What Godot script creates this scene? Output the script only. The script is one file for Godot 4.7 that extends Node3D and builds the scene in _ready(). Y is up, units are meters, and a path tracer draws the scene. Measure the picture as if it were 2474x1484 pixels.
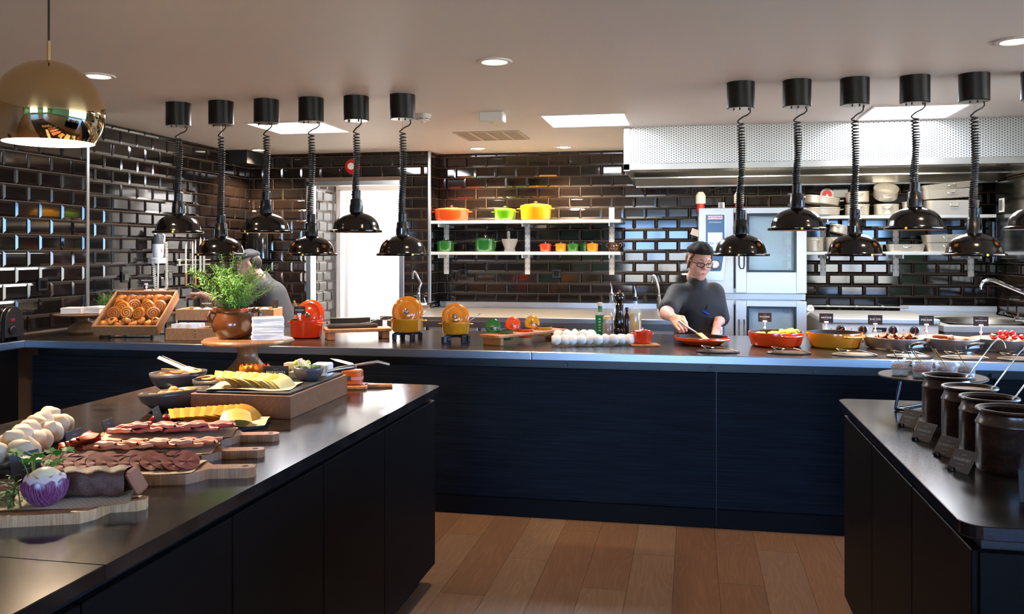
extends Node3D
# Room axes: x to the right along the back wall, y up, -z into the kitchen. Lengths in metres.
const CEIL := 2.432
const BAR := 0.90
const ISL := 0.85
# lamp strengths
const E_PANEL := 3.3
const E_DOWN := 2.0
const E_DOWN_WALL := 6.0
const E_DINING := 3.0
const E_PENDANT := 3.5
const E_HEAT := 0.9
const E_BULB := 1.5
const E_CORRIDOR := 2.4
const E_HOOD := 1.2
var M := {}
var rng := RandomNumberGenerator.new()
var taken := {}
var font_serif: SystemFont
var font_sans: SystemFont

# ---------------------------------------------------------------- helpers
func v(x: float, y: float, d: float) -> Vector3:
	return Vector3(x, y, -d)

func mb() -> SurfaceTool:
	var s := SurfaceTool.new()
	s.begin(Mesh.PRIMITIVE_TRIANGLES)
	return s

func tri(s: SurfaceTool, a: Vector3, b: Vector3, c: Vector3) -> void:
	s.add_vertex(a); s.add_vertex(b); s.add_vertex(c)

func quad(s: SurfaceTool, a: Vector3, b: Vector3, c: Vector3, d: Vector3) -> void:
	tri(s, a, b, c); tri(s, a, c, d)

func uvquad(s: SurfaceTool, p: Array, uv: Array) -> void:
	for i in [0, 1, 2, 0, 2, 3]:
		s.set_uv(uv[i]); s.add_vertex(p[i])

# chamfered box, c centre, e size, b chamfer, turned by q about its centre
func box(s: SurfaceTool, c: Vector3, e: Vector3, b := 0.0, q := Basis.IDENTITY) -> void:
	var h := e * 0.5
	b = minf(b, 0.49 * minf(e.x, minf(e.y, e.z)))
	s.set_smooth_group(-1)
	if b <= 0.0:
		var k := []
		for i in 8:
			k.append(c + q * Vector3(h.x * (1 if i & 1 else -1), h.y * (1 if i & 2 else -1), h.z * (1 if i & 4 else -1)))
		quad(s, k[4], k[6], k[7], k[5]); quad(s, k[1], k[3], k[2], k[0]); quad(s, k[5], k[7], k[3], k[1])
		quad(s, k[0], k[2], k[6], k[4]); quad(s, k[6], k[2], k[3], k[7]); quad(s, k[0], k[4], k[5], k[1])
		return
	# each corner has three points, one on each face
	var P := {}
	for i in 8:
		var g := Vector3(1 if i & 1 else -1, 1 if i & 2 else -1, 1 if i & 4 else -1)
		for a in 3:
			var w := h - Vector3(b, b, b)
			w[a] = h[a]
			P[i * 3 + a] = c + q * (w * g)
	for f in [[4, 6, 7, 5, 2], [1, 3, 2, 0, 2], [5, 7, 3, 1, 0], [0, 2, 6, 4, 0], [6, 2, 3, 7, 1], [0, 4, 5, 1, 1]]:
		quad(s, P[f[0] * 3 + f[4]], P[f[1] * 3 + f[4]], P[f[2] * 3 + f[4]], P[f[3] * 3 + f[4]])
	for e2 in [[0, 1, 1, 2], [2, 3, 1, 2], [4, 5, 1, 2], [6, 7, 1, 2], [0, 2, 0, 2], [1, 3, 0, 2], [4, 6, 0, 2], [5, 7, 0, 2], [0, 4, 0, 1], [1, 5, 0, 1], [2, 6, 0, 1], [3, 7, 0, 1]]:
		outward(s, c, [P[e2[0] * 3 + e2[2]], P[e2[1] * 3 + e2[2]], P[e2[1] * 3 + e2[3]], P[e2[0] * 3 + e2[3]]])
	for i in 8:
		outward(s, c, [P[i * 3], P[i * 3 + 1], P[i * 3 + 2]])

# a flat polygon of 3 or 4 points, wound so that it faces away from c
func outward(s: SurfaceTool, c: Vector3, p: Array) -> void:
	var n: Vector3 = (p[1] - p[0]).cross(p[2] - p[0])
	var m: Vector3 = (p[0] + p[2]) * 0.5 - c
	if n.dot(m) > 0.0:
		p = p.duplicate(); p.reverse()
	for i in range(1, p.size() - 1):
		tri(s, p[0], p[i], p[i + 1])

# surface of revolution: profile of Vector2(radius, height), outside going upwards
var sg := 1
func lathe(s: SurfaceTool, prof: Array, seg := 24, at := Vector3.ZERO, q := Basis.IDENTITY, sx := 1.0, sz := 1.0) -> void:
	sg += 1
	for i in prof.size() - 1:
		var a: Vector2 = prof[i]
		var b: Vector2 = prof[i + 1]
		if i > 0:
			var d0: Vector2 = a - prof[i - 1]
			if absf(d0.angle_to(b - a)) > 0.6:
				sg += 1
		s.set_smooth_group(sg)
		for k in seg:
			var t0 := TAU * k / seg
			var t1 := TAU * (k + 1) / seg
			var p0 := at + q * Vector3(a.x * cos(t0) * sx, a.y, a.x * sin(t0) * sz)
			var p1 := at + q * Vector3(a.x * cos(t1) * sx, a.y, a.x * sin(t1) * sz)
			var p2 := at + q * Vector3(b.x * cos(t1) * sx, b.y, b.x * sin(t1) * sz)
			var p3 := at + q * Vector3(b.x * cos(t0) * sx, b.y, b.x * sin(t0) * sz)
			if a.x < 1e-5:
				tri(s, p0, p2, p3)
			elif b.x < 1e-5:
				tri(s, p0, p1, p3)
			else:
				quad(s, p0, p1, p2, p3)

func prof(a: Array) -> Array:
	var o := []
	for i in range(0, a.size(), 2):
		o.append(Vector2(a[i], a[i + 1]))
	return o

# round tube along points; r a number or a list of radii
func tube(s: SurfaceTool, pts: Array, r, seg := 8, caps := true, flat := 1.0) -> void:
	sg += 1
	var rings := []
	var n := pts.size()
	var up := Vector3.UP
	var t0: Vector3 = (pts[1] - pts[0]).normalized()
	if absf(t0.dot(up)) > 0.95:
		up = Vector3.RIGHT
	var side := t0.cross(up).normalized()
	for i in n:
		var t: Vector3 = (pts[mini(i + 1, n - 1)] - pts[maxi(i - 1, 0)]).normalized()
		side = (side - t * side.dot(t)).normalized()
		var w := t.cross(side).normalized()
		var rad: float = r[i] if r is Array else r
		var ring := []
		for k in seg:
			var a := TAU * k / seg
			ring.append(pts[i] + side * (cos(a) * rad) + w * (sin(a) * rad * flat))
		rings.append(ring)
	s.set_smooth_group(sg)
	for i in n - 1:
		for k in seg:
			var k1 := (k + 1) % seg
			quad(s, rings[i][k], rings[i][k1], rings[i + 1][k1], rings[i + 1][k])
	if caps:
		s.set_smooth_group(-1)
		for k in range(1, seg - 1):
			tri(s, rings[0][0], rings[0][k + 1], rings[0][k])
			tri(s, rings[n - 1][0], rings[n - 1][k], rings[n - 1][k + 1])

# polygon (x, z) raised from y0 to y1, with a chamfer c along its top and bottom edges
func slab(s: SurfaceTool, poly: PackedVector2Array, y0: float, y1: float, c := 0.0, tf := Transform3D.IDENTITY) -> void:
	if Geometry2D.is_polygon_clockwise(poly):
		poly = poly.duplicate(); poly.reverse()
	var inner := poly
	if c > 0.0:
		var off := Geometry2D.offset_polygon(poly, -c)
		if off.size() == 1 and off[0].size() == poly.size():
			inner = off[0]
			var best := 0
			for i in inner.size():
				if inner[i].distance_to(poly[0]) < inner[best].distance_to(poly[0]):
					best = i
			var turned := PackedVector2Array()
			for i in inner.size():
				turned.append(inner[(best + i) % inner.size()])
			inner = turned
		else:
			c = 0.0
	var idx := Geometry2D.triangulate_polygon(inner)
	s.set_smooth_group(-1)
	for i in range(0, idx.size(), 3):
		var a := inner[idx[i]]; var b := inner[idx[i + 1]]; var d := inner[idx[i + 2]]
		if (b - a).cross(d - a) > 0.0:
			var sw := b; b = d; d = sw
		tri(s, tf * Vector3(a.x, y1, a.y), tf * Vector3(d.x, y1, d.y), tf * Vector3(b.x, y1, b.y))
		tri(s, tf * Vector3(a.x, y0, a.y), tf * Vector3(b.x, y0, b.y), tf * Vector3(d.x, y0, d.y))
	var n := poly.size()
	for i in n:
		var j := (i + 1) % n
		var a := poly[i]; var b := poly[j]
		quad(s, tf * Vector3(a.x, y1 - c, a.y), tf * Vector3(a.x, y0 + c, a.y), tf * Vector3(b.x, y0 + c, b.y), tf * Vector3(b.x, y1 - c, b.y))
		if c > 0.0:
			var e := inner[i]; var g := inner[j]
			quad(s, tf * Vector3(e.x, y1, e.y), tf * Vector3(a.x, y1 - c, a.y), tf * Vector3(b.x, y1 - c, b.y), tf * Vector3(g.x, y1, g.y))
			quad(s, tf * Vector3(a.x, y0 + c, a.y), tf * Vector3(e.x, y0, e.y), tf * Vector3(g.x, y0, g.y), tf * Vector3(b.x, y0 + c, b.y))

func ell(rx: float, rz: float, n: int, wob := 0.0, sd := 0) -> PackedVector2Array:
	var o := PackedVector2Array()
	for i in n:
		var a := TAU * i / n
		var w := 1.0 + wob * sin(a * 3.0 + sd) + wob * 0.7 * sin(a * 7.0 + sd * 2.1)
		o.append(Vector2(cos(a) * rx * w, sin(a) * rz * w))
	return o

func rrect(w: float, d: float, r: float, n := 4) -> PackedVector2Array:
	var o := PackedVector2Array()
	for k in 4:
		var cx := (w / 2 - r) * (1 if k == 0 or k == 3 else -1)
		var cz := (d / 2 - r) * (1 if k < 2 else -1)
		for i in n + 1:
			var a := PI / 2 * (k + float(i) / n)
			o.append(Vector2(cx + cos(a) * r, cz + sin(a) * r))
	return o

# smooth grid surface from a function of (u, v) in 0..1
func grid(s: SurfaceTool, f: Callable, nu: int, nv: int) -> void:
	sg += 1
	s.set_smooth_group(sg)
	for i in nu:
		for j in nv:
			var a: Vector3 = f.call(float(i) / nu, float(j) / nv)
			var b: Vector3 = f.call(float(i + 1) / nu, float(j) / nv)
			var c: Vector3 = f.call(float(i + 1) / nu, float(j + 1) / nv)
			var d: Vector3 = f.call(float(i) / nu, float(j + 1) / nv)
			quad(s, a, d, c, b)

# bumpy ball
func blob(s: SurfaceTool, c: Vector3, r: Vector3, wob := 0.0, sd := 0.0, nu := 14, nv := 9, q := Basis.IDENTITY) -> void:
	var f := func(u: float, w: float) -> Vector3:
		var a := TAU * u
		var b := PI * (w - 0.5)
		var k := 1.0 + wob * (sin(a * 3.0 + sd + b * 2.0) + 0.6 * sin(a * 5.0 - sd * 1.7 + b * 4.0)) * cos(b)
		return c + q * (Vector3(cos(b) * cos(a), sin(b), cos(b) * sin(a)) * r * k)
	grid(s, f, nu, nv)

func mesh_of(s: SurfaceTool) -> ArrayMesh:
	s.generate_normals()
	s.index()
	return s.commit()

func numbered(n: String) -> String:
	if not taken.has(n):
		taken[n] = 0
		return n
	taken[n] += 1
	return "%s_%03d" % [n, taken[n]]

# one named mesh; under a parent it is a part
func ob(called: String, s, m: Material, parent: Node3D = null, at := Vector3.ZERO, turn := Vector3.ZERO) -> MeshInstance3D:
	var o := MeshInstance3D.new()
	o.mesh = mesh_of(s) if s is SurfaceTool else s
	o.material_override = m
	if parent == null:
		o.name = numbered(called)
		add_child(o)
	else:
		o.name = called
		parent.add_child(o, true)
	o.position = at
	o.rotation = turn
	return o

func th(called: String, label: String, cat: String, at := Vector3.ZERO, turn := 0.0, group := "") -> Node3D:
	var o := Node3D.new()
	o.name = numbered(called)
	add_child(o)
	o.position = at
	o.rotation.y = turn
	tag(o, label, cat, group)
	return o

func tag(o: Node3D, label: String, cat: String, group := "") -> Node3D:
	o.set_meta("label", label)
	o.set_meta("category", cat)
	if group:
		o.set_meta("group", group)
	return o

func struct(o: Node3D, label := "", cat := "") -> Node3D:
	o.set_meta("kind", "structure")
	if label:
		o.set_meta("label", label)
	if cat:
		o.set_meta("category", cat)
	return o

func snode(called: String, label: String, cat: String) -> Node3D:
	var o := Node3D.new()
	o.name = called
	add_child(o)
	return struct(o, label, cat)

func dup(o: Node3D, label: String, at: Vector3, turn := 0.0) -> Node3D:
	var r: Node3D = o.duplicate()
	r.name = numbered(String(o.name).rstrip("0123456789").trim_suffix("_"))
	add_child(r)
	r.position = at
	r.rotation.y = turn
	r.set_meta("label", label)
	return r

func pm(color, rough := 0.5, metal := 0.0, extra := {}) -> StandardMaterial3D:
	var m := StandardMaterial3D.new()
	m.albedo_color = Color(color)
	m.roughness = rough
	m.metallic = metal
	for k in extra:
		m.set(k, extra[k])
	return m

func glow(color, e: float) -> StandardMaterial3D:
	return pm(color, 0.5, 0.0, {"emission_enabled": true, "emission": Color(color), "emission_energy_multiplier": e})

# colour texture from a function of pixel (x, y) in 0..1
func tex(w: int, h: int, f: Callable) -> ImageTexture:
	var im := Image.create_empty(w, h, false, Image.FORMAT_RGB8)
	for y in h:
		for x in w:
			im.set_pixel(x, y, f.call(float(x) / w, float(y) / h))
	im.generate_mipmaps()
	return ImageTexture.create_from_image(im)

func noise(sd: int, fr: float, oct := 3) -> FastNoiseLite:
	var n := FastNoiseLite.new()
	n.seed = sd
	n.frequency = fr
	n.noise_type = FastNoiseLite.TYPE_SIMPLEX_SMOOTH
	n.fractal_octaves = oct
	return n

# wood: long grain along v, with cathedral arches and pores
func wood_tex(dark: Color, light: Color, sd: int, rings := 9.0, w := 256, h := 512) -> ImageTexture:
	var n1 := noise(sd, 1.0, 3)
	var n2 := noise(sd + 5, 1.0, 2)
	var n3 := noise(sd + 9, 1.0, 2)
	return tex(w, h, func(x: float, y: float) -> Color:
		var warp := n1.get_noise_2d(x * 1.6, y * 0.9) * 0.55
		var g := fposmod((x + warp + absf(x - 0.5) * n2.get_noise_2d(x * 0.7, y * 0.8) * 1.4) * rings, 1.0)
		var line := pow(1.0 - absf(g * 2.0 - 1.0), 4.0)
		var fine := n3.get_noise_2d(x * 120.0, y * 4.0) * 0.5 + 0.5
		return dark.lerp(light, clampf(0.3 + 0.3 * line + 0.75 * (fine - 0.4), 0.0, 1.0)))

func speckle_tex(a: Color, b: Color, sd: int, fr: float, lo := 0.3, hi := 0.7, sq := 1.0) -> ImageTexture:
	var n := noise(sd, 1.0, 4)
	return tex(256, 256, func(x: float, y: float) -> Color:
		# blended at the edges so that the texture repeats
		var k := 0.0
		for e in [[x, y, (1 - x) * (1 - y)], [x - 1, y, x * (1 - y)], [x, y - 1, (1 - x) * y], [x - 1, y - 1, x * y]]:
			k += n.get_noise_2d(e[0] * fr * sq, e[1] * fr) * e[2]
		return a.lerp(b, smoothstep(lo, hi, k * 0.9 + 0.5)))

func tri_map(m: StandardMaterial3D, t: Texture2D, sc: Vector3, world := false) -> StandardMaterial3D:
	m.albedo_texture = t
	m.uv1_triplanar = true
	m.uv1_world_triplanar = world
	m.uv1_scale = sc
	return m

# flat lettering as a thin mesh, centred on its origin, facing +z
func letters(txt: String, h: float, m: Material, parent: Node3D, at: Vector3, serif := true, called := "lettering", turn := Vector3.ZERO) -> MeshInstance3D:
	var t := TextMesh.new()
	t.text = txt
	t.font = font_serif if serif else font_sans
	t.font_size = 64
	t.pixel_size = h / 46.0
	t.depth = 0.0006
	t.curve_step = 3.0
	return ob(called, t, m, parent, at, turn)

func omni(called: String, at: Vector3, c, e: float, size := 0.05) -> OmniLight3D:
	var l := OmniLight3D.new()
	l.name = called
	l.light_color = Color(c); l.light_energy = e; l.light_size = size
	l.omni_range = 14.0; l.omni_attenuation = 2.0; l.shadow_enabled = true
	l.position = at
	return l

func spot(called: String, at: Vector3, c, e: float, ang: float, size := 0.04) -> SpotLight3D:
	var l := SpotLight3D.new()
	l.name = called
	l.light_color = Color(c); l.light_energy = e; l.light_size = size
	l.spot_range = 14.0; l.spot_attenuation = 2.0; l.spot_angle = ang; l.spot_angle_attenuation = 0.6
	l.shadow_enabled = true
	l.position = at
	l.rotation.x = -PI / 2
	return l

func area(called: String, at: Vector3, c, e: float, size: Vector2, turn := Vector3(-PI / 2, 0, 0)) -> AreaLight3D:
	var l := AreaLight3D.new()
	l.name = called
	l.light_color = Color(c); l.light_energy = e
	l.area_size = size
	l.area_range = 14.0
	l.shadow_enabled = true
	l.position = at
	l.rotation = turn
	return l

# ---------------------------------------------------------------- camera, sky, exposure
func setup_view() -> void:
	var cam := Camera3D.new()
	cam.name = "camera"
	add_child(cam)
	cam.position = Vector3(0, 1.43, 0)
	cam.rotation.y = atan(432.0 / 2150.0)
	# a 2150 px lens on a 2474 x 1484 frame, raised 132 px
	cam.set_frustum(0.05 * 1484.0 / 2150.0, Vector2(0, -0.05 * 132.0 / 2150.0), 0.05, 200.0)
	cam.current = true
	var w := WorldEnvironment.new()
	w.name = "world_environment"
	var e := Environment.new()
	e.tonemap_mode = Environment.TONE_MAPPER_LINEAR
	e.tonemap_exposure = 1.8
	e.background_mode = Environment.BG_SKY
	var sk := ProceduralSkyMaterial.new()
	sk.sky_top_color = Color("2f74d8")
	sk.sky_horizon_color = Color("8fbdf2")
	sk.ground_horizon_color = Color("c9ccc8")
	sk.ground_bottom_color = Color("b9b8b0")
	sk.sky_energy_multiplier = 4.2
	sk.ground_energy_multiplier = 3.6
	e.sky = Sky.new()
	e.sky.sky_material = sk
	e.sdfgi_enabled = true; e.ssao_enabled = true; e.ssil_enabled = true
	w.environment = e
	add_child(w)

# ---------------------------------------------------------------- materials
func setup_materials() -> void:
	font_serif = SystemFont.new(); font_serif.font_names = PackedStringArray(["Droid Serif"]); font_serif.font_weight = 600
	font_sans = SystemFont.new(); font_sans.font_names = PackedStringArray(["Droid Sans"]); font_sans.font_weight = 700
	M.tile = []
	for c in ["191310", "16110f", "1d1613", "151210"]:
		M.tile.append(pm(c, 0.06, 0.0, {"metallic_specular": 0.5}))
	M.grout = pm("77604e", 0.85)
	M.steel = pm("b9b8b4", 0.3, 1.0)
	M.steel_dull = pm("a9a8a4", 0.42, 1.0)
	M.steel_pale = pm("cbcbc8", 0.36, 0.6)
	M.steel_mirror = pm("b4b2ac", 0.16, 1.0)
	M.rail = pm("cfccc4", 0.45)
	M.chrome = pm("d9d9d9", 0.07, 1.0)
	M.black = pm("0b0b0c", 0.35)
	M.black_gloss = pm("070707", 0.1, 0.0, {"metallic_specular": 0.5, "clearcoat_enabled": true, "clearcoat": 0.5, "clearcoat_roughness": 0.08})
	M.white = pm("e9e7e2", 0.5)
	M.ceiling = pm("d8d4cf", 0.5)
	M.plain = pm("3a3632", 0.8)
	var oak := wood_tex(Color("5c4634"), Color("8e7155"), 3, 7.0, 384, 768)
	M.floor = []
	for t in ["ffffff", "efe2d6", "fff2e4", "e2d4c6"]:
		M.floor.append(pm(t, 0.42, 0.0, {"albedo_texture": oak}))
	M.joint = pm("2b1f16", 0.9)
	var dk := speckle_tex(Color("06090d"), Color("121a24"), 8, 90.0, 0.3, 0.75, 0.03)
	M.navy = tri_map(pm("ffffff", 0.5, 0.0, {"metallic_specular": 0.22}), dk, Vector3(0.55, 2.2, 0.55))
	var db := speckle_tex(Color("060504"), Color("0d0a08"), 18, 90.0, 0.3, 0.75, 0.03)
	M.darkwood = tri_map(pm("ffffff", 0.5, 0.0, {"metallic_specular": 0.22}), db, Vector3(0.55, 2.2, 0.55))
	var st := speckle_tex(Color("15110f"), Color("2a221d"), 21, 9.0, 0.2, 0.8)
	M.stone = tri_map(pm("ffffff", 0.16), st, Vector3(0.8, 0.8, 0.8))
	M.bartop = tri_map(pm("ffffff", 0.2), speckle_tex(Color("1b1613"), Color("2f2621"), 23, 7.0, 0.2, 0.8), Vector3(0.9, 0.9, 0.9))
	M.steel_edge = pm("9aa3ac", 0.28, 1.0)
	M.oak_small = wood_tex(Color("7d5f45"), Color("b8956f"), 31, 8.0)
	M.crate = tri_map(pm("ecdcc8", 0.55), M.oak_small, Vector3(2.2, 4.0, 2.2))
	M.board_tex = wood_tex(Color("9a6a3f"), Color("dcb07c"), 47, 6.0)
	M.walnut_tex = wood_tex(Color("5e3c22"), Color("a87a4c"), 52, 9.0)

# ---------------------------------------------------------------- the setting
var tile_cache := {}
func tile_mesh(w: float, h: float) -> ArrayMesh:
	var key := "%d_%d" % [roundi(w * 500), roundi(h * 500)]
	if tile_cache.has(key):
		return tile_cache[key]
	var s := mb()
	s.set_smooth_group(-1)
	var b := minf(0.015, minf(w, h) * 0.4)
	var r := func(k: float, z: float) -> Array:
		return [Vector3(-w / 2 + k, -h / 2 + k, z), Vector3(-w / 2 + k, h / 2 - k, z), Vector3(w / 2 - k, h / 2 - k, z), Vector3(w / 2 - k, -h / 2 + k, z)]
	var rings := [r.call(0.0, 0.0), r.call(0.0, 0.004), r.call(b, 0.0115), r.call(b + 0.0012, 0.012)]
	for i in 3:
		for k in 4:
			quad(s, rings[i][k], rings[i + 1][k], rings[i + 1][(k + 1) % 4], rings[i][(k + 1) % 4])
	quad(s, rings[3][0], rings[3][1], rings[3][2], rings[3][3])
	tile_cache[key] = mesh_of(s)
	return tile_cache[key]

# tiles in half bond. o: lower left corner of the plane, u: direction along the wall, n: facing; holes: [u0, u1, y0, y1] left bare
func tile_wall(par: Node3D, o: Vector3, u: Vector3, n: Vector3, width: float, y0: float, y1: float, shift: float, holes := []) -> void:
	var ph := 0.106
	var pw := 0.212
	var basis := Basis(u, Vector3.UP, n)
	var top := CEIL - 0.036
	var row := -1
	while true:
		var a := top - (row + 1) * ph
		var b := minf(top - row * ph, y1)
		row += 1
		if b <= y0:
			break
		a = maxf(a, y0)
		if b - a < 0.012:
			continue
		var x := shift + (pw / 2 if row % 2 == 0 else 0.0)
		while x > 0.0:
			x -= pw
		while x < width:
			var spans := [[maxf(x, 0.0), minf(x + pw, width)]]
			for h in holes:
				if b > h[2] + 0.01 and a < h[3] - 0.01:
					var cut := []
					for sp in spans:
						if h[0] > sp[0]:
							cut.append([sp[0], minf(sp[1], h[0])])
						if h[1] < sp[1]:
							cut.append([maxf(sp[0], h[1]), sp[1]])
					spans = cut
			for sp in spans:
				var w: float = sp[1] - sp[0]
				if w > 0.015:
					var t := ob("tile", tile_mesh(w - 0.0055, b - a - 0.0055), M.tile[rng.randi() % 4], par)
					t.position = o + u * (sp[0] + w / 2) + Vector3(0, (a + b) / 2 - o.y, 0) + n * 0.001
					t.basis = basis * Basis.from_euler(Vector3(rng.randf_range(-0.004, 0.004), rng.randf_range(-0.004, 0.004), 0))
			x += pw

func wall(called: String, label: String, c: Vector3, e: Vector3, m: Material) -> Node3D:
	var w := snode(called, label, "wall")
	var s := mb()
	box(s, c, e)
	ob("wall_core", s, m, w)
	return w

func build_shell() -> void:
	# floor: planks that the photograph shows, the rest joined
	var fl := snode("floor", "brown oak plank floor between the dark counters", "floor")
	var s := mb()
	box(s, v(1.0, -0.08, 1.5), Vector3(13.0, 0.12, 17.4))
	ob("subfloor", s, M.joint, fl)
	var rest := mb()
	var pw := 0.192
	var cols := int(13.0 / pw)
	for i in cols:
		var x := -5.45 + i * pw
		var d := -7.2 + fposmod(i * 0.47, 1.24)
		while d < 8.7:
			var l := 1.24
			var near := x > -1.5 and x < 1.1 and d + l > 2.6 and d < 4.8
			var ps: SurfaceTool = mb() if near else rest
			var uo := rng.randf()
			var vo := rng.randf()
			ps.set_smooth_group(-1)
			var g := 0.0007
			var x0 := x + g; var x1 := x + pw - g
			var e0 := d + g; var e1 := d + l - g
			var h := 0.0
			var uvs := [Vector2(uo, vo), Vector2(uo, vo + 0.9), Vector2(uo + 0.62, vo + 0.9), Vector2(uo + 0.62, vo)]
			uvquad(ps, [v(x0, h, e0), v(x0, h, e1), v(x1, h, e1), v(x1, h, e0)], uvs)
			for k in [[x0, e0, x0, e1], [x0, e1, x1, e1], [x1, e1, x1, e0], [x1, e0, x0, e0]]:
				uvquad(ps, [v(k[0], h, k[1]), v(k[0], h - 0.018, k[1]), v(k[2], h - 0.018, k[3]), v(k[2], h, k[3])], uvs)
			if near:
				ob("plank", ps, M.floor[rng.randi() % 4], fl)
			d += l
	var r := ob("planks", rest, M.floor[0], fl)
	r.set_meta("kind", "stuff")
	# ceiling
	s = mb()
	box(s, v(1.0, CEIL + 0.075, 2.5), Vector3(13.4, 0.15, 20.4))
	struct(ob("ceiling", s, M.ceiling), "smooth grey-white painted ceiling over the whole kitchen", "ceiling")
	# left wall, nearer length, standing proud of the farther one
	var w := wall("wall_left", "glossy black bevelled tile wall behind the toaster", v(-4.34, 1.2, -0.95), Vector3(0.198, 2.46, 13.19), M.grout)
	tile_wall(w, v(-4.24, BAR, 3.6), Vector3(0, 0, -1), Vector3.RIGHT, 2.04, BAR, CEIL, 0.08)
	w = wall("wall_left_far", "glossy black bevelled tile wall behind the knives and hand blender", v(-4.55, 1.2, 7.1), Vector3(0.198, 2.46, 2.9), M.grout)
	tile_wall(w, v(-4.45, BAR, 5.652), Vector3(0, 0, -1), Vector3.RIGHT, 2.79, BAR, CEIL, 0.03)
	# wall with the doorway
	w = wall("wall_doorway", "black bevelled tile wall around the bright doorway", v(-4.135, 1.2, 8.55), Vector3(0.63, 2.46, 0.198), M.grout)
	s = mb()
	box(s, v(-2.6615, 1.2, 8.55), Vector3(0.263, 2.46, 0.198))
	box(s, v(-3.31, 2.3, 8.55), Vector3(1.02, 0.3, 0.198))
	ob("wall_core", s, M.grout, w)
	tile_wall(w, v(-4.45, 0.2, 8.45), Vector3.RIGHT, Vector3(0, 0, 1), 1.92, BAR, CEIL, 0.05, [[0.625, 1.66, 0.0, 2.15]])
	# back wall of the cooking line, set farther back, with its short return
	w = wall("wall_back", "black bevelled tile wall behind the shelves and ovens", v(0.1, 1.2, 8.87), Vector3(5.5, 2.46, 0.2), M.grout)
	tile_wall(w, v(-2.53, 0.2, 8.768), Vector3.RIGHT, Vector3(0, 0, 1), 5.25, 0.86, CEIL, 0.08, [[2.03, 5.4, 2.13, 2.5], [2.64, 3.42, 0.0, 1.7]])
	w = wall("wall_return", "narrow tiled return beside the steel corner strip", v(-2.58, 1.2, 8.708), Vector3(0.1, 2.46, 0.116), M.grout)
	tile_wall(w, v(-2.53, 0.2, 8.458), Vector3(0, 0, -1), Vector3.RIGHT, 0.305, 0.86, CEIL, 0.0)
	w = wall("wall_right", "dark tiled side wall at the right end of the cooking line", v(2.82, 1.2, 7.6), Vector3(0.2, 2.46, 2.5), M.grout)
	tile_wall(w, v(2.72, 0.2, 8.768), Vector3(0, 0, 1), Vector3.LEFT, 2.3, 0.86, CEIL, 0.0)
	# corridor beyond the doorway
	w = wall("wall_corridor_left", "grey-lit tiled wall just inside the doorway", v(-3.92, 1.2, 8.93), Vector3(0.2, 2.46, 0.55), M.grout)
	tile_wall(w, v(-3.82, 0.2, 8.66), Vector3(0, 0, -1), Vector3.RIGHT, 0.53, 0.3, 2.25, 0.06)
	s = mb()
	box(s, v(-3.46, 1.2, 10.6), Vector3(1.6, 2.46, 0.1))
	struct(ob("wall_corridor_end", s, M.white), "plain white wall at the end of the corridor", "wall")
	s = mb()
	box(s, v(-2.69, 1.2, 9.6), Vector3(0.06, 2.46, 1.9))
	struct(ob("wall_corridor_right", s, M.white), "plain white right side wall of the corridor", "wall")
	s = mb()
	box(s, v(-4.2, 1.2, 9.9), Vector3(0.1, 2.46, 1.38))
	struct(ob("wall_corridor_side", s, M.white), "plain white left side wall of the corridor", "wall")
	# white panelled door frame at the end of the tiled jamb
	var dr := snode("door_1", "white door frame and open white door inside the bright doorway", "door")
	s = mb()
	box(s, v(-3.8, 1.06, 9.235), Vector3(0.06, 2.12, 0.05), 0.004)
	box(s, v(-3.3, 2.15, 9.235), Vector3(1.06, 0.09, 0.05), 0.004)
	ob("door_frame", s, M.white, dr)
	s = mb()
	box(s, v(-3.735, 1.06, 9.68), Vector3(0.045, 2.06, 0.8), 0.003)
	var leaf := ob("door_leaf", s, M.white, dr)
	s = mb()
	tube(s, [v(-3.71, 1.0, 9.9), v(-3.66, 1.0, 9.9), v(-3.66, 1.0, 9.79)], 0.009, 8)
	ob("handle", s, M.chrome, leaf)
	# steel strips on the corners and round the doorway
	for a in [["trim_1", -4.243, 5.648, "thin vertical steel strip on the left wall corner"], ["trim_2", -2.527, 8.452, "vertical steel strip on the corner beside the shelves"]]:
		s = mb()
		box(s, v(a[1], 1.68, a[2]), Vector3(0.03, 1.5, 0.03), 0.003)
		struct(ob(a[0], s, M.steel), a[3], "trim")
	s = mb()
	box(s, v(-3.80, 1.05, 8.505), Vector3(0.05, 2.2, 0.13), 0.003)
	box(s, v(-2.815, 1.05, 8.505), Vector3(0.05, 2.2, 0.13), 0.003)
	box(s, v(-3.307, 2.128, 8.505), Vector3(1.03, 0.045, 0.13), 0.003)
	struct(ob("trim_3", s, M.steel), "brushed steel lining around the doorway", "trim")
	# dark cable box in the ceiling corner
	s = mb()
	box(s, v(-4.34, CEIL - 0.068, 8.22), Vector3(0.2, 0.13, 0.44), 0.004)
	tag(ob("ceiling_duct_box", s, pm("15171a", 0.5)), "black box duct under the ceiling in the tiled corner", "duct")
	build_dining_room()

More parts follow.
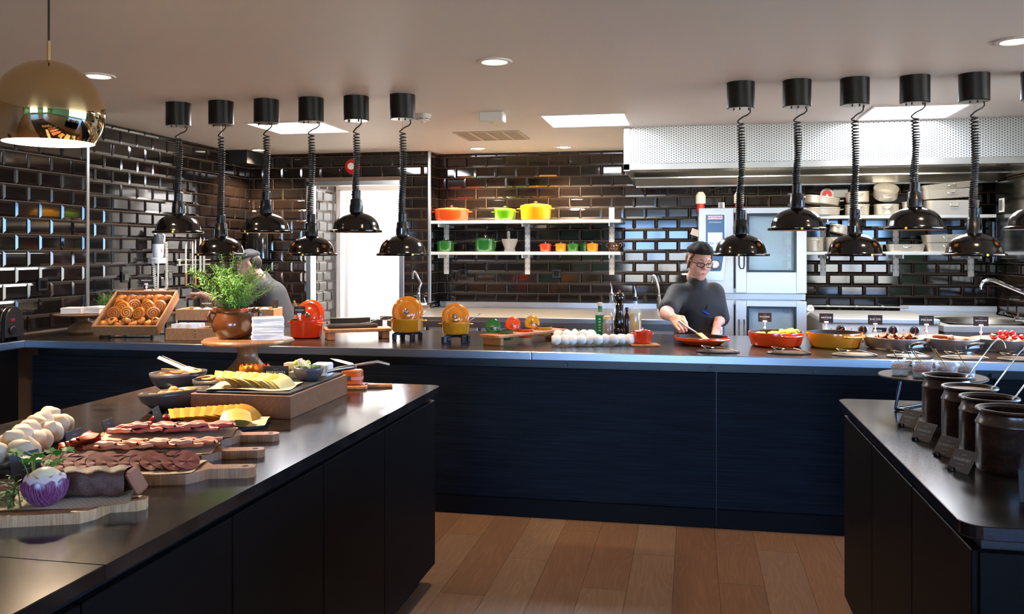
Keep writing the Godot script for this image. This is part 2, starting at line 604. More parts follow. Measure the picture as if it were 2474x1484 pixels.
# the dining room behind the camera, which the glossy tiles and the brass globe mirror
func build_dining_room() -> void:
	var mint := pm("86c9a8", 0.7)
	var s := mb()
	box(s, v(-3.07, 1.2, -7.3), Vector3(2.34, 2.46, 0.2))
	box(s, v(2.0, 1.2, -7.3), Vector3(2.2, 2.46, 0.2))
	box(s, v(6.3, 1.2, -7.3), Vector3(2.4, 2.46, 0.2))
	box(s, v(4.1, 0.19, -7.3), Vector3(2.0, 0.44, 0.2))
	box(s, v(4.1, 2.36, -7.3), Vector3(2.0, 0.15, 0.2))
	box(s, v(-0.5, 0.19, -7.3), Vector3(2.8, 0.44, 0.2))
	box(s, v(-0.5, 2.36, -7.3), Vector3(2.8, 0.15, 0.2))
	struct(ob("wall_dining", s, mint), "mint green wall of the dining room with a large window", "wall")
	s = mb()
	box(s, v(7.35, 1.2, -3.1), Vector3(0.2, 2.46, 8.2))
	box(s, v(7.35, 1.2, 8.5), Vector3(0.2, 2.46, 1.0))
	box(s, v(7.35, 0.09, 4.5), Vector3(0.2, 0.24, 7.0))
	box(s, v(7.35, 2.4, 4.5), Vector3(0.2, 0.08, 7.0))
	struct(ob("wall_dining_right", s, mint), "mint green side wall of the dining room", "wall")
	s = mb()
	box(s, v(5.1, 1.2, 8.87), Vector3(4.7, 2.46, 0.2))
	struct(ob("wall_dining_back", s, M.plain), "dark wall beyond the right end of the cooking line", "wall")
	var glass := pm(Color(0.9, 0.95, 1.0, 0.06), 0.02, 0.0, {"transparency": BaseMaterial3D.TRANSPARENCY_ALPHA})
	var k := 1
	for a in [[v(-0.5, 1.345, -7.3), 2.8, 1.84, 3, 0.0], [v(4.1, 1.345, -7.3), 2.0, 1.84, 2, 0.0], [v(7.35, 1.28, 4.5), 7.0, 2.12, 6, PI / 2]]:
		var wd := snode("window_%d" % k, ["dining room window straight behind the camera", "smaller dining room window behind to the right", "long dining room window on the right side wall"][k - 1], "window")
		wd.position = a[0]
		wd.rotation.y = a[4]
		s = mb()
		for i in a[3] + 1:
			box(s, Vector3(lerpf(-a[1] / 2 + 0.03, a[1] / 2 - 0.03, float(i) / a[3]), 0, 0), Vector3(0.06, a[2], 0.1))
		for y in [-1, 1]:
			box(s, Vector3(0, y * (a[2] / 2 - 0.03), 0), Vector3(a[1], 0.06, 0.1))
		ob("window_frame", s, pm("2a2c2c", 0.5), wd)
		for i in a[3]:
			var w: float = a[1] / a[3]
			s = mb()
			box(s, Vector3(-a[1] / 2 + (i + 0.5) * w, 0, 0), Vector3(w - 0.07, a[2] - 0.07, 0.008))
			ob("pane", s, glass, wd)
		k += 1
# ---------------------------------------------------------------- ceiling fittings and lamps
func build_ceiling_fittings() -> void:
	var s: SurfaceTool
	var white_trim := pm("dcdad5", 0.45)
	var panel_glow := glow("f4f8ff", 2.6)
	for a in [[-3.07, 6.65, "square light panel in the ceiling behind the left heat lamps"], [-0.77, 6.71, "square light panel in the ceiling beside the extractor hood"], [1.54, 6.77, "square light panel in the ceiling behind the right heat lamps"]]:
		var t := th("light_panel", a[2], "ceiling light", v(a[0], CEIL, a[1]), 0.0, "square kitchen light panels")
		s = mb()
		for k in [[0, -0.31, 0.64, 0.02], [0, 0.31, 0.64, 0.02], [-0.31, 0, 0.02, 0.6], [0.31, 0, 0.02, 0.6]]:
			box(s, Vector3(k[0], -0.004, k[1]), Vector3(k[2], 0.01, k[3]), 0.002)
		ob("frame", s, white_trim, t)
		s = mb()
		box(s, Vector3(0, -0.002, 0), Vector3(0.6, 0.004, 0.6))
		ob("light_diffuser", s, panel_glow, t)
		t.add_child(area("panel_light", Vector3(0, -0.008, 0), "f6f7ff", E_PANEL, Vector2(0.58, 0.58)))
	# round downlights
	var dl_glow := glow("fff3e0", 4.0)
	for a in [[-3.294, 4.484, "round downlight beside the brass globe pendant", 0], [-1.008, 4.554, "round downlight alone in the middle of the ceiling", 0], [1.508, 4.595, "round downlight cut by the right edge of the picture", 0],
			[-4.128, 8.03, "round downlight in the tiled corner by the doorway", 1], [-2.008, 8.316, "round downlight above the orange casserole on the shelf", 1], [-1.183, 8.379, "round downlight above the yellow casserole on the shelf", 1]]:
		var t := th("downlight", a[2], "downlight", v(a[0], CEIL, a[1]), 0.0, "round recessed downlights")
		s = mb()
		lathe(s, prof([0.066, 0.001, 0.092, 0.001, 0.094, -0.003, 0.09, -0.007, 0.07, -0.008, 0.066, -0.004]), 28)
		ob("trim_ring", s, white_trim, t)
		s = mb()
		lathe(s, prof([0.0, -0.003, 0.067, -0.003]), 24)
		ob("light_lens", s, dl_glow, t)
		t.add_child(spot("downlight_beam", Vector3(0, -0.012, 0), "ffddb8", E_DOWN_WALL if a[3] else E_DOWN, 62.0, 0.06))
	# lamps farther back in the dining room
	for a in [[-2.4, -1.8, "behind the camera on the left"], [0.5, -1.8, "straight behind the camera"], [3.5, -1.8, "behind the camera on the right"], [-3.0, -6.3, "by the green wall left of the window"], [1.8, -6.3, "by the green wall between the windows"], [5.6, -6.3, "by the green wall in the far right corner"]]:
		var t := th("downlight", "round downlight %s" % a[2], "downlight", v(a[0], CEIL, a[1]), 0.0, "dining room downlights")
		s = mb()
		lathe(s, prof([0.0, -0.003, 0.067, -0.003, 0.09, -0.006, 0.094, 0.001]), 24)
		ob("light_lens", s, dl_glow, t)
		t.add_child(spot("downlight_beam", Vector3(0, -0.014, 0), "ffe4c8", E_DINING, 58.0, 0.06))
	# exhaust grille
	var g := th("ceiling_vent", "square recessed air grille in the ceiling with three cross bars", "vent", v(-1.668, CEIL, 7.44))
	s = mb()
	for k in [[0, -0.27, 0.56, 0.02], [0, 0.27, 0.56, 0.02], [-0.27, 0, 0.02, 0.52], [0.27, 0, 0.02, 0.52]]:
		box(s, Vector3(k[0], -0.004, k[1]), Vector3(k[2], 0.01, k[3]), 0.002)
	ob("frame", s, pm("b9aa98", 0.5), g)
	s = mb()
	box(s, Vector3(0, -0.0015, 0), Vector3(0.52, 0.003, 0.52))
	ob("mesh_panel", s, pm("8e7f70", 0.7), g)
	for i in 3:
		s = mb()
		box(s, Vector3(-0.14 + 0.14 * i, -0.006, 0), Vector3(0.016, 0.01, 0.52), 0.003)
		ob("bar", s, pm("c4b6a4", 0.5), g)
	# emergency light box, smoke detector, sensor dome
	var e := th("emergency_light", "white rectangular box light on the ceiling above the vent", "light", v(-1.39, CEIL, 6.22))
	s = mb()
	box(s, Vector3(0, -0.035, 0), Vector3(0.17, 0.07, 0.12), 0.006)
	ob("housing", s, white_trim, e)
	s = mb()
	blob(s, Vector3(0, -0.072, 0.0), Vector3(0.012, 0.006, 0.012))
	ob("indicator", s, pm("d8e26a", 0.4), e)
	var sm := th("smoke_detector", "round white smoke detector on the ceiling by the left heat lamps", "smoke detector", v(-1.903, CEIL, 6.2))
	s = mb()
	lathe(s, prof([0.0, 0.001, 0.06, 0.001, 0.06, -0.02, 0.052, -0.022, 0.054, -0.03, 0.045, -0.046, 0.02, -0.052, 0.012, -0.062, 0.0, -0.064]), 24)
	ob("housing", s, white_trim, sm)
	s = mb()
	for i in 8:
		var a := TAU * i / 8
		box(s, Vector3(cos(a) * 0.0505, -0.036, sin(a) * 0.0505), Vector3(0.003, 0.004, 0.03), 0.0, Basis(Vector3.UP, -a))
	ob("slots", s, M.black, sm)
	var dm := th("sensor_dome", "clear glass dome sensor in front of the left light panel", "sensor", v(-2.867, CEIL, 6.29))
	s = mb()
	lathe(s, prof([0.0, 0.001, 0.05, 0.001, 0.05, -0.02, 0.0, -0.021]), 20)
	ob("base", s, white_trim, dm)
	s = mb()
	lathe(s, prof([0.044, -0.02, 0.046, -0.045, 0.038, -0.066, 0.02, -0.078, 0.0, -0.08]), 20)
	ob("dome", s, pm(Color(0.9, 0.92, 0.93, 0.25), 0.05, 0.0, {"transparency": BaseMaterial3D.TRANSPARENCY_ALPHA}), dm)

func build_corridor_lamp() -> void:
	var t := th("corridor_lamp", "bright round ceiling lamp in the white corridor", "ceiling light", v(-3.2, CEIL, 9.5))
	var s := mb()
	lathe(s, prof([0.0, -0.06, 0.12, -0.055, 0.15, -0.02, 0.15, 0.001]), 28)
	ob("light_bowl", s, glow("fdfcff", 3.0), t)
	t.add_child(omni("corridor_light", Vector3(0, -0.1, 0), "fbfaff", E_CORRIDOR, 0.1))

func build_pendant() -> void:
	var t := th("globe_pendant", "mirror-polished brass globe pendant lamp hanging over the left island", "pendant lamp", v(-2.417, CEIL, 3.0))
	var cy := 1.966 - CEIL
	var s := mb()
	tube(s, [Vector3(0, 0.01, 0), Vector3(0, cy + 0.275, 0)], 0.0042, 8)
	ob("cord", s, M.black, t)
	s = mb()
	tube(s, [Vector3(0, cy + 0.2, 0), Vector3(0, cy + 0.276, 0)], 0.0075, 12)
	ob("stem", s, pm("e8cf9a", 0.15, 1.0), t)
	s = mb()
	var p := []
	var pi := []
	for i in 33:
		var a := lerpf(-0.62, PI / 2, i / 32.0)
		p.append(Vector2(maxf(cos(a) * 0.2, 0.0), cy + sin(a) * 0.2))
		pi.append(Vector2(maxf(cos(a) * 0.1975, 0.0), cy + sin(a) * 0.1975))
	pi.reverse()
	lathe(s, p, 64)
	var sh := ob("shade", s, pm("d2bd92", 0.03, 1.0), t)
	s = mb()
	lathe(s, pi, 48)
	ob("lining", s, pm("f3ead8", 0.6), t)
	s = mb()
	lathe(s, [p[0], pi[32]], 64)
	ob("rim", s, pm("d9b777", 0.1, 1.0), t)
	s = mb()
	blob(s, Vector3(0, cy - 0.01, 0), Vector3(0.05, 0.06, 0.05), 0.0, 0.0, 20, 12)
	ob("bulb", s, glow("ffe6bd", 8.0), t)
	t.add_child(omni("pendant_light", Vector3(0, cy - 0.01, 0), "ffe4c4", E_PENDANT, 0.045))

# one heat lamp; rim: height of the shade's rim
func heat_lamp(rim: float) -> Node3D:
	var t := Node3D.new()
	var s := mb()
	lathe(s, prof([0.0, -0.152, 0.078, -0.152, 0.081, -0.15, 0.081, 0.001]), 36)
	var can := ob("canister", s, pm("060607", 0.38, 0.0, {"metallic_specular": 0.45}), t)
	s = mb()
	lathe(s, prof([0.0, -0.1545, 0.074, -0.1545, 0.076, -0.153]), 28)
	ob("base_plate", s, M.steel, can)
	for a in [0.3, 1.6, 2.4]:
		s = mb()
		lathe(s, prof([0.0, -0.167, 0.005, -0.167, 0.005, -0.153]), 8, Vector3(cos(a) * 0.05, 0, sin(a) * 0.05))
		ob("screw", s, M.black, can)
	var r := rim - CEIL
	var top := r + 0.272
	# coiled cord with a straight lead from the canister
	s = mb()
	var pts := [Vector3(0.055, -0.15, 0.0), Vector3(0.054, -0.178, 0.0), Vector3(0.04, -0.192, 0.005), Vector3(0.012, -0.205, 0.01), Vector3(-0.012, -0.222, 0.012)]
	var y0 := -0.225
	var turns := int((y0 - top) / 0.0138)
	for i in turns * 10:
		var u := float(i) / (turns * 10)
		var w := pow(u, 0.8)
		var a := TAU * turns * u + 2.3
		var rr := 0.0185 + 0.0018 * sin(u * 9.0)
		pts.append(Vector3(cos(a) * rr + 0.006 * sin(u * 5.0), lerpf(y0, top - 0.004, w), sin(a) * rr))
	tube(s, pts, 0.0045, 5)
	ob("coiled_cord", s, pm("0a0a0b", 0.4), t)
	s = mb()
	tube(s, [Vector3(0, -0.15, 0), Vector3(0, top, 0)], 0.0012, 4)
	ob("suspension_wire", s, M.steel_dull, t)
	s = mb()
	lathe(s, prof([0.0, top, 0.025, top, 0.028, top - 0.003, 0.028, top - 0.055, 0.036, top - 0.058, 0.038, top - 0.066, 0.0385, top - 0.09, 0.0405, top - 0.093, 0.042, top - 0.142, 0.046, top - 0.146]), 24)
	var so := ob("socket", s, pm("0a0a0b", 0.35), t)
	s = mb()
	for i in 6:
		var a := TAU * i / 6
		s = mb()
		box(s, Vector3(cos(a) * 0.0412, top - 0.115, sin(a) * 0.0412), Vector3(0.004, 0.036, 0.006), 0.0, Basis(Vector3.UP, -a))
		ob("cooling_slot", s, M.black_gloss, so)
	s = mb()
	lathe(s, prof([0.0, 0.0, 0.0045, 0.0, 0.0045, 0.012, 0.0, 0.013]), 8, Vector3(0.0, top - 0.03, 0.026), Basis(Vector3.RIGHT, PI / 2))
	ob("thumb_screw", s, M.black_gloss, so)
	s = mb()
	var o := prof([0.164, 0.0, 0.166, 0.003, 0.166, 0.012, 0.163, 0.015, 0.151, 0.018, 0.147, 0.026, 0.144, 0.044, 0.136, 0.066, 0.122, 0.086, 0.103, 0.103, 0.08, 0.115, 0.056, 0.123, 0.046, 0.127, 0.044, 0.131])
	for k in o.size():
		o[k].y += r
	lathe(s, o, 48)
	var sh := ob("shade", s, M.enamel, t)
	s = mb()
	var inn := prof([0.044, 0.121, 0.08, 0.11, 0.1, 0.099, 0.119, 0.083, 0.133, 0.064, 0.141, 0.043, 0.145, 0.02, 0.164, 0.0])
	for k in inn.size():
		inn[k].y += r
	lathe(s, inn, 40)
	ob("reflector", s, pm("8d8a84", 0.5), sh)
	s = mb()
	lathe(s, prof([0.0, 0.0, 0.007, 0.0, 0.007, 0.002, 0.0, 0.002]), 12, Vector3(0.0, r + 0.0075, 0.1662), Basis(Vector3.RIGHT, PI / 2))
	ob("warning_sticker", s, pm("d8d21e", 0.5), sh)
	s = mb()
	lathe(s, prof([0.0, r + 0.03, 0.035, r + 0.034, 0.055, r + 0.048, 0.058, r + 0.06, 0.04, r + 0.09, 0.03, r + 0.11]), 24)
	ob("bulb", s, glow("ff9d52", E_BULB), t)
	t.add_child(spot("heat_light", Vector3(0, r + 0.026, 0), "ffd2a4", E_HEAT, 55.0, 0.05))
	return t

func build_heat_lamps() -> void:
	M.enamel = pm("0a0807", 0.14, 0.0, {"metallic_specular": 0.55})
	var hi := heat_lamp(1.558)
	var lo := heat_lamp(1.408)
	var xs := [-3.375, -3.062, -2.737, -2.422, -2.112, -1.8, 0.289, 0.608, 0.927, 1.251, 1.563, 1.885]
	var nm := ["leftmost black heat lamp of the left row, hung high", "second heat lamp from the left, hung low in front of the cook", "third heat lamp from the left, hung high before the tiled corner", "fourth heat lamp from the left, hung low at the doorway edge", "fifth heat lamp from the left, hung high across the bright doorway", "rightmost heat lamp of the left row, hung low by the shelves",
		"first heat lamp right of the woman cook, hung low", "heat lamp hung high in front of the oven's glass door", "heat lamp hung low between the oven and the range", "heat lamp hung high before the white pots on the shelf", "heat lamp hung low above the sausage pan", "heat lamp cut off by the right edge of the picture"]
	for i in 12:
		var proto := hi if i in [0, 2, 4, 7, 9, 11] else lo
		var o: Node3D = proto.duplicate()
		o.name = numbered("heat_lamp")
		add_child(o)
		o.position = v(xs[i], CEIL, 5.42)
		o.rotation.y = [0.35, -0.5, -0.45, 0.1, -0.6, 0.7, -0.12, 0.05, 0.4, -0.5, 0.12, 0.3][i]
		tag(o, nm[i], "heat lamp", "black pull-down heat lamps over the bar")
	hi.free(); lo.free()

func build_hood() -> void:
	var t := th("extractor_hood", "wide stainless steel extractor hood with perforated front above the ovens", "extractor hood", v(0, 2.09, 7.2))
	var x0 := -0.53
	var x1 := 2.71
	var s := mb()
	# dots of the perforation are drawn on the sheet: a few pixels each
	var dots := tex(128, 128, func(x: float, y: float) -> Color:
		var q := Vector2(fposmod(x * 8.0, 1.0) - 0.5, fposmod(y * 8.0 + (0.5 if int(x * 8.0) % 2 else 0.0), 1.0) - 0.5)
		return Color("32363a") if q.length() < 0.2 else Color("c9cbcc"))
	s.set_smooth_group(-1)
	var w := x1 - x0 - 0.05
	var perf := pm("ffffff", 0.34, 0.85, {"albedo_texture": dots})
	uvquad(s, [Vector3(x0 + 0.05, 0.05, 0.0), Vector3(x0 + 0.05, 0.342, 0.0), Vector3(x1, 0.342, 0.0), Vector3(x1, 0.05, 0.0)], [Vector2(0, 1.9), Vector2(0, 0), Vector2(w / 0.15, 0), Vector2(w / 0.15, 1.9)])
	ob("perforated_panel", s, perf, t)
	s = mb()
	box(s, Vector3(x0 + 0.025, 0.166, 0.004), Vector3(0.05, 0.35, 0.03), 0.003)
	box(s, Vector3((x0 + x1) / 2, 0.025, 0.004), Vector3(x1 - x0, 0.052, 0.03), 0.003)
	box(s, Vector3((x0 + x1) / 2, 0.2, -0.02), Vector3(x1 - x0, 0.28, 0.03))
	ob("front_frame", s, M.steel, t)
	s = mb()
	box(s, Vector3(x0 + 0.006, 0.17, -0.78), Vector3(0.012, 0.34, 1.54))
	box(s, Vector3(x1 - 0.002, 0.17, -0.78), Vector3(0.012, 0.34, 1.54))
	box(s, Vector3((x0 + x1) / 2, 0.034, -1.36), Vector3(x1 - x0 - 0.02, 0.012, 0.36))
	box(s, Vector3((x0 + x1) / 2, 0.0, -1.5), Vector3(x1 - x0 - 0.02, 0.07, 0.05), 0.003)
	box(s, Vector3((x0 + x1) / 2, 0.12, -1.14), Vector3(x1 - x0 - 0.02, 0.012, 0.5), 0.0, Basis(Vector3.RIGHT, -0.6))
	ob("canopy", s, M.steel, t)
	for i in 7:
		s = mb()
		var cx := lerpf(x0 + 0.28, x1 - 0.28, i / 6.0)
		for k in 12:
			box(s, Vector3(cx - 0.2 + 0.036 * k, 0.045, -0.35), Vector3(0.02, 0.03, 0.5), 0.0, Basis(Vector3.RIGHT, 0.1))
		ob("grease_filter", s, pm("6d675c", 0.4, 1.0), t)
	s = mb()
	box(s, Vector3(x0 + 0.2, 0.028, 0.021), Vector3(0.09, 0.02, 0.003), 0.001)
	ob("rating_plate", s, M.white, t)
	for cx in [0.35, 1.75]:
		s = mb()
		box(s, Vector3(cx, 0.15, -0.8), Vector3(0.9, 0.03, 0.12), 0.004)
		ob("light_tube", s, glow("fff6e6", 2.0), t)
		t.add_child(area("hood_light", Vector3(cx, 0.13, -0.8), "fff4e2", E_HOOD, Vector2(0.88, 0.1)))
# ---------------------------------------------------------------- counters
func build_bar() -> void:
	# long service bar: worktop with steel edge, front panels, plinth
	var t := th("service_bar", "long dark service bar with steel edge and navy wood panels", "bar counter", v(0, 0, 4.72))
	var s := mb()
	box(s, v(-0.97, BAR - 0.021, 0.54), Vector3(5.9, 0.042, 1.16), 0.003)
	box(s, v(2.42, BAR - 0.021, 0.54), Vector3(0.87, 0.042, 1.16), 0.003)
	ob("worktop", s, M.bartop, t)
	for a in [[-3.92, -0.834], [-0.83, 2.85]]:
		s = mb()
		box(s, v((a[0] + a[1]) / 2, BAR - 0.021, -0.049), Vector3(a[1] - a[0], 0.044, 0.016), 0.003)
		ob("steel_edge", s, M.steel_edge, t)
	var px := [-3.92, -2.267, 0.13, 1.45, 2.85]
	for i in 4:
		s = mb()
		box(s, v((px[i] + px[i + 1]) / 2, 0.455, 0.01), Vector3(px[i + 1] - px[i] - 0.006, 0.705, 0.02), 0.002)
		ob("panel", s, M.navy, t)
		s = mb()
		box(s, v((px[i] + px[i + 1]) / 2, 0.05, 0.012), Vector3(px[i + 1] - px[i] - 0.006, 0.098, 0.018), 0.002)
		ob("plinth", s, pm("050506", 0.6, 0.0, {"metallic_specular": 0.25}), t)
	s = mb()
	box(s, v(-0.53, 0.43, 0.56), Vector3(6.74, 0.855, 1.06))
	ob("carcass", s, M.black, t)
	for x in [-0.66, 0.1, 0.62, 1.45]:
		s = mb()
		lathe(s, prof([0.0, 0.0, 0.011, 0.0, 0.011, 0.003, 0.0, 0.004]), 12, v(x, 0.825, 0.0), Basis(Vector3.RIGHT, PI / 2))
		ob("screw_cap", s, pm("151a22", 0.4), t)
	# counter along the left wall
	t = th("side_counter", "dark counter with steel edge along the left tiled wall", "counter", v(-4.08, 0, 4.0))
	s = mb()
	box(s, v(0.0, BAR - 0.021, 0.0), Vector3(0.31, 0.042, 3.3), 0.003)
	box(s, v(-0.08, BAR - 0.021, 2.72), Vector3(0.48, 0.042, 2.1), 0.003)
	ob("worktop", s, M.bartop, t)
	s = mb()
	box(s, v(0.153, BAR - 0.021, -0.52), Vector3(0.014, 0.044, 2.38), 0.003)
	ob("steel_edge", s, M.steel_edge, t)
	s = mb()
	box(s, v(-0.015, 0.43, -0.45), Vector3(0.28, 0.855, 2.2))
	ob("carcass", s, M.darkwood, t)

func island(label: String, x0: float, x1: float, d0: float, d1: float, joints: Array, side: float, seam: float) -> void:
	var t := th("buffet_island", label, "buffet counter", v((x0 + x1) / 2, 0, (d0 + d1) / 2), 0.0)
	var w := x1 - x0
	var d := d1 - d0
	var s := mb()
	if seam > 0.0:
		slab(s, PackedVector2Array([Vector2(-w / 2, d / 2), Vector2(-w / 2, d / 2 - seam + d0 + 0.0008), Vector2(w / 2, d / 2 - seam + d0 + 0.0008), Vector2(w / 2, d / 2)]), ISL - 0.03, ISL, 0.002)
		var far := PackedVector2Array()
		for q in rrect(w, d, 0.05, 6):
			far.append(Vector2(q.x, minf(q.y, d / 2 - seam + d0 - 0.0008)))
		var clean := PackedVector2Array()
		for q in far:
			if clean.is_empty() or clean[clean.size() - 1].distance_to(q) > 0.0005:
				clean.append(q)
		slab(s, clean, ISL - 0.03, ISL, 0.002)
	else:
		slab(s, rrect(w, d, 0.05, 6), ISL - 0.03, ISL, 0.002)
	ob("worktop", s, M.stone, t)
	s = mb()
	box(s, Vector3(0, 0.45, 0), Vector3(w - 0.09, 0.74, d - 0.09))
	ob("carcass", s, M.black, t)
	for i in joints.size() - 1:
		s = mb()
		var m: float = (joints[i] + joints[i + 1]) / 2 - (d0 + d1) / 2
		box(s, Vector3(side * (w / 2 - 0.032), 0.435, -m), Vector3(0.02, 0.71, joints[i + 1] - joints[i] - 0.005), 0.002)
		ob("panel", s, M.darkwood, t)
	for e in [-1, 1]:
		s = mb()
		box(s, Vector3(0, 0.435, e * (d / 2 - 0.032)), Vector3(w - 0.07, 0.71, 0.02), 0.002)
		ob("panel", s, M.darkwood, t)
	s = mb()
	box(s, Vector3(0, 0.04, 0), Vector3(w - 0.16, 0.08, d - 0.16))
	ob("plinth", s, M.black, t)

func build_islands() -> void:
	island("black buffet island with cold cuts and cheeses in the left foreground", -2.28, -1.065, 0.3, 3.75, [0.33, 0.89, 1.434, 1.979, 2.523, 3.068, 3.72], 1.0, 1.47)
	island("black buffet island with stoneware crocks in the right foreground", 0.57, 1.95, 2.04, 3.72, [2.07, 2.6, 3.145, 3.69], -1.0, 0.0)
# ---------------------------------------------------------------- builders shared by many things
func enamel(c) -> StandardMaterial3D:
	if not M.has("en_" + str(c)):
		M["en_" + str(c)] = pm(c, 0.16, 0.0, {"metallic_specular": 0.6, "clearcoat_enabled": true, "clearcoat": 0.6, "clearcoat_roughness": 0.06})
	return M["en_" + str(c)]

# enamelled iron pot: r radius, h body height, sx stretch along x. lid: "on", "up" (leaning behind the pot) or ""
func cocotte(called: String, label: String, at: Vector3, turn: float, r: float, h: float, col, lid := "on", sx := 1.0, group := "", lidcol = null) -> Node3D:
	var t := th(called, label, "pot", at, turn, group)
	var m := enamel(col)
	var s := mb()
	var w := r * 0.045
	lathe(s, prof([0.0, 0.0, r * 0.8, 0.0, r * 0.9, h * 0.05, r * 0.96, h * 0.2, r, h * 0.86, r * 1.015, h * 0.9, r * 1.015, h, r - w, h]), 32, Vector3.ZERO, Basis.IDENTITY, sx)
	ob("body", s, m, t)
	s = mb()
	lathe(s, prof([r - w, h, r * 0.95 - w, h * 0.3, r * 0.86, h * 0.1, 0.0, h * 0.08]), 28, Vector3.ZERO, Basis.IDENTITY, sx)
	ob("lining", s, M.iron, t)
	for e in [-1, 1]:
		s = mb()
		var pts := []
		for i in 9:
			var a := lerpf(-PI / 2, PI / 2, i / 8.0)
			pts.append(Vector3(e * (r * sx - r * 0.06 + cos(a) * r * 0.3), h * 0.84, sin(a) * r * 0.34))
		tube(s, pts, r * 0.062, 7, true, 0.7)
		ob("handle", s, m, t)
	if lid:
		var lr := r * 1.01
		s = mb()
		lathe(s, prof([0.0, -r * 0.02, lr * 0.9, -r * 0.02, lr * 0.99, 0.0, lr, r * 0.04, lr * 0.94, r * 0.09, lr * 0.82, r * 0.125, lr * 0.8, r * 0.15, lr * 0.7, r * 0.165, lr * 0.66, r * 0.15, lr * 0.45, r * 0.19, lr * 0.42, r * 0.21, lr * 0.2, r * 0.225, 0.0, r * 0.23]), 36, Vector3.ZERO, Basis.IDENTITY, sx)
		var ld := ob("lid", s, enamel(lidcol) if lidcol else m, t)
		s = mb()
		lathe(s, prof([r * 0.06, r * 0.2, r * 0.06, r * 0.3, r * 0.16, r * 0.33, r * 0.17, r * 0.37, r * 0.12, r * 0.42, 0.0, r * 0.43]), 16)
		ob("knob", s, M.chrome, ld)
		if lid == "on":
			ld.position = Vector3(0, h + 0.001, 0)
		else:
			# stands upright behind the pot, leaning on its rim, outside towards the guests
			ld.position = Vector3(-0.01, h * 0.42 + lr * 0.84, -r * 0.6)
			ld.rotation = Vector3(PI / 2 - 0.2, 0, 0)
	return t

func card(called: String, label: String, at: Vector3, turn: float, txt: String, w: float, h: float, lean := 0.0, col = "0c0d0e", clip := 0.0, th_size := 0.0, print_col = "d8dad8") -> Node3D:
	var t := th(called, label, "sign", at, turn)
	var s := mb()
	var q := Basis(Vector3.RIGHT, -lean)
	var y0 := clip
	box(s, q * Vector3(0, h / 2, 0) + Vector3(0, y0, 0), Vector3(w, h, 0.0022), 0.0008, q)
	var pl := ob("plate", s, pm(col, 0.6), t)
	var lh := th_size if th_size > 0.0 else h * 0.2
	if txt:
		lh = minf(lh, w * 0.76 * 46.0 / font_serif.get_string_size(txt, HORIZONTAL_ALIGNMENT_LEFT, -1, 64).x)
	var pm2 := pm(print_col, 0.6)
	if txt:
		letters(txt, lh, pm2, pl, q * Vector3(0, h * 0.55, 0.0014) + Vector3(0, y0, 0), true, "lettering", Vector3(-lean, 0, 0))
	for k in [[0.77, 0.22], [0.34, 0.34], [0.14, 0.2]]:
		s = mb()
		box(s, q * Vector3(0, h * k[0], 0.0013) + Vector3(0, y0, 0), Vector3(w * k[1], h * 0.03, 0.0006), 0.0, q)
		ob("small_print", s, pm("7d8080", 0.6), pl)
	if clip > 0.0:
		s = mb()
		tube(s, [Vector3(0, 0.0, -0.004), Vector3(0, clip * 0.5, -0.002), Vector3(0, clip + 0.006, 0.0)], 0.004, 7)
		blob(s, Vector3(0, clip * 0.62, 0), Vector3(0.008, 0.009, 0.007))
		box(s, Vector3(0, clip + 0.003, 0.001), Vector3(0.024, 0.012, 0.008), 0.002)
		ob("clip_stand", s, pm("dfe3e2", 0.15), t)
	return t

# serving spoon lying along +x from its bowl, bowl at the origin; kind 0 spoon, 1 ladle
func spoon_mesh(l: float, br: float, wide := 0.72, depth := 0.35) -> SurfaceTool:
	var s := mb()
	var f := func(u: float, w: float) -> Vector3:
		var a := TAU * u
		var rr := sin(w * PI / 2)
		return Vector3(cos(a) * br * rr, br * depth * (rr * rr - 1.0) + br * depth * 0.4, sin(a) * br * wide * rr)
	grid(s, f, 18, 5)
	tube(s, [Vector3(br * 0.9, br * 0.12, 0), Vector3(br * 1.3, br * 0.3, 0), Vector3(l * 0.5, br * 0.45, 0), Vector3(l, br * 0.2, 0)], [0.004, 0.0035, 0.0045, 0.007], 7, true, 0.45)
	return s

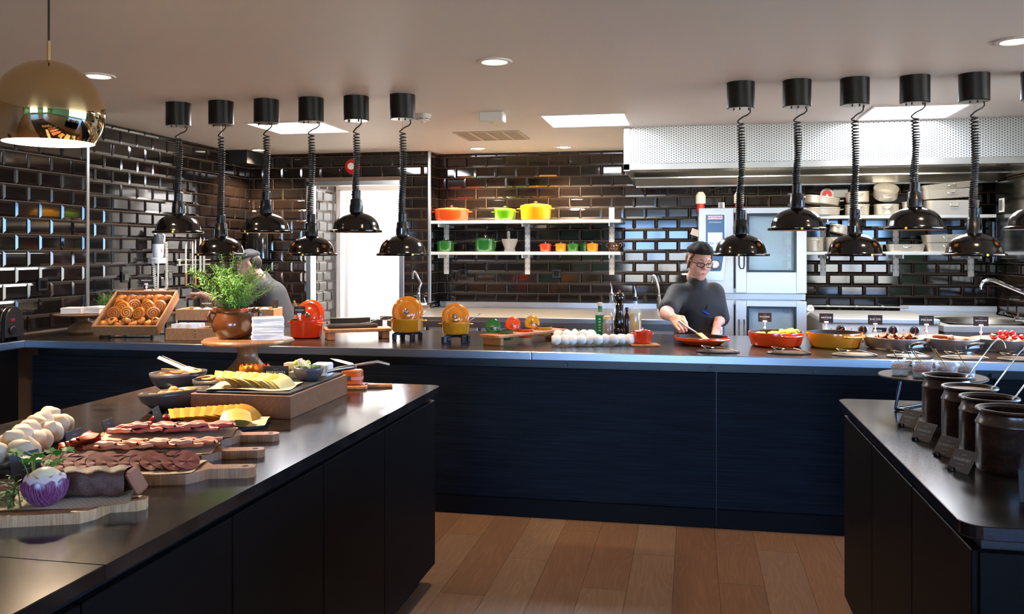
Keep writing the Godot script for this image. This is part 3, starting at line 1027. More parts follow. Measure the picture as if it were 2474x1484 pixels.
func build_shared_materials() -> void:
	M.plate_dark = pm("17181a", 0.35)
	M.plate_grey = pm("6f6c67", 0.4)
	M.mill = pm("0c0807", 0.2, 0.0, {"clearcoat_enabled": true, "clearcoat": 0.6, "clearcoat_roughness": 0.1})
	M.frame_dark = pm("14181c", 0.45, 0.3)
	M.bowl = pm("4a4442", 0.2, 0.0, {"clearcoat_enabled": true, "clearcoat": 0.5})
	M.slate = pm("1a1817", 0.6)
	M.onion = tri_map(pm("ffffff", 0.25), speckle_tex(Color("4e1238"), Color("a8789a"), 44, 5.0, 0.35, 0.85, 9.0), Vector3(9, 3, 9))
	M.crate_dark = tri_map(pm("d8b088", 0.5), M.oak_small, Vector3(2.0, 5.0, 2.0))
	M.walnut_light = tri_map(pm("ffffff", 0.35), M.walnut_tex, Vector3(3.0, 2.0, 3.0))
	M.glaze = pm("4e2a10", 0.16, 0.0, {"clearcoat_enabled": true, "clearcoat": 0.7, "clearcoat_roughness": 0.15})
	M.ladle = pm("d6d4d0", 0.2, 0.9)
	M.bronze = pm("b08a5c", 0.15, 1.0)
	M.iron = pm("0d0d0e", 0.45)
	M.alu = pm("cfcac0", 0.4, 0.75)
	M.spoon = pm("c9c4bb", 0.12, 1.0)
	M.glassy = pm(Color(0.92, 0.96, 0.95, 0.16), 0.03, 0.0, {"transparency": BaseMaterial3D.TRANSPARENCY_ALPHA, "metallic_specular": 0.8})
	M.bamboo = tri_map(pm("e8c49a", 0.5), M.board_tex, Vector3(3.0, 3.0, 1.2))
	M.paper = pm("dcc6ac", 0.85)
	M.walnut = tri_map(pm("ffffff", 0.4), M.walnut_tex, Vector3(3.0, 2.0, 3.0))
# ---------------------------------------------------------------- kitchen along the back wall
func build_kitchen() -> void:
	var s: SurfaceTool
	# steel bench
	var t := th("steel_bench", "long stainless steel work bench under the shelves", "work bench", v(-1.3, 0, 7.3))
	s = mb()
	box(s, v(0.065, 0.865, 0.725), Vector3(2.53, 0.04, 1.44), 0.004)
	box(s, v(-1.265, 0.865, 0.565), Vector3(0.13, 0.04, 1.12), 0.004)
	box(s, v(0.065, 0.905, 1.425), Vector3(2.53, 0.06, 0.02), 0.003)
	ob("worktop", s, M.steel, t)
	s = mb()
	box(s, v(0.0, 0.42, 0.6), Vector3(2.6, 0.84, 1.0))
	ob("carcass", s, M.steel_dull, t)
	var jx := [-1.31, -0.92, -0.46, 0.06, 0.41, 0.86, 1.31]
	for i in 6:
		s = mb()
		box(s, v((jx[i] + jx[i + 1]) / 2, 0.45, 0.06), Vector3(jx[i + 1] - jx[i] - 0.03, 0.68, 0.03), 0.004)
		ob("door", s, M.steel_pale, t)
	# shelves
	for a in [[1.742, "upper"], [1.436, "lower"]]:
		t = th("steel_shelf", "upper steel shelf with orange, green and yellow casseroles" if a[1] == "upper" else "lower steel shelf with green casseroles and small pots", "shelf", v(-1.6, a[0], 8.6), 0.0, "steel shelves left of the hood")
		s = mb()
		box(s, Vector3(0, -0.015, 0.0), Vector3(1.9, 0.03, 0.31), 0.003)
		ob("board", s, M.steel_pale, t)
		for x in [-0.84, 0.0, 0.84]:
			s = mb()
			box(s, Vector3(x, -0.045, 0.0), Vector3(0.012, 0.034, 0.28), 0.002)
			ob("bracket", s, M.steel_pale, t)
	for a in [[1.764, "upper"], [1.437, "lower"]]:
		t = th("steel_shelf", "upper steel shelf of aluminium pots right of the ovens" if a[1] == "upper" else "lower steel shelf of aluminium pots right of the ovens", "shelf", v(1.815, a[0], 8.6), 0.0, "steel shelves right of the ovens")
		s = mb()
		box(s, Vector3(0, -0.015, 0.0), Vector3(1.6, 0.03, 0.31), 0.003)
		ob("board", s, M.steel_pale, t)
		for x in [-0.6, 0.04, 0.68]:
			s = mb()
			box(s, Vector3(x, -0.045, 0.0), Vector3(0.012, 0.034, 0.28), 0.002)
			ob("bracket", s, M.steel_pale, t)
	var rl := ["left slotted wall rail under the coloured casseroles", "middle slotted wall rail under the coloured casseroles", "right slotted wall rail under the coloured casseroles", "slotted wall rail nearest the ovens under the aluminium pots", "middle slotted wall rail under the aluminium pots", "slotted wall rail farthest right under the aluminium pots"]
	var rx := [-2.44, -1.6, -0.76, 1.215, 1.855, 2.495]
	for i in 6:
		t = th("shelf_rail", rl[i], "rail", v(rx[i], 1.22, 8.752), 0.0, "slotted shelf rails on the tiles")
		s = mb()
		box(s, Vector3(0, 0.32, 0), Vector3(0.052, 0.66, 0.012), 0.002)
		ob("strip", s, M.rail, t)
		for k in 12:
			for e in [-1, 1]:
				s = mb()
				box(s, Vector3(e * 0.017, 0.05 + k * 0.05, 0.0062), Vector3(0.004, 0.022, 0.002))
				ob("slot", s, M.black, t)
	build_shelf_pots()
	build_ovens()
	build_range_side()

func build_shelf_pots() -> void:
	var y1 := 1.743
	var y2 := 1.437
	var g := "coloured pots on the steel shelves"
	cocotte("casserole", "large oval orange casserole with lid on the upper shelf", v(-2.335, y1, 8.57), 0.05, 0.125, 0.105, "e2501c", "on", 1.4, g, "e8603a")
	cocotte("casserole", "bright green round casserole on the upper shelf", v(-1.795, y1, 8.58), 0.0, 0.108, 0.1, "4f8a12", "on", 1.0, g, "6f9a24")
	cocotte("casserole", "large yellow oval casserole on the upper shelf", v(-1.485, y1, 8.57), 0.0, 0.125, 0.135, "e09a16", "on", 1.22, g, "e8a828")
	cocotte("casserole", "small dark green casserole at the left end of the lower shelf", v(-2.395, y2, 8.57), 0.1, 0.088, 0.1, "1f5a22", "on", 1.0, g, "163a1a")
	cocotte("casserole", "medium dark green casserole beside the stone mortar", v(-1.99, y2, 8.57), -0.1, 0.105, 0.12, "1f5a22", "on", 1.0, g, "163a1a")
	var mini := [[-1.386, "e0431a", "mini red-orange pot on the lower shelf"], [-1.235, "d98a14", "mini yellow pot between the red and green mini pots"], [-1.118, "2c6a1c", "mini green pot in front of its neighbour on the lower shelf"], [-1.012, "23581a", "mini green pot partly hidden behind another green one"], [-0.929, "d98a14", "mini yellow pot beside the brown jug"]]
	for i in 5:
		cocotte("mini_pot", mini[i][2], v(mini[i][0], y2, 8.66 if i == 3 else 8.55), 0.2 * i, 0.056, 0.07, mini[i][1], "on", 1.0, g)
	# granite mortar with pestle
	var t := th("mortar", "speckled grey granite mortar on the lower shelf", "mortar", v(-1.745, y2, 8.57))
	var s := mb()
	lathe(s, prof([0.0, 0.0, 0.055, 0.0, 0.058, 0.012, 0.05, 0.03, 0.062, 0.06, 0.078, 0.105, 0.08, 0.125, 0.07, 0.125, 0.06, 0.07, 0.03, 0.045, 0.0, 0.042]), 24)
	var gr := tri_map(pm("ffffff", 0.8), speckle_tex(Color("4a4743"), Color("b9b2a6"), 77, 60.0, 0.35, 0.6), Vector3(8, 8, 8))
	ob("bowl", s, gr, t)
	t = th("pestle", "grey granite pestle standing in the mortar", "pestle", v(-1.745, y2 + 0.045, 8.57))
	s = mb()
	tube(s, [Vector3(0, 0.005, 0), Vector3(-0.004, 0.02, 0), Vector3(-0.01, 0.08, 0), Vector3(-0.012, 0.15, 0), Vector3(-0.013, 0.158, 0)], [0.012, 0.022, 0.014, 0.017, 0.008], 10)
	ob("shaft", s, gr, t)
	# brown stoneware jug
	t = th("stoneware_pot", "small round brown stoneware pot at the right end of the lower shelf", "pot", v(-0.722, y2, 8.57))
	s = mb()
	lathe(s, prof([0.0, 0.0, 0.04, 0.0, 0.055, 0.02, 0.062, 0.045, 0.055, 0.07, 0.045, 0.08, 0.052, 0.09, 0.045, 0.09, 0.04, 0.075, 0.0, 0.03]), 24)
	ob("body", s, enamel("4a2a14"), t)
	for e in [-1, 1]:
		s = mb()
		tube(s, [Vector3(e * 0.048, 0.08, 0), Vector3(e * 0.07, 0.075, 0), Vector3(e * 0.072, 0.055, 0), Vector3(e * 0.06, 0.045, 0)], 0.006, 7)
		ob("handle", s, enamel("4a2a14"), t)
	# aluminium pots and trays
	var al := "aluminium pots on the right shelves"
	var put := func(label: String, x: float, y: float, r: float, h: float, tilt: float, turn: float) -> void:
		alu_pot(label, v(x, y, 8.57), r, h, tilt, turn, al)
	put.call("shallow aluminium pan at the bottom of its stack", 1.185, 1.765, 0.15, 0.075, 0.0, 0.2)
	put.call("shallow aluminium pan tilted on top of its stack", 1.175, 1.865, 0.15, 0.075, -0.13, 0.0)
	put.call("deep aluminium pot under another, beside the shallow pans", 1.485, 1.765, 0.105, 0.1, 0.0, 1.45)
	put.call("deep aluminium pot stacked on another, its handle up", 1.49, 1.88, 0.1, 0.1, 0.05, 1.5)
	put.call("deep aluminium pot under the open tilted one", 1.735, 1.765, 0.105, 0.1, 0.0, 1.5)
	put.call("deep aluminium pot tilted open to the room", 1.73, 1.9, 0.105, 0.09, 0.0, 1.5)
	put.call("small aluminium pot half hidden behind a heat lamp", 1.945, 1.765, 0.075, 0.12, 0.0, 1.57)
	put.call("aluminium pot stacked at the left end of the lower shelf", 1.115, 1.438, 0.08, 0.13, 0.0, 1.5)
	put.call("aluminium pot under the tilted one on the lower shelf", 1.31, 1.438, 0.095, 0.13, 0.0, 1.4)
	put.call("aluminium pot tilted on top on the lower shelf", 1.33, 1.6, 0.095, 0.08, -0.25, 0.8)
	put.call("tiny aluminium pan beside the flat tray", 1.655, 1.438, 0.05, 0.06, 0.0, 1.5)
	tray("deep aluminium roasting tray at the bottom of the upper stack", v(2.27, 1.765, 8.57), 0.44, 0.27, 0.125, 0.0)
	tray("deep aluminium roasting tray in the middle of the upper stack", v(2.25, 1.912, 8.57), 0.46, 0.27, 0.075, 0.06)
	tray("deep aluminium roasting tray tilted on top of the upper stack", v(2.25, 1.99, 8.57), 0.47, 0.27, 0.055, 0.1)
	tray("flat aluminium tray alone on the lower shelf", v(1.89, 1.438, 8.55), 0.31, 0.2, 0.065, 0.0)
	tray("aluminium tray at the bottom of the lower pair", v(2.22, 1.438, 8.57), 0.34, 0.24, 0.075, 0.0)
	tray("aluminium tray on top of the lower pair", v(2.22, 1.519, 8.57), 0.35, 0.24, 0.07, 0.02)

func alu_pot(label: String, at: Vector3, r: float, h: float, tilt: float, turn: float, g: String) -> void:
	var t := th("aluminium_pot", label, "pot", at, turn, g)
	var s := mb()
	lathe(s, prof([0.0, 0.0, r * 0.9, 0.0, r * 0.98, r * 0.06, r, h - 0.012, r * 1.03, h - 0.01, r * 1.03, h, r * 0.97, h, r * 0.95, 0.02, 0.0, 0.008]), 30)
	ob("body", s, M.alu, t)
	for e in [0.0, PI]:
		s = mb()
		var q := Basis(Vector3.UP, e)
		var c := func(x: float, y: float, z: float) -> Vector3:
			return q * Vector3(x, y, z)
		tube(s, [c.call(r * 0.98, h * 0.72, -0.04), c.call(r + 0.03, h * 0.8, -0.032), c.call(r + 0.036, h * 0.82, 0.0), c.call(r + 0.03, h * 0.8, 0.032), c.call(r * 0.98, h * 0.72, 0.04)], 0.006, 7)
		ob("handle", s, M.alu, t)
	t.rotation = Vector3(0, turn, 0)
	t.basis = Basis(Vector3(0, 0, 1), tilt) * t.basis
	if label.contains("tilted open"):
		t.basis = Basis(Vector3.RIGHT, 0.6) * t.basis
		t.position += Vector3(0, 0.035, -0.02)

func tray(label: String, at: Vector3, w: float, d: float, h: float, tilt: float) -> void:
	var t := th("roasting_tray", label, "tray", at, 0.0, "aluminium trays on the right shelves")
	var s := mb()
	slab(s, rrect(w - 0.03, d - 0.03, 0.03, 3), 0.0, 0.01)
	var o := rrect(w, d, 0.04, 4)
	var inn := rrect(w - 0.03, d - 0.03, 0.03, 4)
	s.set_smooth_group(-1)
	for i in o.size():
		var j := (i + 1) % o.size()
		quad(s, Vector3(o[i].x, h, o[i].y), Vector3(inn[i].x, 0, inn[i].y), Vector3(inn[j].x, 0, inn[j].y), Vector3(o[j].x, h, o[j].y))
		quad(s, Vector3(o[j].x, h, o[j].y) * Vector3(0.98, 1, 0.98), Vector3(inn[j].x, 0.01, inn[j].y) * Vector3(0.98, 1, 0.98), Vector3(inn[i].x, 0.01, inn[i].y) * Vector3(0.98, 1, 0.98), Vector3(o[i].x, h, o[i].y) * Vector3(0.98, 1, 0.98))
		quad(s, Vector3(o[i].x, h, o[i].y), Vector3(o[j].x, h, o[j].y), Vector3(o[j].x * 0.98, h, o[j].y * 0.98), Vector3(o[i].x * 0.98, h, o[i].y * 0.98))
	ob("body", s, M.alu, t)
	s = mb()
	tube(s, [Vector3(-0.035, h * 0.8, d / 2 - 0.002), Vector3(-0.03, h * 0.55, d / 2 + 0.016), Vector3(0.03, h * 0.55, d / 2 + 0.016), Vector3(0.035, h * 0.8, d / 2 - 0.002)], 0.005, 7)
	ob("handle", s, M.chrome, t)
	t.rotation.z = tilt

func oven_unit(label: String, y0: float, h: float, full: bool) -> void:
	var x0 := 0.064
	var x1 := 0.925
	var w := x1 - x0
	var t := th("combi_oven", label, "oven", v(x0, y0, 7.6), 0.0, "stacked combi ovens")
	var s := mb()
	# shell: back, sides, top, bottom
	box(s, v(w / 2, h / 2, 0.93), Vector3(w, h, 0.1))
	box(s, v(0.14, h / 2, 0.47), Vector3(0.28, h, 0.86))
	box(s, v(w - 0.02, h / 2, 0.47), Vector3(0.04, h, 0.86))
	box(s, v(w / 2, 0.02, 0.47), Vector3(w, 0.04, 0.86))
	box(s, v(w / 2, h - 0.02, 0.47), Vector3(w, 0.04, 0.86))
	ob("shell", s, M.steel_pale, t)
	s = mb()
	box(s, v(0.143, h / 2, 0.02), Vector3(0.285, h, 0.04), 0.004)
	var cp := ob("control_column", s, M.steel_pale, t)
	# blue control panel with a tapered foot
	s = mb()
	var top := h - 0.045
	var pb := top - 0.557
	var tf := Transform3D(Basis(Vector3(1, 0, 0), Vector3(0, 0, 1), Vector3(0, 1, 0)), Vector3.ZERO)
	slab(s, PackedVector2Array([Vector2(0.043, top), Vector2(0.225, top), Vector2(0.225, pb + 0.25), Vector2(0.2, pb), Vector2(0.068, pb), Vector2(0.043, pb + 0.25)]), 0.0, 0.006, 0.0, tf)
	ob("panel_border", s, pm("c2c6c8", 0.3, 0.6), cp)
	s = mb()
	slab(s, PackedVector2Array([Vector2(0.058, top - 0.012), Vector2(0.21, top - 0.012), Vector2(0.21, pb + 0.26), Vector2(0.186, pb + 0.09), Vector2(0.176, pb + 0.075), Vector2(0.092, pb + 0.075), Vector2(0.082, pb + 0.09), Vector2(0.058, pb + 0.26)]), 0.006, 0.009, 0.0, tf)
	ob("control_panel", s, pm("3f6486", 0.3), cp)
	s = mb()
	box(s, Vector3(0.134, top - 0.035, 0.0095), Vector3(0.12, 0.03, 0.002), 0.0005)
	var lb := ob("logo_plate", s, pm("e4e4e4", 0.4), cp)
	letters("RATIONAL", 0.0185, pm("c0283c", 0.5), lb, Vector3(0.134, top - 0.035, 0.011), false)
	letters("SelfCookingCenter", 0.0085, pm("d6dde2", 0.5), cp, Vector3(0.134, top - 0.074, 0.0098), false)
	s = mb()
	box(s, Vector3(0.134, top - 0.235, 0.0095), Vector3(0.118, 0.15, 0.002), 0.0005)
	ob("screen", s, glow("cfe2ee", 0.25), cp)
	for i in 4:
		s = mb()
		box(s, Vector3(0.1 + 0.068 * (i % 2), top - 0.25 - 0.034 * (i / 2), 0.011), Vector3(0.05, 0.022, 0.001))
		ob("screen_field", s, pm("9db6c6", 0.4), cp)
	s = mb()
	lathe(s, prof([0.0, 0.0, 0.036, 0.0, 0.036, 0.004, 0.03, 0.006, 0.026, 0.02, 0.024, 0.022, 0.0, 0.022]), 28, Vector3(0.134, pb + 0.13, 0.009), Basis(Vector3.RIGHT, PI / 2))
	ob("dial", s, pm("d4d0c6", 0.25, 0.6), cp)
	s = mb()
	lathe(s, prof([0.036, 0.0, 0.043, 0.0, 0.043, 0.003, 0.036, 0.003]), 28, Vector3(0.134, pb + 0.13, 0.0085), Basis(Vector3.RIGHT, PI / 2))
	ob("dial_ring", s, pm("22323f", 0.4), cp)
	# door: frame round a window
	var dx0 := 0.3
	var wx0 := 0.389
	var wx1 := 0.778
	var wy1 := h - 0.048
	var wy0 := h - 0.533
	s = mb()
	var dep := 0.05
	box(s, v((dx0 + wx0) / 2, h / 2, -0.005), Vector3(wx0 - dx0, h - 0.01, dep), 0.004)
	box(s, v((wx1 + w) / 2, h / 2, -0.005), Vector3(w - wx1, h - 0.01, dep), 0.004)
	box(s, v((wx0 + wx1) / 2, (wy0 + 0.005) / 2, -0.005), Vector3(wx1 - wx0, wy0 - 0.005, dep))
	box(s, v((wx0 + wx1) / 2, (wy1 + h - 0.005) / 2, -0.005), Vector3(wx1 - wx0, h - 0.005 - wy1, dep))
	var dr := ob("door", s, M.steel_pale, t)
	s = mb()
	var fw := 0.018
	box(s, v(wx0 + fw / 2, (wy0 + wy1) / 2, -0.02), Vector3(fw, wy1 - wy0, 0.03), 0.003)
	box(s, v(wx1 - fw / 2, (wy0 + wy1) / 2, -0.02), Vector3(fw, wy1 - wy0, 0.03), 0.003)
	box(s, v((wx0 + wx1) / 2, wy0 + fw / 2, -0.02), Vector3(wx1 - wx0 - 2 * fw, fw, 0.03), 0.003)
	box(s, v((wx0 + wx1) / 2, wy1 - fw / 2, -0.02), Vector3(wx1 - wx0 - 2 * fw, fw, 0.03), 0.003)
	ob("window_seal", s, pm("1e252b", 0.3), dr)
	s = mb()
	box(s, v((wx0 + wx1) / 2, (wy0 + wy1) / 2, -0.012), Vector3(wx1 - wx0 - 0.03, wy1 - wy0 - 0.03, 0.006))
	ob("window_pane", s, pm(Color(0.75, 0.85, 0.9, 0.3), 0.02, 0.0, {"transparency": BaseMaterial3D.TRANSPARENCY_ALPHA, "metallic_specular": 1.0}), dr)
	s = mb()
	tube(s, [v(0.325, h * 0.78, -0.03), v(0.325, h * 0.78, -0.07), v(0.325, wy0 + 0.06, -0.07), v(0.335, wy0 + 0.03, -0.07), v(0.36, wy0 + 0.03, -0.07), v(0.365, wy0 + 0.06, -0.07), v(0.365, h * 0.78, -0.07), v(0.365, h * 0.78, -0.03)], 0.006, 7)
	ob("handle", s, M.black, dr)
	# cavity with racks
	s = mb()
	box(s, v((wx0 + wx1) / 2 + 0.02, h * 0.5, 0.6), Vector3(0.5, h - 0.08, 0.02))
	ob("cavity_wall", s, pm("b8c4cc", 0.3, 0.7), t)
	for i in 5:
		s = mb()
		box(s, v(0.74, wy0 + 0.06 + i * 0.095, 0.3), Vector3(0.03, 0.06, 0.4), 0.004)
		ob("rack_rail", s, M.steel_pale, t)
	s = mb()
	tube(s, [v(0.735, wy0, 0.12), v(0.735, wy1, 0.12)], 0.006, 6)
	ob("rack_post", s, M.steel_pale, t)

func build_ovens() -> void:
	var s := mb()
	oven_unit("upper combi steam oven with blue control panel behind the woman cook", 1.09, 0.71, true)
	oven_unit("lower combi steam oven under the other behind the bar", 0.3, 0.735, false)
	var t := th("oven_stand", "low steel stand carrying the stacked ovens", "stand", v(0.4945, 0, 7.6))
	s = mb()
	box(s, v(0, 0.15, 0.47), Vector3(0.86, 0.298, 0.86), 0.004)
	ob("frame", s, M.steel_dull, t)
	t = th("oven_spacer", "steel spacer frame between the stacked ovens", "frame", v(0.4945, 1.036, 7.6))
	s = mb()
	box(s, v(0, 0.0265, 0.49), Vector3(0.86, 0.053, 0.9), 0.003)
	ob("bar", s, M.steel_pale, t)
	# power plugs above the oven, red and cream
	for a in [[0.092, "red and cream power plug above the oven's left corner"], [0.445, "red and cream power plug partly behind a heat lamp cord"]]:
		t = th("power_plug", a[1], "plug", v(a[0], 1.81, 8.66), 0.0, "power plugs above the ovens")
		s = mb()
		lathe(s, prof([0.0, 0.0, 0.04, 0.0, 0.042, 0.02, 0.036, 0.08, 0.0, 0.08]), 18)
		ob("socket_base", s, pm("b3211c", 0.4), t)
		s = mb()
		lathe(s, prof([0.04, 0.08, 0.047, 0.085, 0.047, 0.16, 0.038, 0.175, 0.024, 0.195, 0.0, 0.197]), 18)
		ob("plug_cap", s, pm("d8d2c0", 0.4), t)
		s = mb()
		box(s, Vector3(0, 0.05, -0.055), Vector3(0.06, 0.1, 0.03), 0.004)
		ob("wall_box", s, pm("b3211c", 0.4), t)
	t = th("paper_tag", "torn cream paper tag hanging on the oven's left side", "paper", v(0.036, 1.6, 7.75))
	s = mb()
	box(s, Vector3(0, 0, 0), Vector3(0.07, 0.055, 0.002), 0.0005, Basis(Vector3(0, 0, 1), -0.35))
	ob("sheet", s, pm("d8c6b0", 0.8), t)
	t = th("white_cap", "small white cap standing on top of the upper oven", "cap", v(0.26, 1.801, 7.9))
	s = mb()
	lathe(s, prof([0.0, 0.0, 0.027, 0.0, 0.026, 0.06, 0.0, 0.062]), 16)
	ob("cap_body", s, M.white, t)

func knob_unit(t: Node3D, x: float, y: float, z: float, turn: float) -> void:
	var s := mb()
	lathe(s, prof([0.0, 0.0, 0.036, 0.0, 0.036, 0.006, 0.03, 0.008]), 24, Vector3(x, y, z), Basis(Vector3.RIGHT, PI / 2))
	var d := ob("dial_plate", s, pm("c8ccd0", 0.25, 0.8), t)
	s = mb()
	lathe(s, prof([0.027, 0.0, 0.026, 0.024, 0.022, 0.027, 0.0, 0.027]), 24, Vector3(x, y, z + 0.006), Basis(Vector3.RIGHT, PI / 2))
	ob("knob", s, M.black, d)
	s = mb()
	box(s, Vector3(x, y, z + 0.034), Vector3(0.006, 0.044, 0.004), 0.001, Basis(Vector3(0, 0, 1), turn))
	ob("pointer", s, pm("c22a18", 0.4), d)

func build_range_side() -> void:
	var s := mb()
	var t := th("cooking_range", "white-fronted cooking range with four black and red knobs", "range", v(1.43, 0, 7.3))
	box(s, v(0, 0.45, 0.5), Vector3(0.84, 0.88, 0.98), 0.004)
	ob("body", s, M.steel_dull, t)
	s = mb()
	box(s, v(0, 0.9, 0.48), Vector3(0.86, 0.038, 1.02), 0.006)
	ob("cooktop", s, M.steel_pale, t)
	s = mb()
	box(s, v(0, 0.78, -0.005), Vector3(0.84, 0.19, 0.03), 0.004)
	ob("control_front", s, pm("e4e2dc", 0.4, 0.2), t)
	for a in [[-0.288, -0.8], [-0.126, 0.05], [0.093, -0.1], [0.246, -0.1]]:
		knob_unit(t, a[0], 0.834, 0.02, a[1])
	s = mb()
	slab(s, PackedVector2Array([Vector2(-0.058, 0.818), Vector2(-0.05, 0.85), Vector2(0.05, 0.85), Vector2(0.042, 0.818)]), 0.02, 0.022, 0.0, Transform3D(Basis(Vector3(1, 0, 0), Vector3(0, 0, 1), Vector3(0, 1, 0)), Vector3(0, 0, 0)))
	var pl := ob("badge", s, M.black, t)
	letters("SYSTEM", 0.013, pm("d8d8d4", 0.5), pl, Vector3(-0.02, 0.827, 0.0228), false)
	for x in [-0.36, -0.21, 0.17, 0.32]:
		s = mb()
		blob(s, Vector3(x, 0.836, 0.021), Vector3(0.004, 0.004, 0.003), 0.0, 0.0, 8, 5)
		ob("pilot_light", s, M.black, t)
	# steel sink bench at the right end
	t = th("sink_bench", "stainless steel sink bench at the right end of the cooking line", "sink", v(2.29, 0, 7.3))
	s = mb()
	box(s, v(0, 0.845, 0.07), Vector3(0.8, 0.05, 0.14), 0.004)
	box(s, v(0, 0.845, 1.23), Vector3(0.8, 0.05, 0.42), 0.004)
	box(s, v(-0.36, 0.845, 0.58), Vector3(0.08, 0.05, 0.9), 0.004)
	box(s, v(0.36, 0.845, 0.58), Vector3(0.08, 0.05, 0.9), 0.004)
	ob("rim", s, M.steel_pale, t)
	s = mb()
	lathe(s, prof([0.0, 0.64, 0.2, 0.64, 0.28, 0.7, 0.31, 0.86, 0.325, 0.874, 0.34, 0.87]), 36, v(0, 0, 0.58), Basis.IDENTITY, 1.0, 1.25)
	ob("basin", s, M.steel, t)
	s = mb()
	box(s, v(0, 0.41, 0.04), Vector3(0.78, 0.82, 0.05), 0.003)
	box(s, v(-0.39, 0.41, 0.7), Vector3(0.012, 0.82, 1.3), 0.003)
	ob("apron", s, M.steel_dull, t)
	s = mb()
	box(s, v(0.0, 0.885, 1.425), Vector3(0.82, 0.11, 0.02), 0.002)
	box(s, v(0.0, 0.92, 1.41), Vector3(0.82, 0.05, 0.02), 0.002)
	ob("splashback", s, M.steel_pale, t)
	# faucets
	faucet("tall chrome tap with long angled spout at the right sink", v(2.515, 0.87, 7.4), [Vector3(0, 0.16, 0), Vector3(-0.005, 0.22, 0), Vector3(-0.03, 0.252, 0), Vector3(-0.24, 0.345, 0), Vector3(-0.28, 0.352, 0), Vector3(-0.315, 0.335, 0), Vector3(-0.33, 0.3, 0), Vector3(-0.332, 0.275, 0)], 0.014, -0.12)
	faucet("chrome tap with lever by the bright doorway", v(-2.56, 0.886, 8.2), [Vector3(0, 0.16, 0), Vector3(0.005, 0.2, 0), Vector3(0.025, 0.245, 0), Vector3(-0.03, 0.345, 0), Vector3(-0.045, 0.362, 0), Vector3(-0.058, 0.35, 0), Vector3(-0.06, 0.29, 0)], 0.0115, 0.1)
	faucet("chrome tap beside the woman cook's shoulder", v(-0.284, 0.886, 8.2), [Vector3(0, 0.16, 0), Vector3(0, 0.2, 0), Vector3(-0.012, 0.26, 0), Vector3(-0.035, 0.33, 0), Vector3(-0.05, 0.338, 0), Vector3(-0.058, 0.32, 0), Vector3(-0.06, 0.27, 0)], 0.0115, 0.07)
	# fittings on the back wall
	t = th("power_socket", "black square power socket with a round plug under the shelves", "socket", v(-2.268, 1.22, 8.748))
	socket_parts(t, true)
	t = th("power_socket", "plain black wall switch plate under the middle of the shelves", "switch", v(-1.305, 1.22, 8.748))
	socket_parts(t, false)
	t = th("fire_alarm", "round red fire alarm sounder above the doorway", "alarm", v(-3.323, 2.29, 8.435))
	s = mb()
	lathe(s, prof([0.0, 0.0, 0.075, 0.0, 0.078, 0.012, 0.07, 0.035, 0.045, 0.05, 0.0, 0.052]), 28, Vector3.ZERO, Basis(Vector3.RIGHT, PI / 2))
	ob("housing", s, pm("c01a18", 0.35), t)
	s = mb()
	lathe(s, prof([0.034, 0.0, 0.034, 0.006, 0.0, 0.008]), 20, Vector3(0, 0, 0.05), Basis(Vector3.RIGHT, PI / 2))
	ob("face_label", s, M.white, t)
	t = th("wall_can", "round tin lid with red disc leaning behind the shallow pans", "lid", v(1.246, 1.97, 8.74))
	s = mb()
	lathe(s, prof([0.0, 0.0, 0.06, 0.0, 0.06, 0.02, 0.055, 0.022, 0.0, 0.022]), 24, Vector3.ZERO, Basis(Vector3.RIGHT, PI / 2))
	ob("rim", s, pm("b9b8b2", 0.4), t)
	s = mb()
	lathe(s, prof([0.042, 0.0, 0.042, 0.003, 0.0, 0.003]), 24, Vector3(0, 0, 0.022), Basis(Vector3.RIGHT, PI / 2))
	ob("red_disc", s, pm("d2332c", 0.5), t)
	s = mb()
	box(s, Vector3(0, -0.012, 0.0265), Vector3(0.016, 0.03, 0.002))
	ob("white_mark", s, M.white, t)
	t = th("junction_box", "flat grey box on the tiles above the shallow pans", "junction box", v(1.364, 1.98, 8.74))
	s = mb()
	box(s, Vector3(0, 0, 0), Vector3(0.14, 0.085, 0.03), 0.008)
	ob("housing", s, pm("9a9d99", 0.5), t)
	# black towel dispenser and steel panel by the right wall
	t = th("towel_dispenser", "black towel dispenser in the corner under the shelf", "dispenser", v(2.655, 1.33, 8.66))
	s = mb()
	slab(s, rrect(0.1, 0.16, 0.03, 4), 0.0, 0.38, 0.01)
	ob("housing", s, M.black_gloss, t)
	t = th("steel_cabinet", "steel cabinet with a printed label on the right side wall", "cabinet", v(2.704, 1.37, 8.09))
	s = mb()
	box(s, Vector3(-0.03, 0.34, 0), Vector3(0.056, 0.68, 0.96), 0.004)
	ob("housing", s, M.steel_mirror, t)
	s = mb()
	box(s, Vector3(-0.0595, 0.47, -0.32), Vector3(0.003, 0.12, 0.13), 0.001)
	var lb := ob("label_plate", s, M.white, t)
	s = mb()
	box(s, Vector3(-0.0612, 0.47, -0.335), Vector3(0.001, 0.09, 0.08))
	ob("printed_block", s, pm("6a707c", 0.5), lb)
	s = mb()
	box(s, Vector3(-0.0612, 0.47, -0.275), Vector3(0.001, 0.05, 0.008))
	ob("printed_block", s, M.black, lb)
	# pipe, gauge and hoses left of the range
	t = th("gas_pipe", "dark horizontal pipe on the tiles behind the range", "pipe", v(1.45, 0.925, 8.7))
	s = mb()
	tube(s, [Vector3(-0.42, 0, 0), Vector3(0.5, 0, 0)], 0.012, 10)
	ob("pipe_run", s, M.steel_dull, t)
	for x in [-0.2, 0.05, 0.28]:
		s = mb()
		tube(s, [Vector3(x - 0.012, 0, 0), Vector3(x + 0.012, 0, 0)], 0.018, 10)
		ob("clamp", s, M.steel_dull, t)
	t = th("pressure_gauge", "small round white pressure gauge beside the oven", "gauge", v(1.03, 0.935, 8.2))
	s = mb()
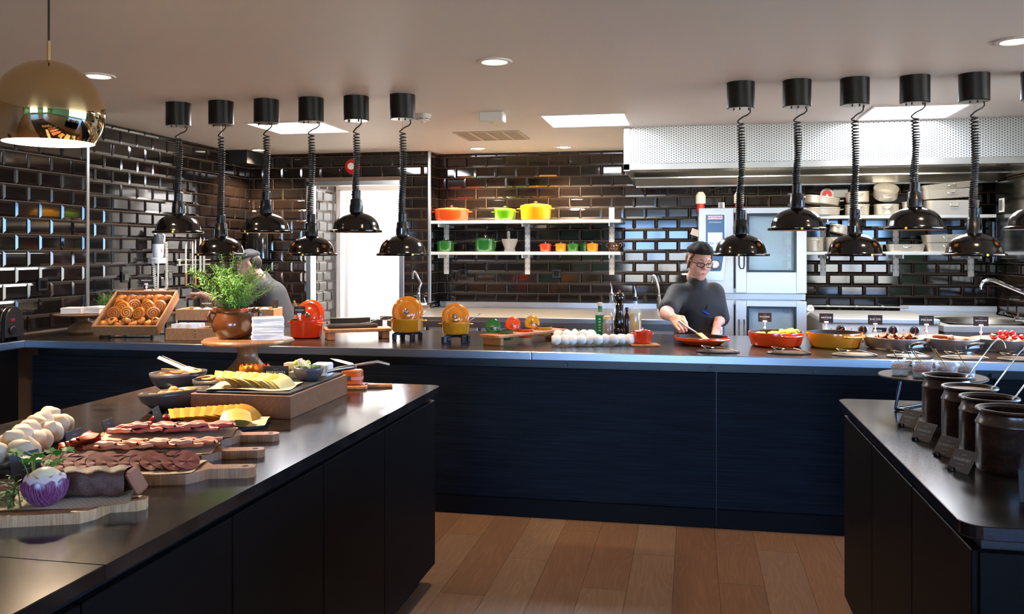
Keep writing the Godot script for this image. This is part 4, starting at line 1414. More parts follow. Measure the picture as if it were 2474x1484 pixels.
	lathe(s, prof([0.0, 0.0, 0.034, 0.0, 0.035, 0.02, 0.031, 0.022]), 24, Vector3.ZERO, Basis(Vector3.RIGHT, PI / 2))
	tube(s, [Vector3(0, -0.03, 0), Vector3(0, -0.3, 0)], 0.008, 8)
	ob("case", s, M.chrome, t)
	s = mb()
	lathe(s, prof([0.031, 0.0, 0.0, 0.001]), 20, Vector3(0, 0, 0.0205), Basis(Vector3.RIGHT, PI / 2))
	ob("dial", s, M.white, t)
	s = mb()
	box(s, Vector3(0.004, 0.005, 0.0225), Vector3(0.003, 0.026, 0.001), 0.0, Basis(Vector3(0, 0, 1), -0.5))
	ob("needle", s, M.black, t)
	for a in [["thick pale hose loop hanging between oven and range", 0.985, 0.05, 0.0], ["thick dark steel hose loop beside the range", 1.06, 0.06, 0.1]]:
		t = th("hose", a[0], "hose", v(a[1], 0.62, 8.0 - a[3]))
		s = mb()
		var pts := []
		for i in 13:
			var an := lerpf(-2.2, 2.2, i / 12.0)
			pts.append(Vector3(0.02 - cos(an) * a[2] * (1 if a[3] else -1), 0.18 + sin(an) * 0.11, 0))
		tube(s, pts, 0.011, 8)
		ob("hose_loop", s, M.alu if a[3] else M.rail, t)

func socket_parts(t: Node3D, round_hole: bool) -> void:
	var s := mb()
	box(s, Vector3(0, 0, 0.006), Vector3(0.085, 0.085, 0.016), 0.004)
	ob("plate", s, M.black, t)
	s = mb()
	if round_hole:
		lathe(s, prof([0.026, 0.0, 0.026, 0.008, 0.02, 0.008, 0.018, 0.002, 0.0, 0.002]), 20, Vector3(0, 0, 0.013), Basis(Vector3.RIGHT, PI / 2))
	else:
		box(s, Vector3(0, 0, 0.016), Vector3(0.055, 0.055, 0.008), 0.003)
	ob("insert", s, M.black_gloss, t)

func faucet(label: String, at: Vector3, pts: Array, r: float, lever: float) -> void:
	var t := th("faucet", label, "faucet", at, 0.0, "chrome kitchen taps")
	var s := mb()
	lathe(s, prof([0.0, 0.0, 0.026, 0.0, 0.026, 0.01, 0.022, 0.014, 0.022, 0.12, 0.018, 0.13, 0.018, 0.16, 0.0, 0.162]), 18)
	ob("body", s, M.chrome, t)
	s = mb()
	tube(s, pts, r, 12)
	ob("spout", s, M.chrome, t)
	s = mb()
	tube(s, [Vector3(0, 0.05, 0), Vector3(lever * 0.8, 0.05, 0.0)], 0.016, 10)
	tube(s, [Vector3(lever * 0.7, 0.055, 0), Vector3(lever * 0.55, 0.11, 0.01)], 0.006, 8)
	ob("lever", s, M.chrome, t)
# ---------------------------------------------------------------- food and cookware on the bar
func braiser(label: String, at: Vector3, r: float, h: float, col, turn: float, flare := 0.9) -> Node3D:
	var t := th("braiser", label, "pan", at, turn, "enamelled pans on the bar")
	var s := mb()
	lathe(s, prof([0.0, 0.0, r * flare * 0.92, 0.0, r * flare, h * 0.1, r * 0.98, h * 0.62, r, h * 0.95, r * 0.995, h, r * 0.965, h]), 44)
	ob("body", s, enamel(col), t)
	s = mb()
	lathe(s, prof([r * 0.965, h, r * 0.94, h * 0.55, r * flare * 0.9, h * 0.14, 0.0, h * 0.1]), 40)
	ob("lining", s, M.iron, t)
	for e in [0.0, PI]:
		s = mb()
		var q := Basis(Vector3.UP, e)
		var pts := []
		for i in 11:
			var a := lerpf(-PI / 2, PI / 2, i / 10.0)
			pts.append(q * Vector3(r * 0.97 + pow(cos(a), 0.5) * 0.034, h * 0.8, sin(a) * 0.062))
		tube(s, pts, 0.0075, 8, true, 0.75)
		ob("handle", s, enamel(col), t)
	return t

func alu_pan(label: String, at: Vector3, turn: float) -> Node3D:
	var t := th("aluminium_pan", label, "pan", at, turn, "oval aluminium pans on the bar")
	var s := mb()
	var h := 0.068
	var lay := [[0.84, 0.0], [0.92, 0.006], [0.965, 0.02], [1.0, h - 0.003], [1.004, h], [0.985, h], [0.945, 0.022], [0.9, 0.008]]
	var n := 44
	s.set_smooth_group(60)
	for i in lay.size() - 1:
		for k in n:
			var c := []
			for e in [[i, k], [i, k + 1], [i + 1, k + 1], [i + 1, k]]:
				var a: float = TAU * e[1] / n
				c.append(Vector3(signf(cos(a)) * pow(absf(cos(a)), 0.8) * 0.163 * lay[e[0]][0], lay[e[0]][1], signf(sin(a)) * pow(absf(sin(a)), 0.8) * 0.122 * lay[e[0]][0]))
			quad(s, c[0], c[1], c[2], c[3])
	ob("body", s, M.alu_pan, t)
	s = mb()
	slab(s, ell(0.15, 0.11, 28), 0.0, 0.007)
	ob("bottom", s, M.alu_pan, t)
	for e in [-1, 1]:
		s = mb()
		tube(s, [Vector3(e * 0.166, 0.03, 0.05), Vector3(e * 0.18, 0.045, 0.042), Vector3(e * 0.2, 0.052, 0.032), Vector3(e * 0.204, 0.053, 0.0), Vector3(e * 0.2, 0.052, -0.032), Vector3(e * 0.18, 0.045, -0.042), Vector3(e * 0.166, 0.03, -0.05)], 0.0075, 8)
		ob("handle", s, pm("5e5e5c", 0.35, 0.8), t)
		s = mb()
		box(s, Vector3(e * 0.1665, 0.032, 0), Vector3(0.008, 0.018, 0.125), 0.003)
		ob("handle_plate", s, pm("77777a", 0.35, 0.8), t)
	return t

func build_bar_food() -> void:
	var s: SurfaceTool
	var t: Node3D
	M.alu_pan = pm("b4b6b8", 0.3, 0.9)
	# pans
	braiser("shallow orange skillet in front of the woman cook", v(0.06, BAR, 5.25), 0.155, 0.045, "cf4310", -0.9, 0.74)
	t = th("omelette", "folded yellow omelette in the orange skillet", "omelette", v(0.075, BAR + 0.022, 5.21), 0.5)
	s = mb()
	blob(s, Vector3(0, 0.0, 0), Vector3(0.055, 0.014, 0.03), 0.08, 1.0)
	ob("egg_fold", s, pm("e0a828", 0.5), t)
	t = th("spatula", "steel-handled wooden spatula lifting the omelette in the orange skillet", "spatula", v(0.083, BAR + 0.032, 5.16))
	s = mb()
	tube(s, [Vector3(-0.05, 0.034, -0.08), Vector3(-0.105, 0.062, -0.16), Vector3(-0.15, 0.088, -0.235)], [0.0055, 0.007, 0.0075], 8)
	ob("handle", s, M.steel, t)
	s = mb()
	box(s, Vector3(-0.008, 0.014, -0.02), Vector3(0.034, 0.004, 0.115), 0.001, Basis(Vector3(0.9, 0, -0.45).normalized(), 0.36) * Basis(Vector3.UP, 0.55))
	ob("blade", s, pm("d8b060", 0.5), t)
	braiser("deep orange braiser of scrambled eggs", v(0.473, BAR, 5.25), 0.152, 0.08, "c83a0e", -1.05)
	t = th("scrambled_eggs", "heap of yellow scrambled eggs in the orange braiser", "scrambled eggs", v(0.473, BAR + 0.045, 5.25))
	t.set_meta("kind", "stuff")
	s = mb()
	for i in 70:
		var a := rng.randf() * TAU
		var d := sqrt(rng.randf()) * 0.12
		var p := Vector3(cos(a) * d, 0.012 + rng.randf() * 0.012 + 0.022 * maxf(0.0, cos(a)) * (d / 0.12), sin(a) * d)
		blob(s, p, Vector3(0.014, 0.01, 0.013) * rng.randf_range(0.8, 1.4), 0.15, rng.randf() * 6.0, 8, 5, Basis(Vector3.UP, rng.randf() * 6.0))
	ob("egg_curds", s, pm("eab011", 0.5), t)
	braiser("deep mustard yellow braiser of beans", v(0.79, BAR, 5.235), 0.148, 0.085, "b9791a", -1.0)
	t = th("baked_beans", "dark red baked beans low in the yellow braiser", "beans", v(0.79, BAR + 0.02, 5.235))
	t.set_meta("kind", "stuff")
	s = mb()
	slab(s, ell(0.118, 0.118, 28), 0.0, 0.022)
	for i in 80:
		var a := rng.randf() * TAU
		var d := sqrt(rng.randf()) * 0.11
		blob(s, Vector3(cos(a) * d, 0.023, sin(a) * d), Vector3(0.008, 0.005, 0.005), 0.0, 0.0, 7, 4, Basis(Vector3.UP, rng.randf() * 6.0))
	ob("bean_layer", s, pm("6a2412", 0.3), t)
	# aluminium pans with bacon, sausages, meatballs and tomatoes
	var pans := [[1.085, 5.185, "oval aluminium pan of bacon"], [1.365, 5.2, "oval aluminium pan of sausages"], [1.645, 5.205, "oval aluminium pan of meatballs and cherry tomatoes"]]
	for p in pans:
		alu_pan(p[2], v(p[0], BAR, p[1]), -0.98)
	var bmat := [pm("8e3a17", 0.4), pm("a8552a", 0.4), pm("6e2a12", 0.4)]
	for i in 16:
		var a := rng.randf() * TAU
		var d := sqrt(rng.randf()) * 0.07
		t = th("bacon_rasher", "crisp curled bacon rasher in the aluminium pan", "bacon", v(1.085 + cos(a) * d * 1.2, BAR + 0.044 + 0.0022 * i, 5.19 + sin(a) * d * 0.8), rng.randf() * 6.0, "bacon rashers in the pan")
		s = mb()
		var ph := rng.randf() * 6.0
		var f := func(u: float, w: float) -> Vector3:
			return Vector3((u - 0.5) * 0.12, 0.009 * sin(u * 15.0 + ph) + 0.006 * cos(w * 5.0), (w - 0.5) * 0.032 + 0.006 * sin(u * 9.0 + ph))
		grid(s, f, 14, 3)
		var g := func(u: float, w: float) -> Vector3:
			return f.call(u, 1.0 - w) - Vector3(0, 0.0025, 0)
		grid(s, g, 14, 3)
		ob("strip", s, bmat[i % 3], t)
	for p in [[1.085, 5.185, "layer of browned fat under the bacon"], [1.365, 5.2, "layer of browned sausages filling the pan"], [1.645, 5.205, "layer of meatballs filling the pan"]]:
		t = th("pan_filling", p[2], "pan filling", v(p[0], BAR + 0.008, p[1]), -0.98)
		t.set_meta("kind", "stuff")
		s = mb()
		slab(s, ell(0.13, 0.092, 30, 0.01, 1), 0.0, 0.03)
		for i in 60:
			var a := i * 2.4
			var d := sqrt(i / 60.0)
			blob(s, Vector3(cos(a) * d * 0.118, 0.03, sin(a) * d * 0.082), Vector3(0.014, 0.008, 0.01), 0.1, i, 7, 4, Basis(Vector3.UP, a))
		ob("lumps", s, pm("6a3418", 0.45), t)
	var smat := [pm("7a3a1c", 0.35), pm("94502c", 0.35)]
	for i in 13:
		var a := i * 2.4
		var d := 0.02 + 0.085 * sqrt(i / 13.0)
		var up := 0.05 if i > 2 else 0.068
		t = th("sausage", "small browned sausage in the aluminium pan", "sausage", v(1.365 + cos(a) * d, BAR + up, 5.2 + sin(a) * d * 0.7), rng.randf() * 3.0, "sausages in the pan")
		s = mb()
		tube(s, [Vector3(-0.04, 0, 0), Vector3(-0.036, 0.001, 0), Vector3(-0.02, 0.003, 0.001), Vector3(0.02, 0.003, 0.001), Vector3(0.036, 0.001, 0), Vector3(0.04, 0, 0)], [0.003, 0.009, 0.0115, 0.0115, 0.009, 0.003], 9)
		ob("casing", s, smat[i % 2], t)
	for i in 12:
		var a := i * 2.4
		var d := 0.03 + 0.08 * sqrt(i / 12.0)
		t = th("meatball", "brown meatball among the cherry tomatoes", "meatball", v(1.645 + cos(a) * d * 1.1, BAR + 0.05, 5.2 + sin(a) * d * 0.75), 0.0, "meatballs in the pan")
		s = mb()
		blob(s, Vector3.ZERO, Vector3(0.017, 0.0155, 0.017), 0.06, i, 10, 7)
		ob("ball", s, pm("7a4420", 0.5), t)
	for i in 12:
		var a := i * 2.4 + 1.0
		var d := 0.07 * sqrt(i / 12.0)
		t = th("cherry_tomato", "red cherry tomato heaped over the meatballs", "tomato", v(1.655 + cos(a) * d * 1.25, BAR + 0.078 + (0.02 if i < 3 else 0.0), 5.2 + sin(a) * d * 0.7), 0.0, "cherry tomatoes in the pan")
		s = mb()
		blob(s, Vector3.ZERO, Vector3(0.016, 0.015, 0.016), 0.0, 0.0, 12, 8)
		ob("skin", s, enamel("b8140c"), t)
	# slate plates, each with a serving spoon
	var pl := [[0.142, 4.845, "in front of the orange skillet"], [0.505, 4.86, "in front of the scrambled eggs"], [0.825, 4.835, "in front of the bean braiser"], [1.085, 4.815, "in front of the bacon pan"], [1.34, 4.815, "in front of the sausage pan"], [1.6, 4.81, "in front of the meatball pan"]]
	for i in 6:
		t = th("slate_plate", "dark oval slate plate " + pl[i][2], "plate", v(pl[i][0], BAR, pl[i][1]), 0.05 * i, "slate spoon rests on the bar")
		s = mb()
		slab(s, ell(0.113, 0.075, 36), 0.0, 0.008, 0.003)
		ob("disc", s, M.plate_dark if i < 2 else M.plate_grey, t)
		t = th("serving_spoon", "shiny steel serving spoon on the slate plate " + pl[i][2], "spoon", v(pl[i][0] - 0.055, BAR + 0.022, pl[i][1] + 0.02), -0.38, "serving spoons on slate plates")
		ob("spoon_body", spoon_mesh(0.17, 0.036), M.spoon, t)
		t.rotation.z = -0.12
	# name cards clipped behind the pans
	for a in [["EGGERØRE", 0.422, 5.39, "scrambled eggs"], ["BØNNER", 0.764, 5.39, "beans"], ["BACON", 1.015, 5.31, "bacon"], ["PØLSER", 1.286, 5.32, "sausages"], ["KJØTTBOLLER", 1.568, 5.325, "meatballs"]]:
		var c := card("name_card", "small black name card clipped behind the pan of " + a[3], v(a[1] + 0.002, BAR + 0.028, a[2]), -0.08, a[0], 0.076, 0.054, 0.05, "0c0e10", 0.096, 0.009 if a[0].length() > 8 else 0.0115)
	# garlic braid
	t = th("garlic_braid", "long braid of white garlic bulbs on the bar", "garlic", v(-0.545, BAR, 5.06), 0.33)
	var gm := [pm("e6ded0", 0.6), pm("dcd2c0", 0.6), pm("efe8dc", 0.6)]
	for i in 15:
		garlic_bulb(t, Vector3(-0.215 + (i % 10) * 0.047 + (0.02 if i > 9 else 0.0), 0.036 + (0.022 if i > 9 else 0.0), 0.018 - (0.042 if i > 9 else 0.0) + 0.006 * sin(i * 3.0)), 0.031, i, gm[i % 3])
	s = mb()
	tube(s, [Vector3(-0.22, 0.02, 0), Vector3(0.0, 0.016, 0.0), Vector3(0.25, 0.01, 0.02)], 0.008, 6)
	ob("stalk", s, pm("b9a684", 0.8), t)
	build_bottles()
	build_cocottes()

func garlic_bulb(par: Node3D, at: Vector3, r: float, sd: int, m: Material) -> void:
	var s := mb()
	var f := func(u: float, w: float) -> Vector3:
		var a := TAU * u
		var b := PI * (w - 0.5)
		var k := 1.0 + 0.09 * absf(sin(a * 3.5 + sd)) * cos(b)
		var p := Vector3(cos(b) * cos(a) * k, sin(b) * 0.88, cos(b) * sin(a) * k)
		if w > 0.8:
			p.y += (w - 0.8) * 1.6
		return p * r
	grid(s, f, 21, 10)
	ob("bulb", s, m, par, at, Vector3(0.9 * sin(sd * 2.1), sd * 1.3, 0.9 * cos(sd * 1.7)))

func bottle(label: String, at: Vector3, r: float, h: float, neck: float, m: Material, fill: float, fm: Material, cap: Material, spout := false) -> Node3D:
	var t := th("bottle", label, "bottle", at, 0.0)
	var s := mb()
	var sh := h * 0.62
	lathe(s, prof([0.0, 0.0, r * 0.95, 0.0, r, 0.006, r, sh, r * 0.9, sh + h * 0.06, neck * 1.15, sh + h * 0.16, neck, sh + h * 0.2, neck, h * 0.94, neck * 1.15, h * 0.95, neck * 1.15, h * 0.97]), 24)
	ob("glass", s, m, t)
	if fill > 0.0:
		s = mb()
		lathe(s, prof([0.0, 0.004, r * 0.9, 0.004, r * 0.93, 0.01, r * 0.93, fill, 0.0, fill]), 22)
		ob("liquid", s, fm, t)
	s = mb()
	lathe(s, prof([neck * 1.2, h * 0.9, neck * 1.25, h * 0.91, neck * 1.25, h, 0.0, h + 0.001]), 16)
	ob("stopper", s, cap, t)
	if spout:
		s = mb()
		tube(s, [Vector3(0, h, 0), Vector3(0, h + 0.03, 0), Vector3(-0.008, h + 0.065, 0)], [0.006, 0.0045, 0.003], 8)
		ob("pourer", s, M.chrome, t)
	return t

func build_bottles() -> void:
	var s: SurfaceTool
	var t := bottle("green-labelled oil bottle with a cream cap on the bar", v(-0.56, BAR, 5.6), 0.029, 0.215, 0.0125, M.glassy, 0.12, pm("1d5c2e", 0.2), pm("d8c9a0", 0.4))
	s = mb()
	lathe(s, prof([0.0298, 0.02, 0.0298, 0.135]), 22)
	var lb := ob("label", s, pm("0f6a34", 0.5), t)
	for k in 5:
		s = mb()
		box(s, Vector3(0.0, 0.04 + k * 0.018, 0.0296), Vector3(0.016 - 0.002 * (k % 2), 0.004, 0.001))
		ob("printed_line", s, pm("d2dccb", 0.6), lb)
	s = mb()
	lathe(s, prof([0.0135, 0.155, 0.0135, 0.193]), 14)
	ob("neck_sleeve", s, pm("0e5a2c", 0.4), t)
	bottle("clear glass bottle with pourer behind the pepper mill", v(-0.5, BAR, 5.74), 0.037, 0.27, 0.0125, M.glassy, 0.0, null, M.chrome, true)
	bottle("olive oil bottle with steel pourer beside the pepper mill", v(-0.333, BAR, 5.51), 0.037, 0.258, 0.013, M.glassy, 0.155, pm("b58f12", 0.1, 0.0, {"metallic_specular": 0.7}), M.black, true)
	bottle("slim dark brown bottle right of the pepper mill", v(-0.394, BAR, 5.62), 0.021, 0.185, 0.008, pm("3c1c0c", 0.12), 0.0, null, pm("2a1710", 0.4))
	# jar of brown seasoning
	t = th("spice_jar", "glass jar of brown spice with a tan lid before the mill", "jar", v(-0.503, BAR, 5.52))
	s = mb()
	lathe(s, prof([0.0, 0.0, 0.031, 0.0, 0.032, 0.005, 0.032, 0.1, 0.028, 0.108, 0.028, 0.115]), 22)
	ob("glass", s, M.glassy, t)
	s = mb()
	lathe(s, prof([0.0, 0.003, 0.029, 0.003, 0.03, 0.09, 0.0, 0.092]), 20)
	ob("spice", s, pm("7a4a26", 0.9), t)
	s = mb()
	lathe(s, prof([0.0, 0.113, 0.03, 0.113, 0.03, 0.128, 0.026, 0.136, 0.0, 0.138]), 20)
	ob("lid", s, pm("c9a878", 0.4, 0.3), t)
	# pepper mill
	t = th("pepper_mill", "tall turned black wooden pepper mill", "pepper mill", v(-0.432, BAR, 5.52))
	s = mb()
	lathe(s, prof([0.0, 0.0, 0.036, 0.0, 0.037, 0.006, 0.035, 0.02, 0.036, 0.026, 0.034, 0.036, 0.036, 0.042, 0.036, 0.05, 0.029, 0.062, 0.033, 0.08, 0.0345, 0.1, 0.031, 0.125, 0.023, 0.155, 0.021, 0.178, 0.025, 0.192, 0.024, 0.2, 0.026, 0.208, 0.022, 0.216]), 28)
	ob("body", s, M.mill, t)
	s = mb()
	lathe(s, prof([0.018, 0.216, 0.022, 0.222, 0.031, 0.236, 0.0335, 0.25, 0.031, 0.264, 0.022, 0.276, 0.01, 0.282, 0.0, 0.283]), 28)
	ob("head", s, M.mill, t)
	s = mb()
	lathe(s, prof([0.004, 0.282, 0.007, 0.286, 0.0075, 0.292, 0.004, 0.297, 0.0, 0.298]), 12)
	ob("finial", s, pm("c2a15a", 0.2, 1.0), t)

func lying_ladle(label: String, at: Vector3, turn: float, tip: Vector3) -> void:
	var t := th("ladle", label, "ladle", at, turn, "ladles in pots")
	var s := mb()
	tube(s, [Vector3.ZERO, tip * 0.45 + Vector3(0, 0.006, 0), tip], [0.0035, 0.003, 0.0045], 7, true, 0.6)
	ob("handle", s, M.spoon, t)
	s = mb()
	lathe(s, prof([0.0, -0.02, 0.018, -0.014, 0.024, 0.0, 0.022, 0.0, 0.0, -0.016]), 14)
	ob("bowl", s, M.spoon, t)

func build_cocottes() -> void:
	var s: SurfaceTool
	var t: Node3D
	# two mustard casseroles on black trivets
	for a in [[-1.68, 5.15, 0.096, 0.082, "larger mustard casserole with its lid leaning behind, on black trivet", "black iron trivet under the larger mustard casserole", 0.1], [-1.352, 5.06, 0.081, 0.073, "smaller mustard casserole with its lid leaning behind, on black trivet", "black iron trivet under the smaller mustard casserole", -0.05]]:
		t = th("trivet", a[5], "trivet", v(a[0], BAR, a[1]), 0.0, "black trivets on the bar")
		for i in 4:
			var an: float = PI / 4 + PI / 2 * i + a[6]
			var q := Basis(Vector3.UP, -an)
			s = mb()
			box(s, q * Vector3(0.083, 0.022, 0), Vector3(0.022, 0.044, 0.03), 0.004, q)
			ob("leg", s, M.black, t)
			s = mb()
			box(s, q * Vector3(0.042, 0.041, 0), Vector3(0.084, 0.016, 0.022), 0.003, q)
			ob("arm", s, M.black, t)
		cocotte("casserole", a[4], v(a[0], BAR + 0.05, a[1]), 0.12, a[2], a[3], "b87a14", "up", 1.0, "mustard casseroles on trivets", "b86e12")
	lying_ladle("steel ladle standing in the larger mustard casserole", v(-1.655, BAR + 0.08, 5.15), 0.0, Vector3(0.135, 0.135, -0.02))
	lying_ladle("steel ladle standing in the smaller mustard casserole", v(-1.325, BAR + 0.085, 5.06), 0.0, Vector3(0.115, 0.085, -0.02))
	# tall orange casserole at the left
	cocotte("casserole", "orange-red casserole with leaning lid and name card on the bar", v(-2.345, BAR, 5.18), -0.1, 0.1, 0.112, "cc3510", "up", 1.0, "", "d4400f")
	t = th("wooden_spoon", "flat wooden spoon standing in the orange-red casserole", "spoon", v(-2.355, BAR + 0.03, 5.16))
	s = mb()
	box(s, Vector3(-0.035, 0.1, -0.01), Vector3(0.014, 0.21, 0.006), 0.002, Basis(Vector3(0, 0, 1), 0.34))
	ob("shaft", s, pm("a5704a", 0.6), t)
	card("name_card", "black name card clipped on the orange-red casserole", v(-2.37, BAR + 0.115, 5.13), 0.12, "HAVREGRØT", 0.072, 0.052, 0.1, "0c0e10", 0.03, 0.0085)
	# terrine set on a bamboo stand
	t = th("serving_stand", "raised bamboo stand carrying black terrine dishes", "stand", v(-2.02, BAR, 5.2), 0.5)
	s = mb()
	slab(s, rrect(0.4, 0.2, 0.015, 3), 0.045, 0.066, 0.003)
	ob("board", s, M.bamboo, t)
	for e in [-1, 1]:
		s = mb()
		box(s, Vector3(e * 0.165, 0.0225, 0), Vector3(0.045, 0.045, 0.17), 0.003)
		ob("foot", s, M.bamboo, t)
	t = th("terrine_dish", "long black iron terrine dish on the bamboo stand", "dish", v(-2.045, BAR + 0.067, 5.18), 0.5)
	s = mb()
	slab(s, rrect(0.3, 0.095, 0.02, 4), 0.0, 0.006, 0.002)
	for e in [[0, 0.045, 0.3, 0.008], [0, -0.045, 0.3, 0.008], [0.146, 0, 0.008, 0.09], [-0.146, 0, 0.008, 0.09]]:
		box(s, Vector3(e[0], 0.011, e[1]), Vector3(e[2], 0.02, e[3]), 0.003)
	ob("body", s, M.iron, t)
	t = th("black_slab", "black iron terrine lid leaning on edge behind its dish", "terrine cover", v(-2.09, BAR + 0.067, 5.265), 0.5)
	s = mb()
	box(s, Vector3(0, 0.028, 0), Vector3(0.25, 0.055, 0.014), 0.004, Basis(Vector3.RIGHT, -0.25))
	ob("plate", s, pm("101113", 0.3), t)
	card("name_card", "black name card beside the black terrine lid", v(-1.93, BAR + 0.067, 5.3), 0.2, "", 0.075, 0.042, 0.1)
	t = th("fork", "thin steel fork resting in the black terrine dish", "fork", v(-1.95, BAR + 0.09, 5.2), 0.25)
	s = mb()
	tube(s, [Vector3(-0.05, 0.0, 0), Vector3(0.02, 0.012, 0), Vector3(0.1, 0.045, -0.005)], 0.0028, 6)
	ob("shaft", s, M.spoon, t)
	# three mini pots in a bamboo rack
	t = th("pot_rack", "bamboo rack with holes holding three mini pots", "rack", v(-0.965, BAR, 5.2), 1.03)
	s = mb()
	for e in [-1, 1]:
		box(s, Vector3(0, 0.052, e * 0.063), Vector3(0.62, 0.016, 0.034), 0.003)
	for x in [-0.26, -0.087, 0.087, 0.26]:
		box(s, Vector3(x, 0.052, 0), Vector3(0.085 if absf(x) < 0.2 else 0.1, 0.016, 0.094), 0.0)
	ob("board", s, M.bamboo, t)
	for e in [-1, 1]:
		s = mb()
		box(s, Vector3(e * 0.275, 0.022, 0), Vector3(0.026, 0.044, 0.14), 0.003)
		ob("foot", s, M.bamboo, t)
	var mp := [[-1.054, 5.05, "1f5a22", "mini green pot with leaning lid in the bamboo rack"], [-0.966, 5.2, "d8440f", "mini orange pot with leaning lid in the bamboo rack"], [-0.876, 5.35, "c28a1e", "mini yellow pot with leaning lid in the bamboo rack"]]
	for a in mp:
		var c := cocotte("mini_pot", a[3], v(a[0], BAR + 0.024, a[1]), 0.0, 0.046, 0.055, a[2], "up", 1.0, "mini pots in the bamboo rack")
		c.get_node("lid").position = Vector3(-0.075, 0.075, -0.008)
	for i in 2:
		t = th("small_spoon", ["small brass spoon in the mini green pot", "small black spoon in the mini yellow pot"][i], "spoon", v([-1.06, -0.885][i], BAR + 0.06, [5.05, 5.35][i]))
		s = mb()
		tube(s, [Vector3(0, 0, 0), Vector3(-0.045, 0.035, 0.0)], [0.003, 0.004], 6)
		ob("shaft", s, [pm("b8a06a", 0.2, 1.0), M.black][i], t)
	card("name_card", "black mustard name card behind the bamboo rack of mini pots", v(-0.83, BAR, 5.56), 0.1, "SENNEP", 0.09, 0.06, 0.1, "0c0e10", 0.0, 0.014)
	# mini red pot on a small board
	t = th("small_board", "small olive wood board under the mini red pot", "board", v(-0.258, BAR, 5.1), 0.25)
	s = mb()
	slab(s, rrect(0.16, 0.11, 0.01, 3), 0.0, 0.011, 0.003)
	ob("plank", s, M.bamboo, t)
	cocotte("mini_pot", "mini red-orange pot with lid on the small board", v(-0.272, BAR + 0.012, 5.13), -0.2, 0.053, 0.066, "cc3510", "on", 1.0, "", "b8200f")
# ---------------------------------------------------------------- left end of the bar and the left wall
# a bushy rosemary: stems and needle leaves, growing up from the origin
func rosemary(par: Node3D, n: int, h: float, spread: float, sd: int, col) -> void:
	var r := RandomNumberGenerator.new()
	r.seed = sd
	var st := mb()
	var lf := mb()
	for i in n:
		var a := r.randf() * TAU
		var lean := sqrt(r.randf()) * spread
		var hh := h * r.randf_range(0.45, 1.0) * (1.0 - 0.25 * lean / spread)
		var p0 := Vector3(cos(a) * 0.035 * r.randf(), 0, sin(a) * 0.035 * r.randf())
		var tip := Vector3(cos(a) * lean, hh, sin(a) * lean)
		var mid := p0.lerp(tip, 0.5) + Vector3(-cos(a) * lean * 0.15, hh * 0.08, -sin(a) * lean * 0.15) + Vector3(r.randf_range(-0.03, 0.03), 0, r.randf_range(-0.03, 0.03))
		var pts := []
		for k in 9:
			var t := k / 8.0
			pts.append(p0.lerp(mid, t).lerp(mid.lerp(tip, t), t))
		tube(st, pts, [0.0022, 0.0021, 0.002, 0.0019, 0.0017, 0.0015, 0.0013, 0.0011, 0.0008], 4)
		lf.set_smooth_group(-1)
		var m := int(hh / 0.0036)
		for k in m:
			var t := lerpf(0.18, 1.0, float(k) / m)
			var p := p0.lerp(mid, t).lerp(mid.lerp(tip, t), t)
			var up := (tip - p0).normalized()
			var b := r.randf() * TAU
			var o := Vector3(cos(b), 0, sin(b))
			o = (o - up * o.dot(up)).normalized()
			var l := r.randf_range(0.018, 0.036) * (1.15 - 0.4 * t)
			var d := (o * 0.9 + up * r.randf_range(0.1, 0.7)).normalized()
			var sdv := d.cross(up).normalized() * 0.0017
			var q1 := p + d * l * 0.4
			var q2 := p + d * l * 0.66 + o * l * 0.16 - Vector3(0, l * 0.05, 0)
			var q3 := q2 + o * l * 0.12 - Vector3(0, l * r.randf_range(0.12, 0.42), 0)
			quad(lf, p - sdv * 0.6, p + sdv * 0.6, q1 + sdv, q1 - sdv)
			quad(lf, q1 - sdv, q1 + sdv, q2 + sdv * 0.9, q2 - sdv * 0.9)
			tri(lf, q2 - sdv * 0.9, q2 + sdv * 0.9, q3)
	ob("stems", st, pm("5b6b3a", 0.7), par).set_meta("kind", "stuff")
	ob("foliage", lf, pm(col, 0.55, 0.0, {"backlight_enabled": true, "backlight": Color("3a5a1c")}), par).set_meta("kind", "stuff")

func crate_box(t: Node3D, w: float, d: float, h: float, m: Material, th0 := 0.012) -> void:
	for e in [["front_side", 0, d / 2 - th0 / 2, w, th0], ["back_side", 0, -d / 2 + th0 / 2, w, th0], ["end_side", w / 2 - th0 / 2, 0, th0, d - 2 * th0], ["end_side", -w / 2 + th0 / 2, 0, th0, d - 2 * th0]]:
		var s := mb()
		box(s, Vector3(e[1], h / 2, e[2]), Vector3(e[3], h, e[4]), 0.0015)
		ob(e[0], s, m, t)
	var s2 := mb()
	box(s2, Vector3(0, 0.005, 0), Vector3(w - 2 * th0, 0.01, d - 2 * th0))
	ob("bottom", s2, m, t)

func napkins(label: String, at: Vector3, turn: float, n: int, w: float, d: float, dy: float, g: String, jitter := 0.02) -> void:
	for i in n:
		var s := mb()
		box(s, Vector3(0, dy / 2, 0), Vector3(w, dy * 0.92, d), dy * 0.2)
		var o := ob("paper_napkin", s, M.napkin, null, at + Vector3(rng.randf_range(-0.002, 0.002), i * dy, rng.randf_range(-0.002, 0.002)))
		o.rotation.y = turn + rng.randf_range(-jitter, jitter)
		tag(o, label, "napkin", g)

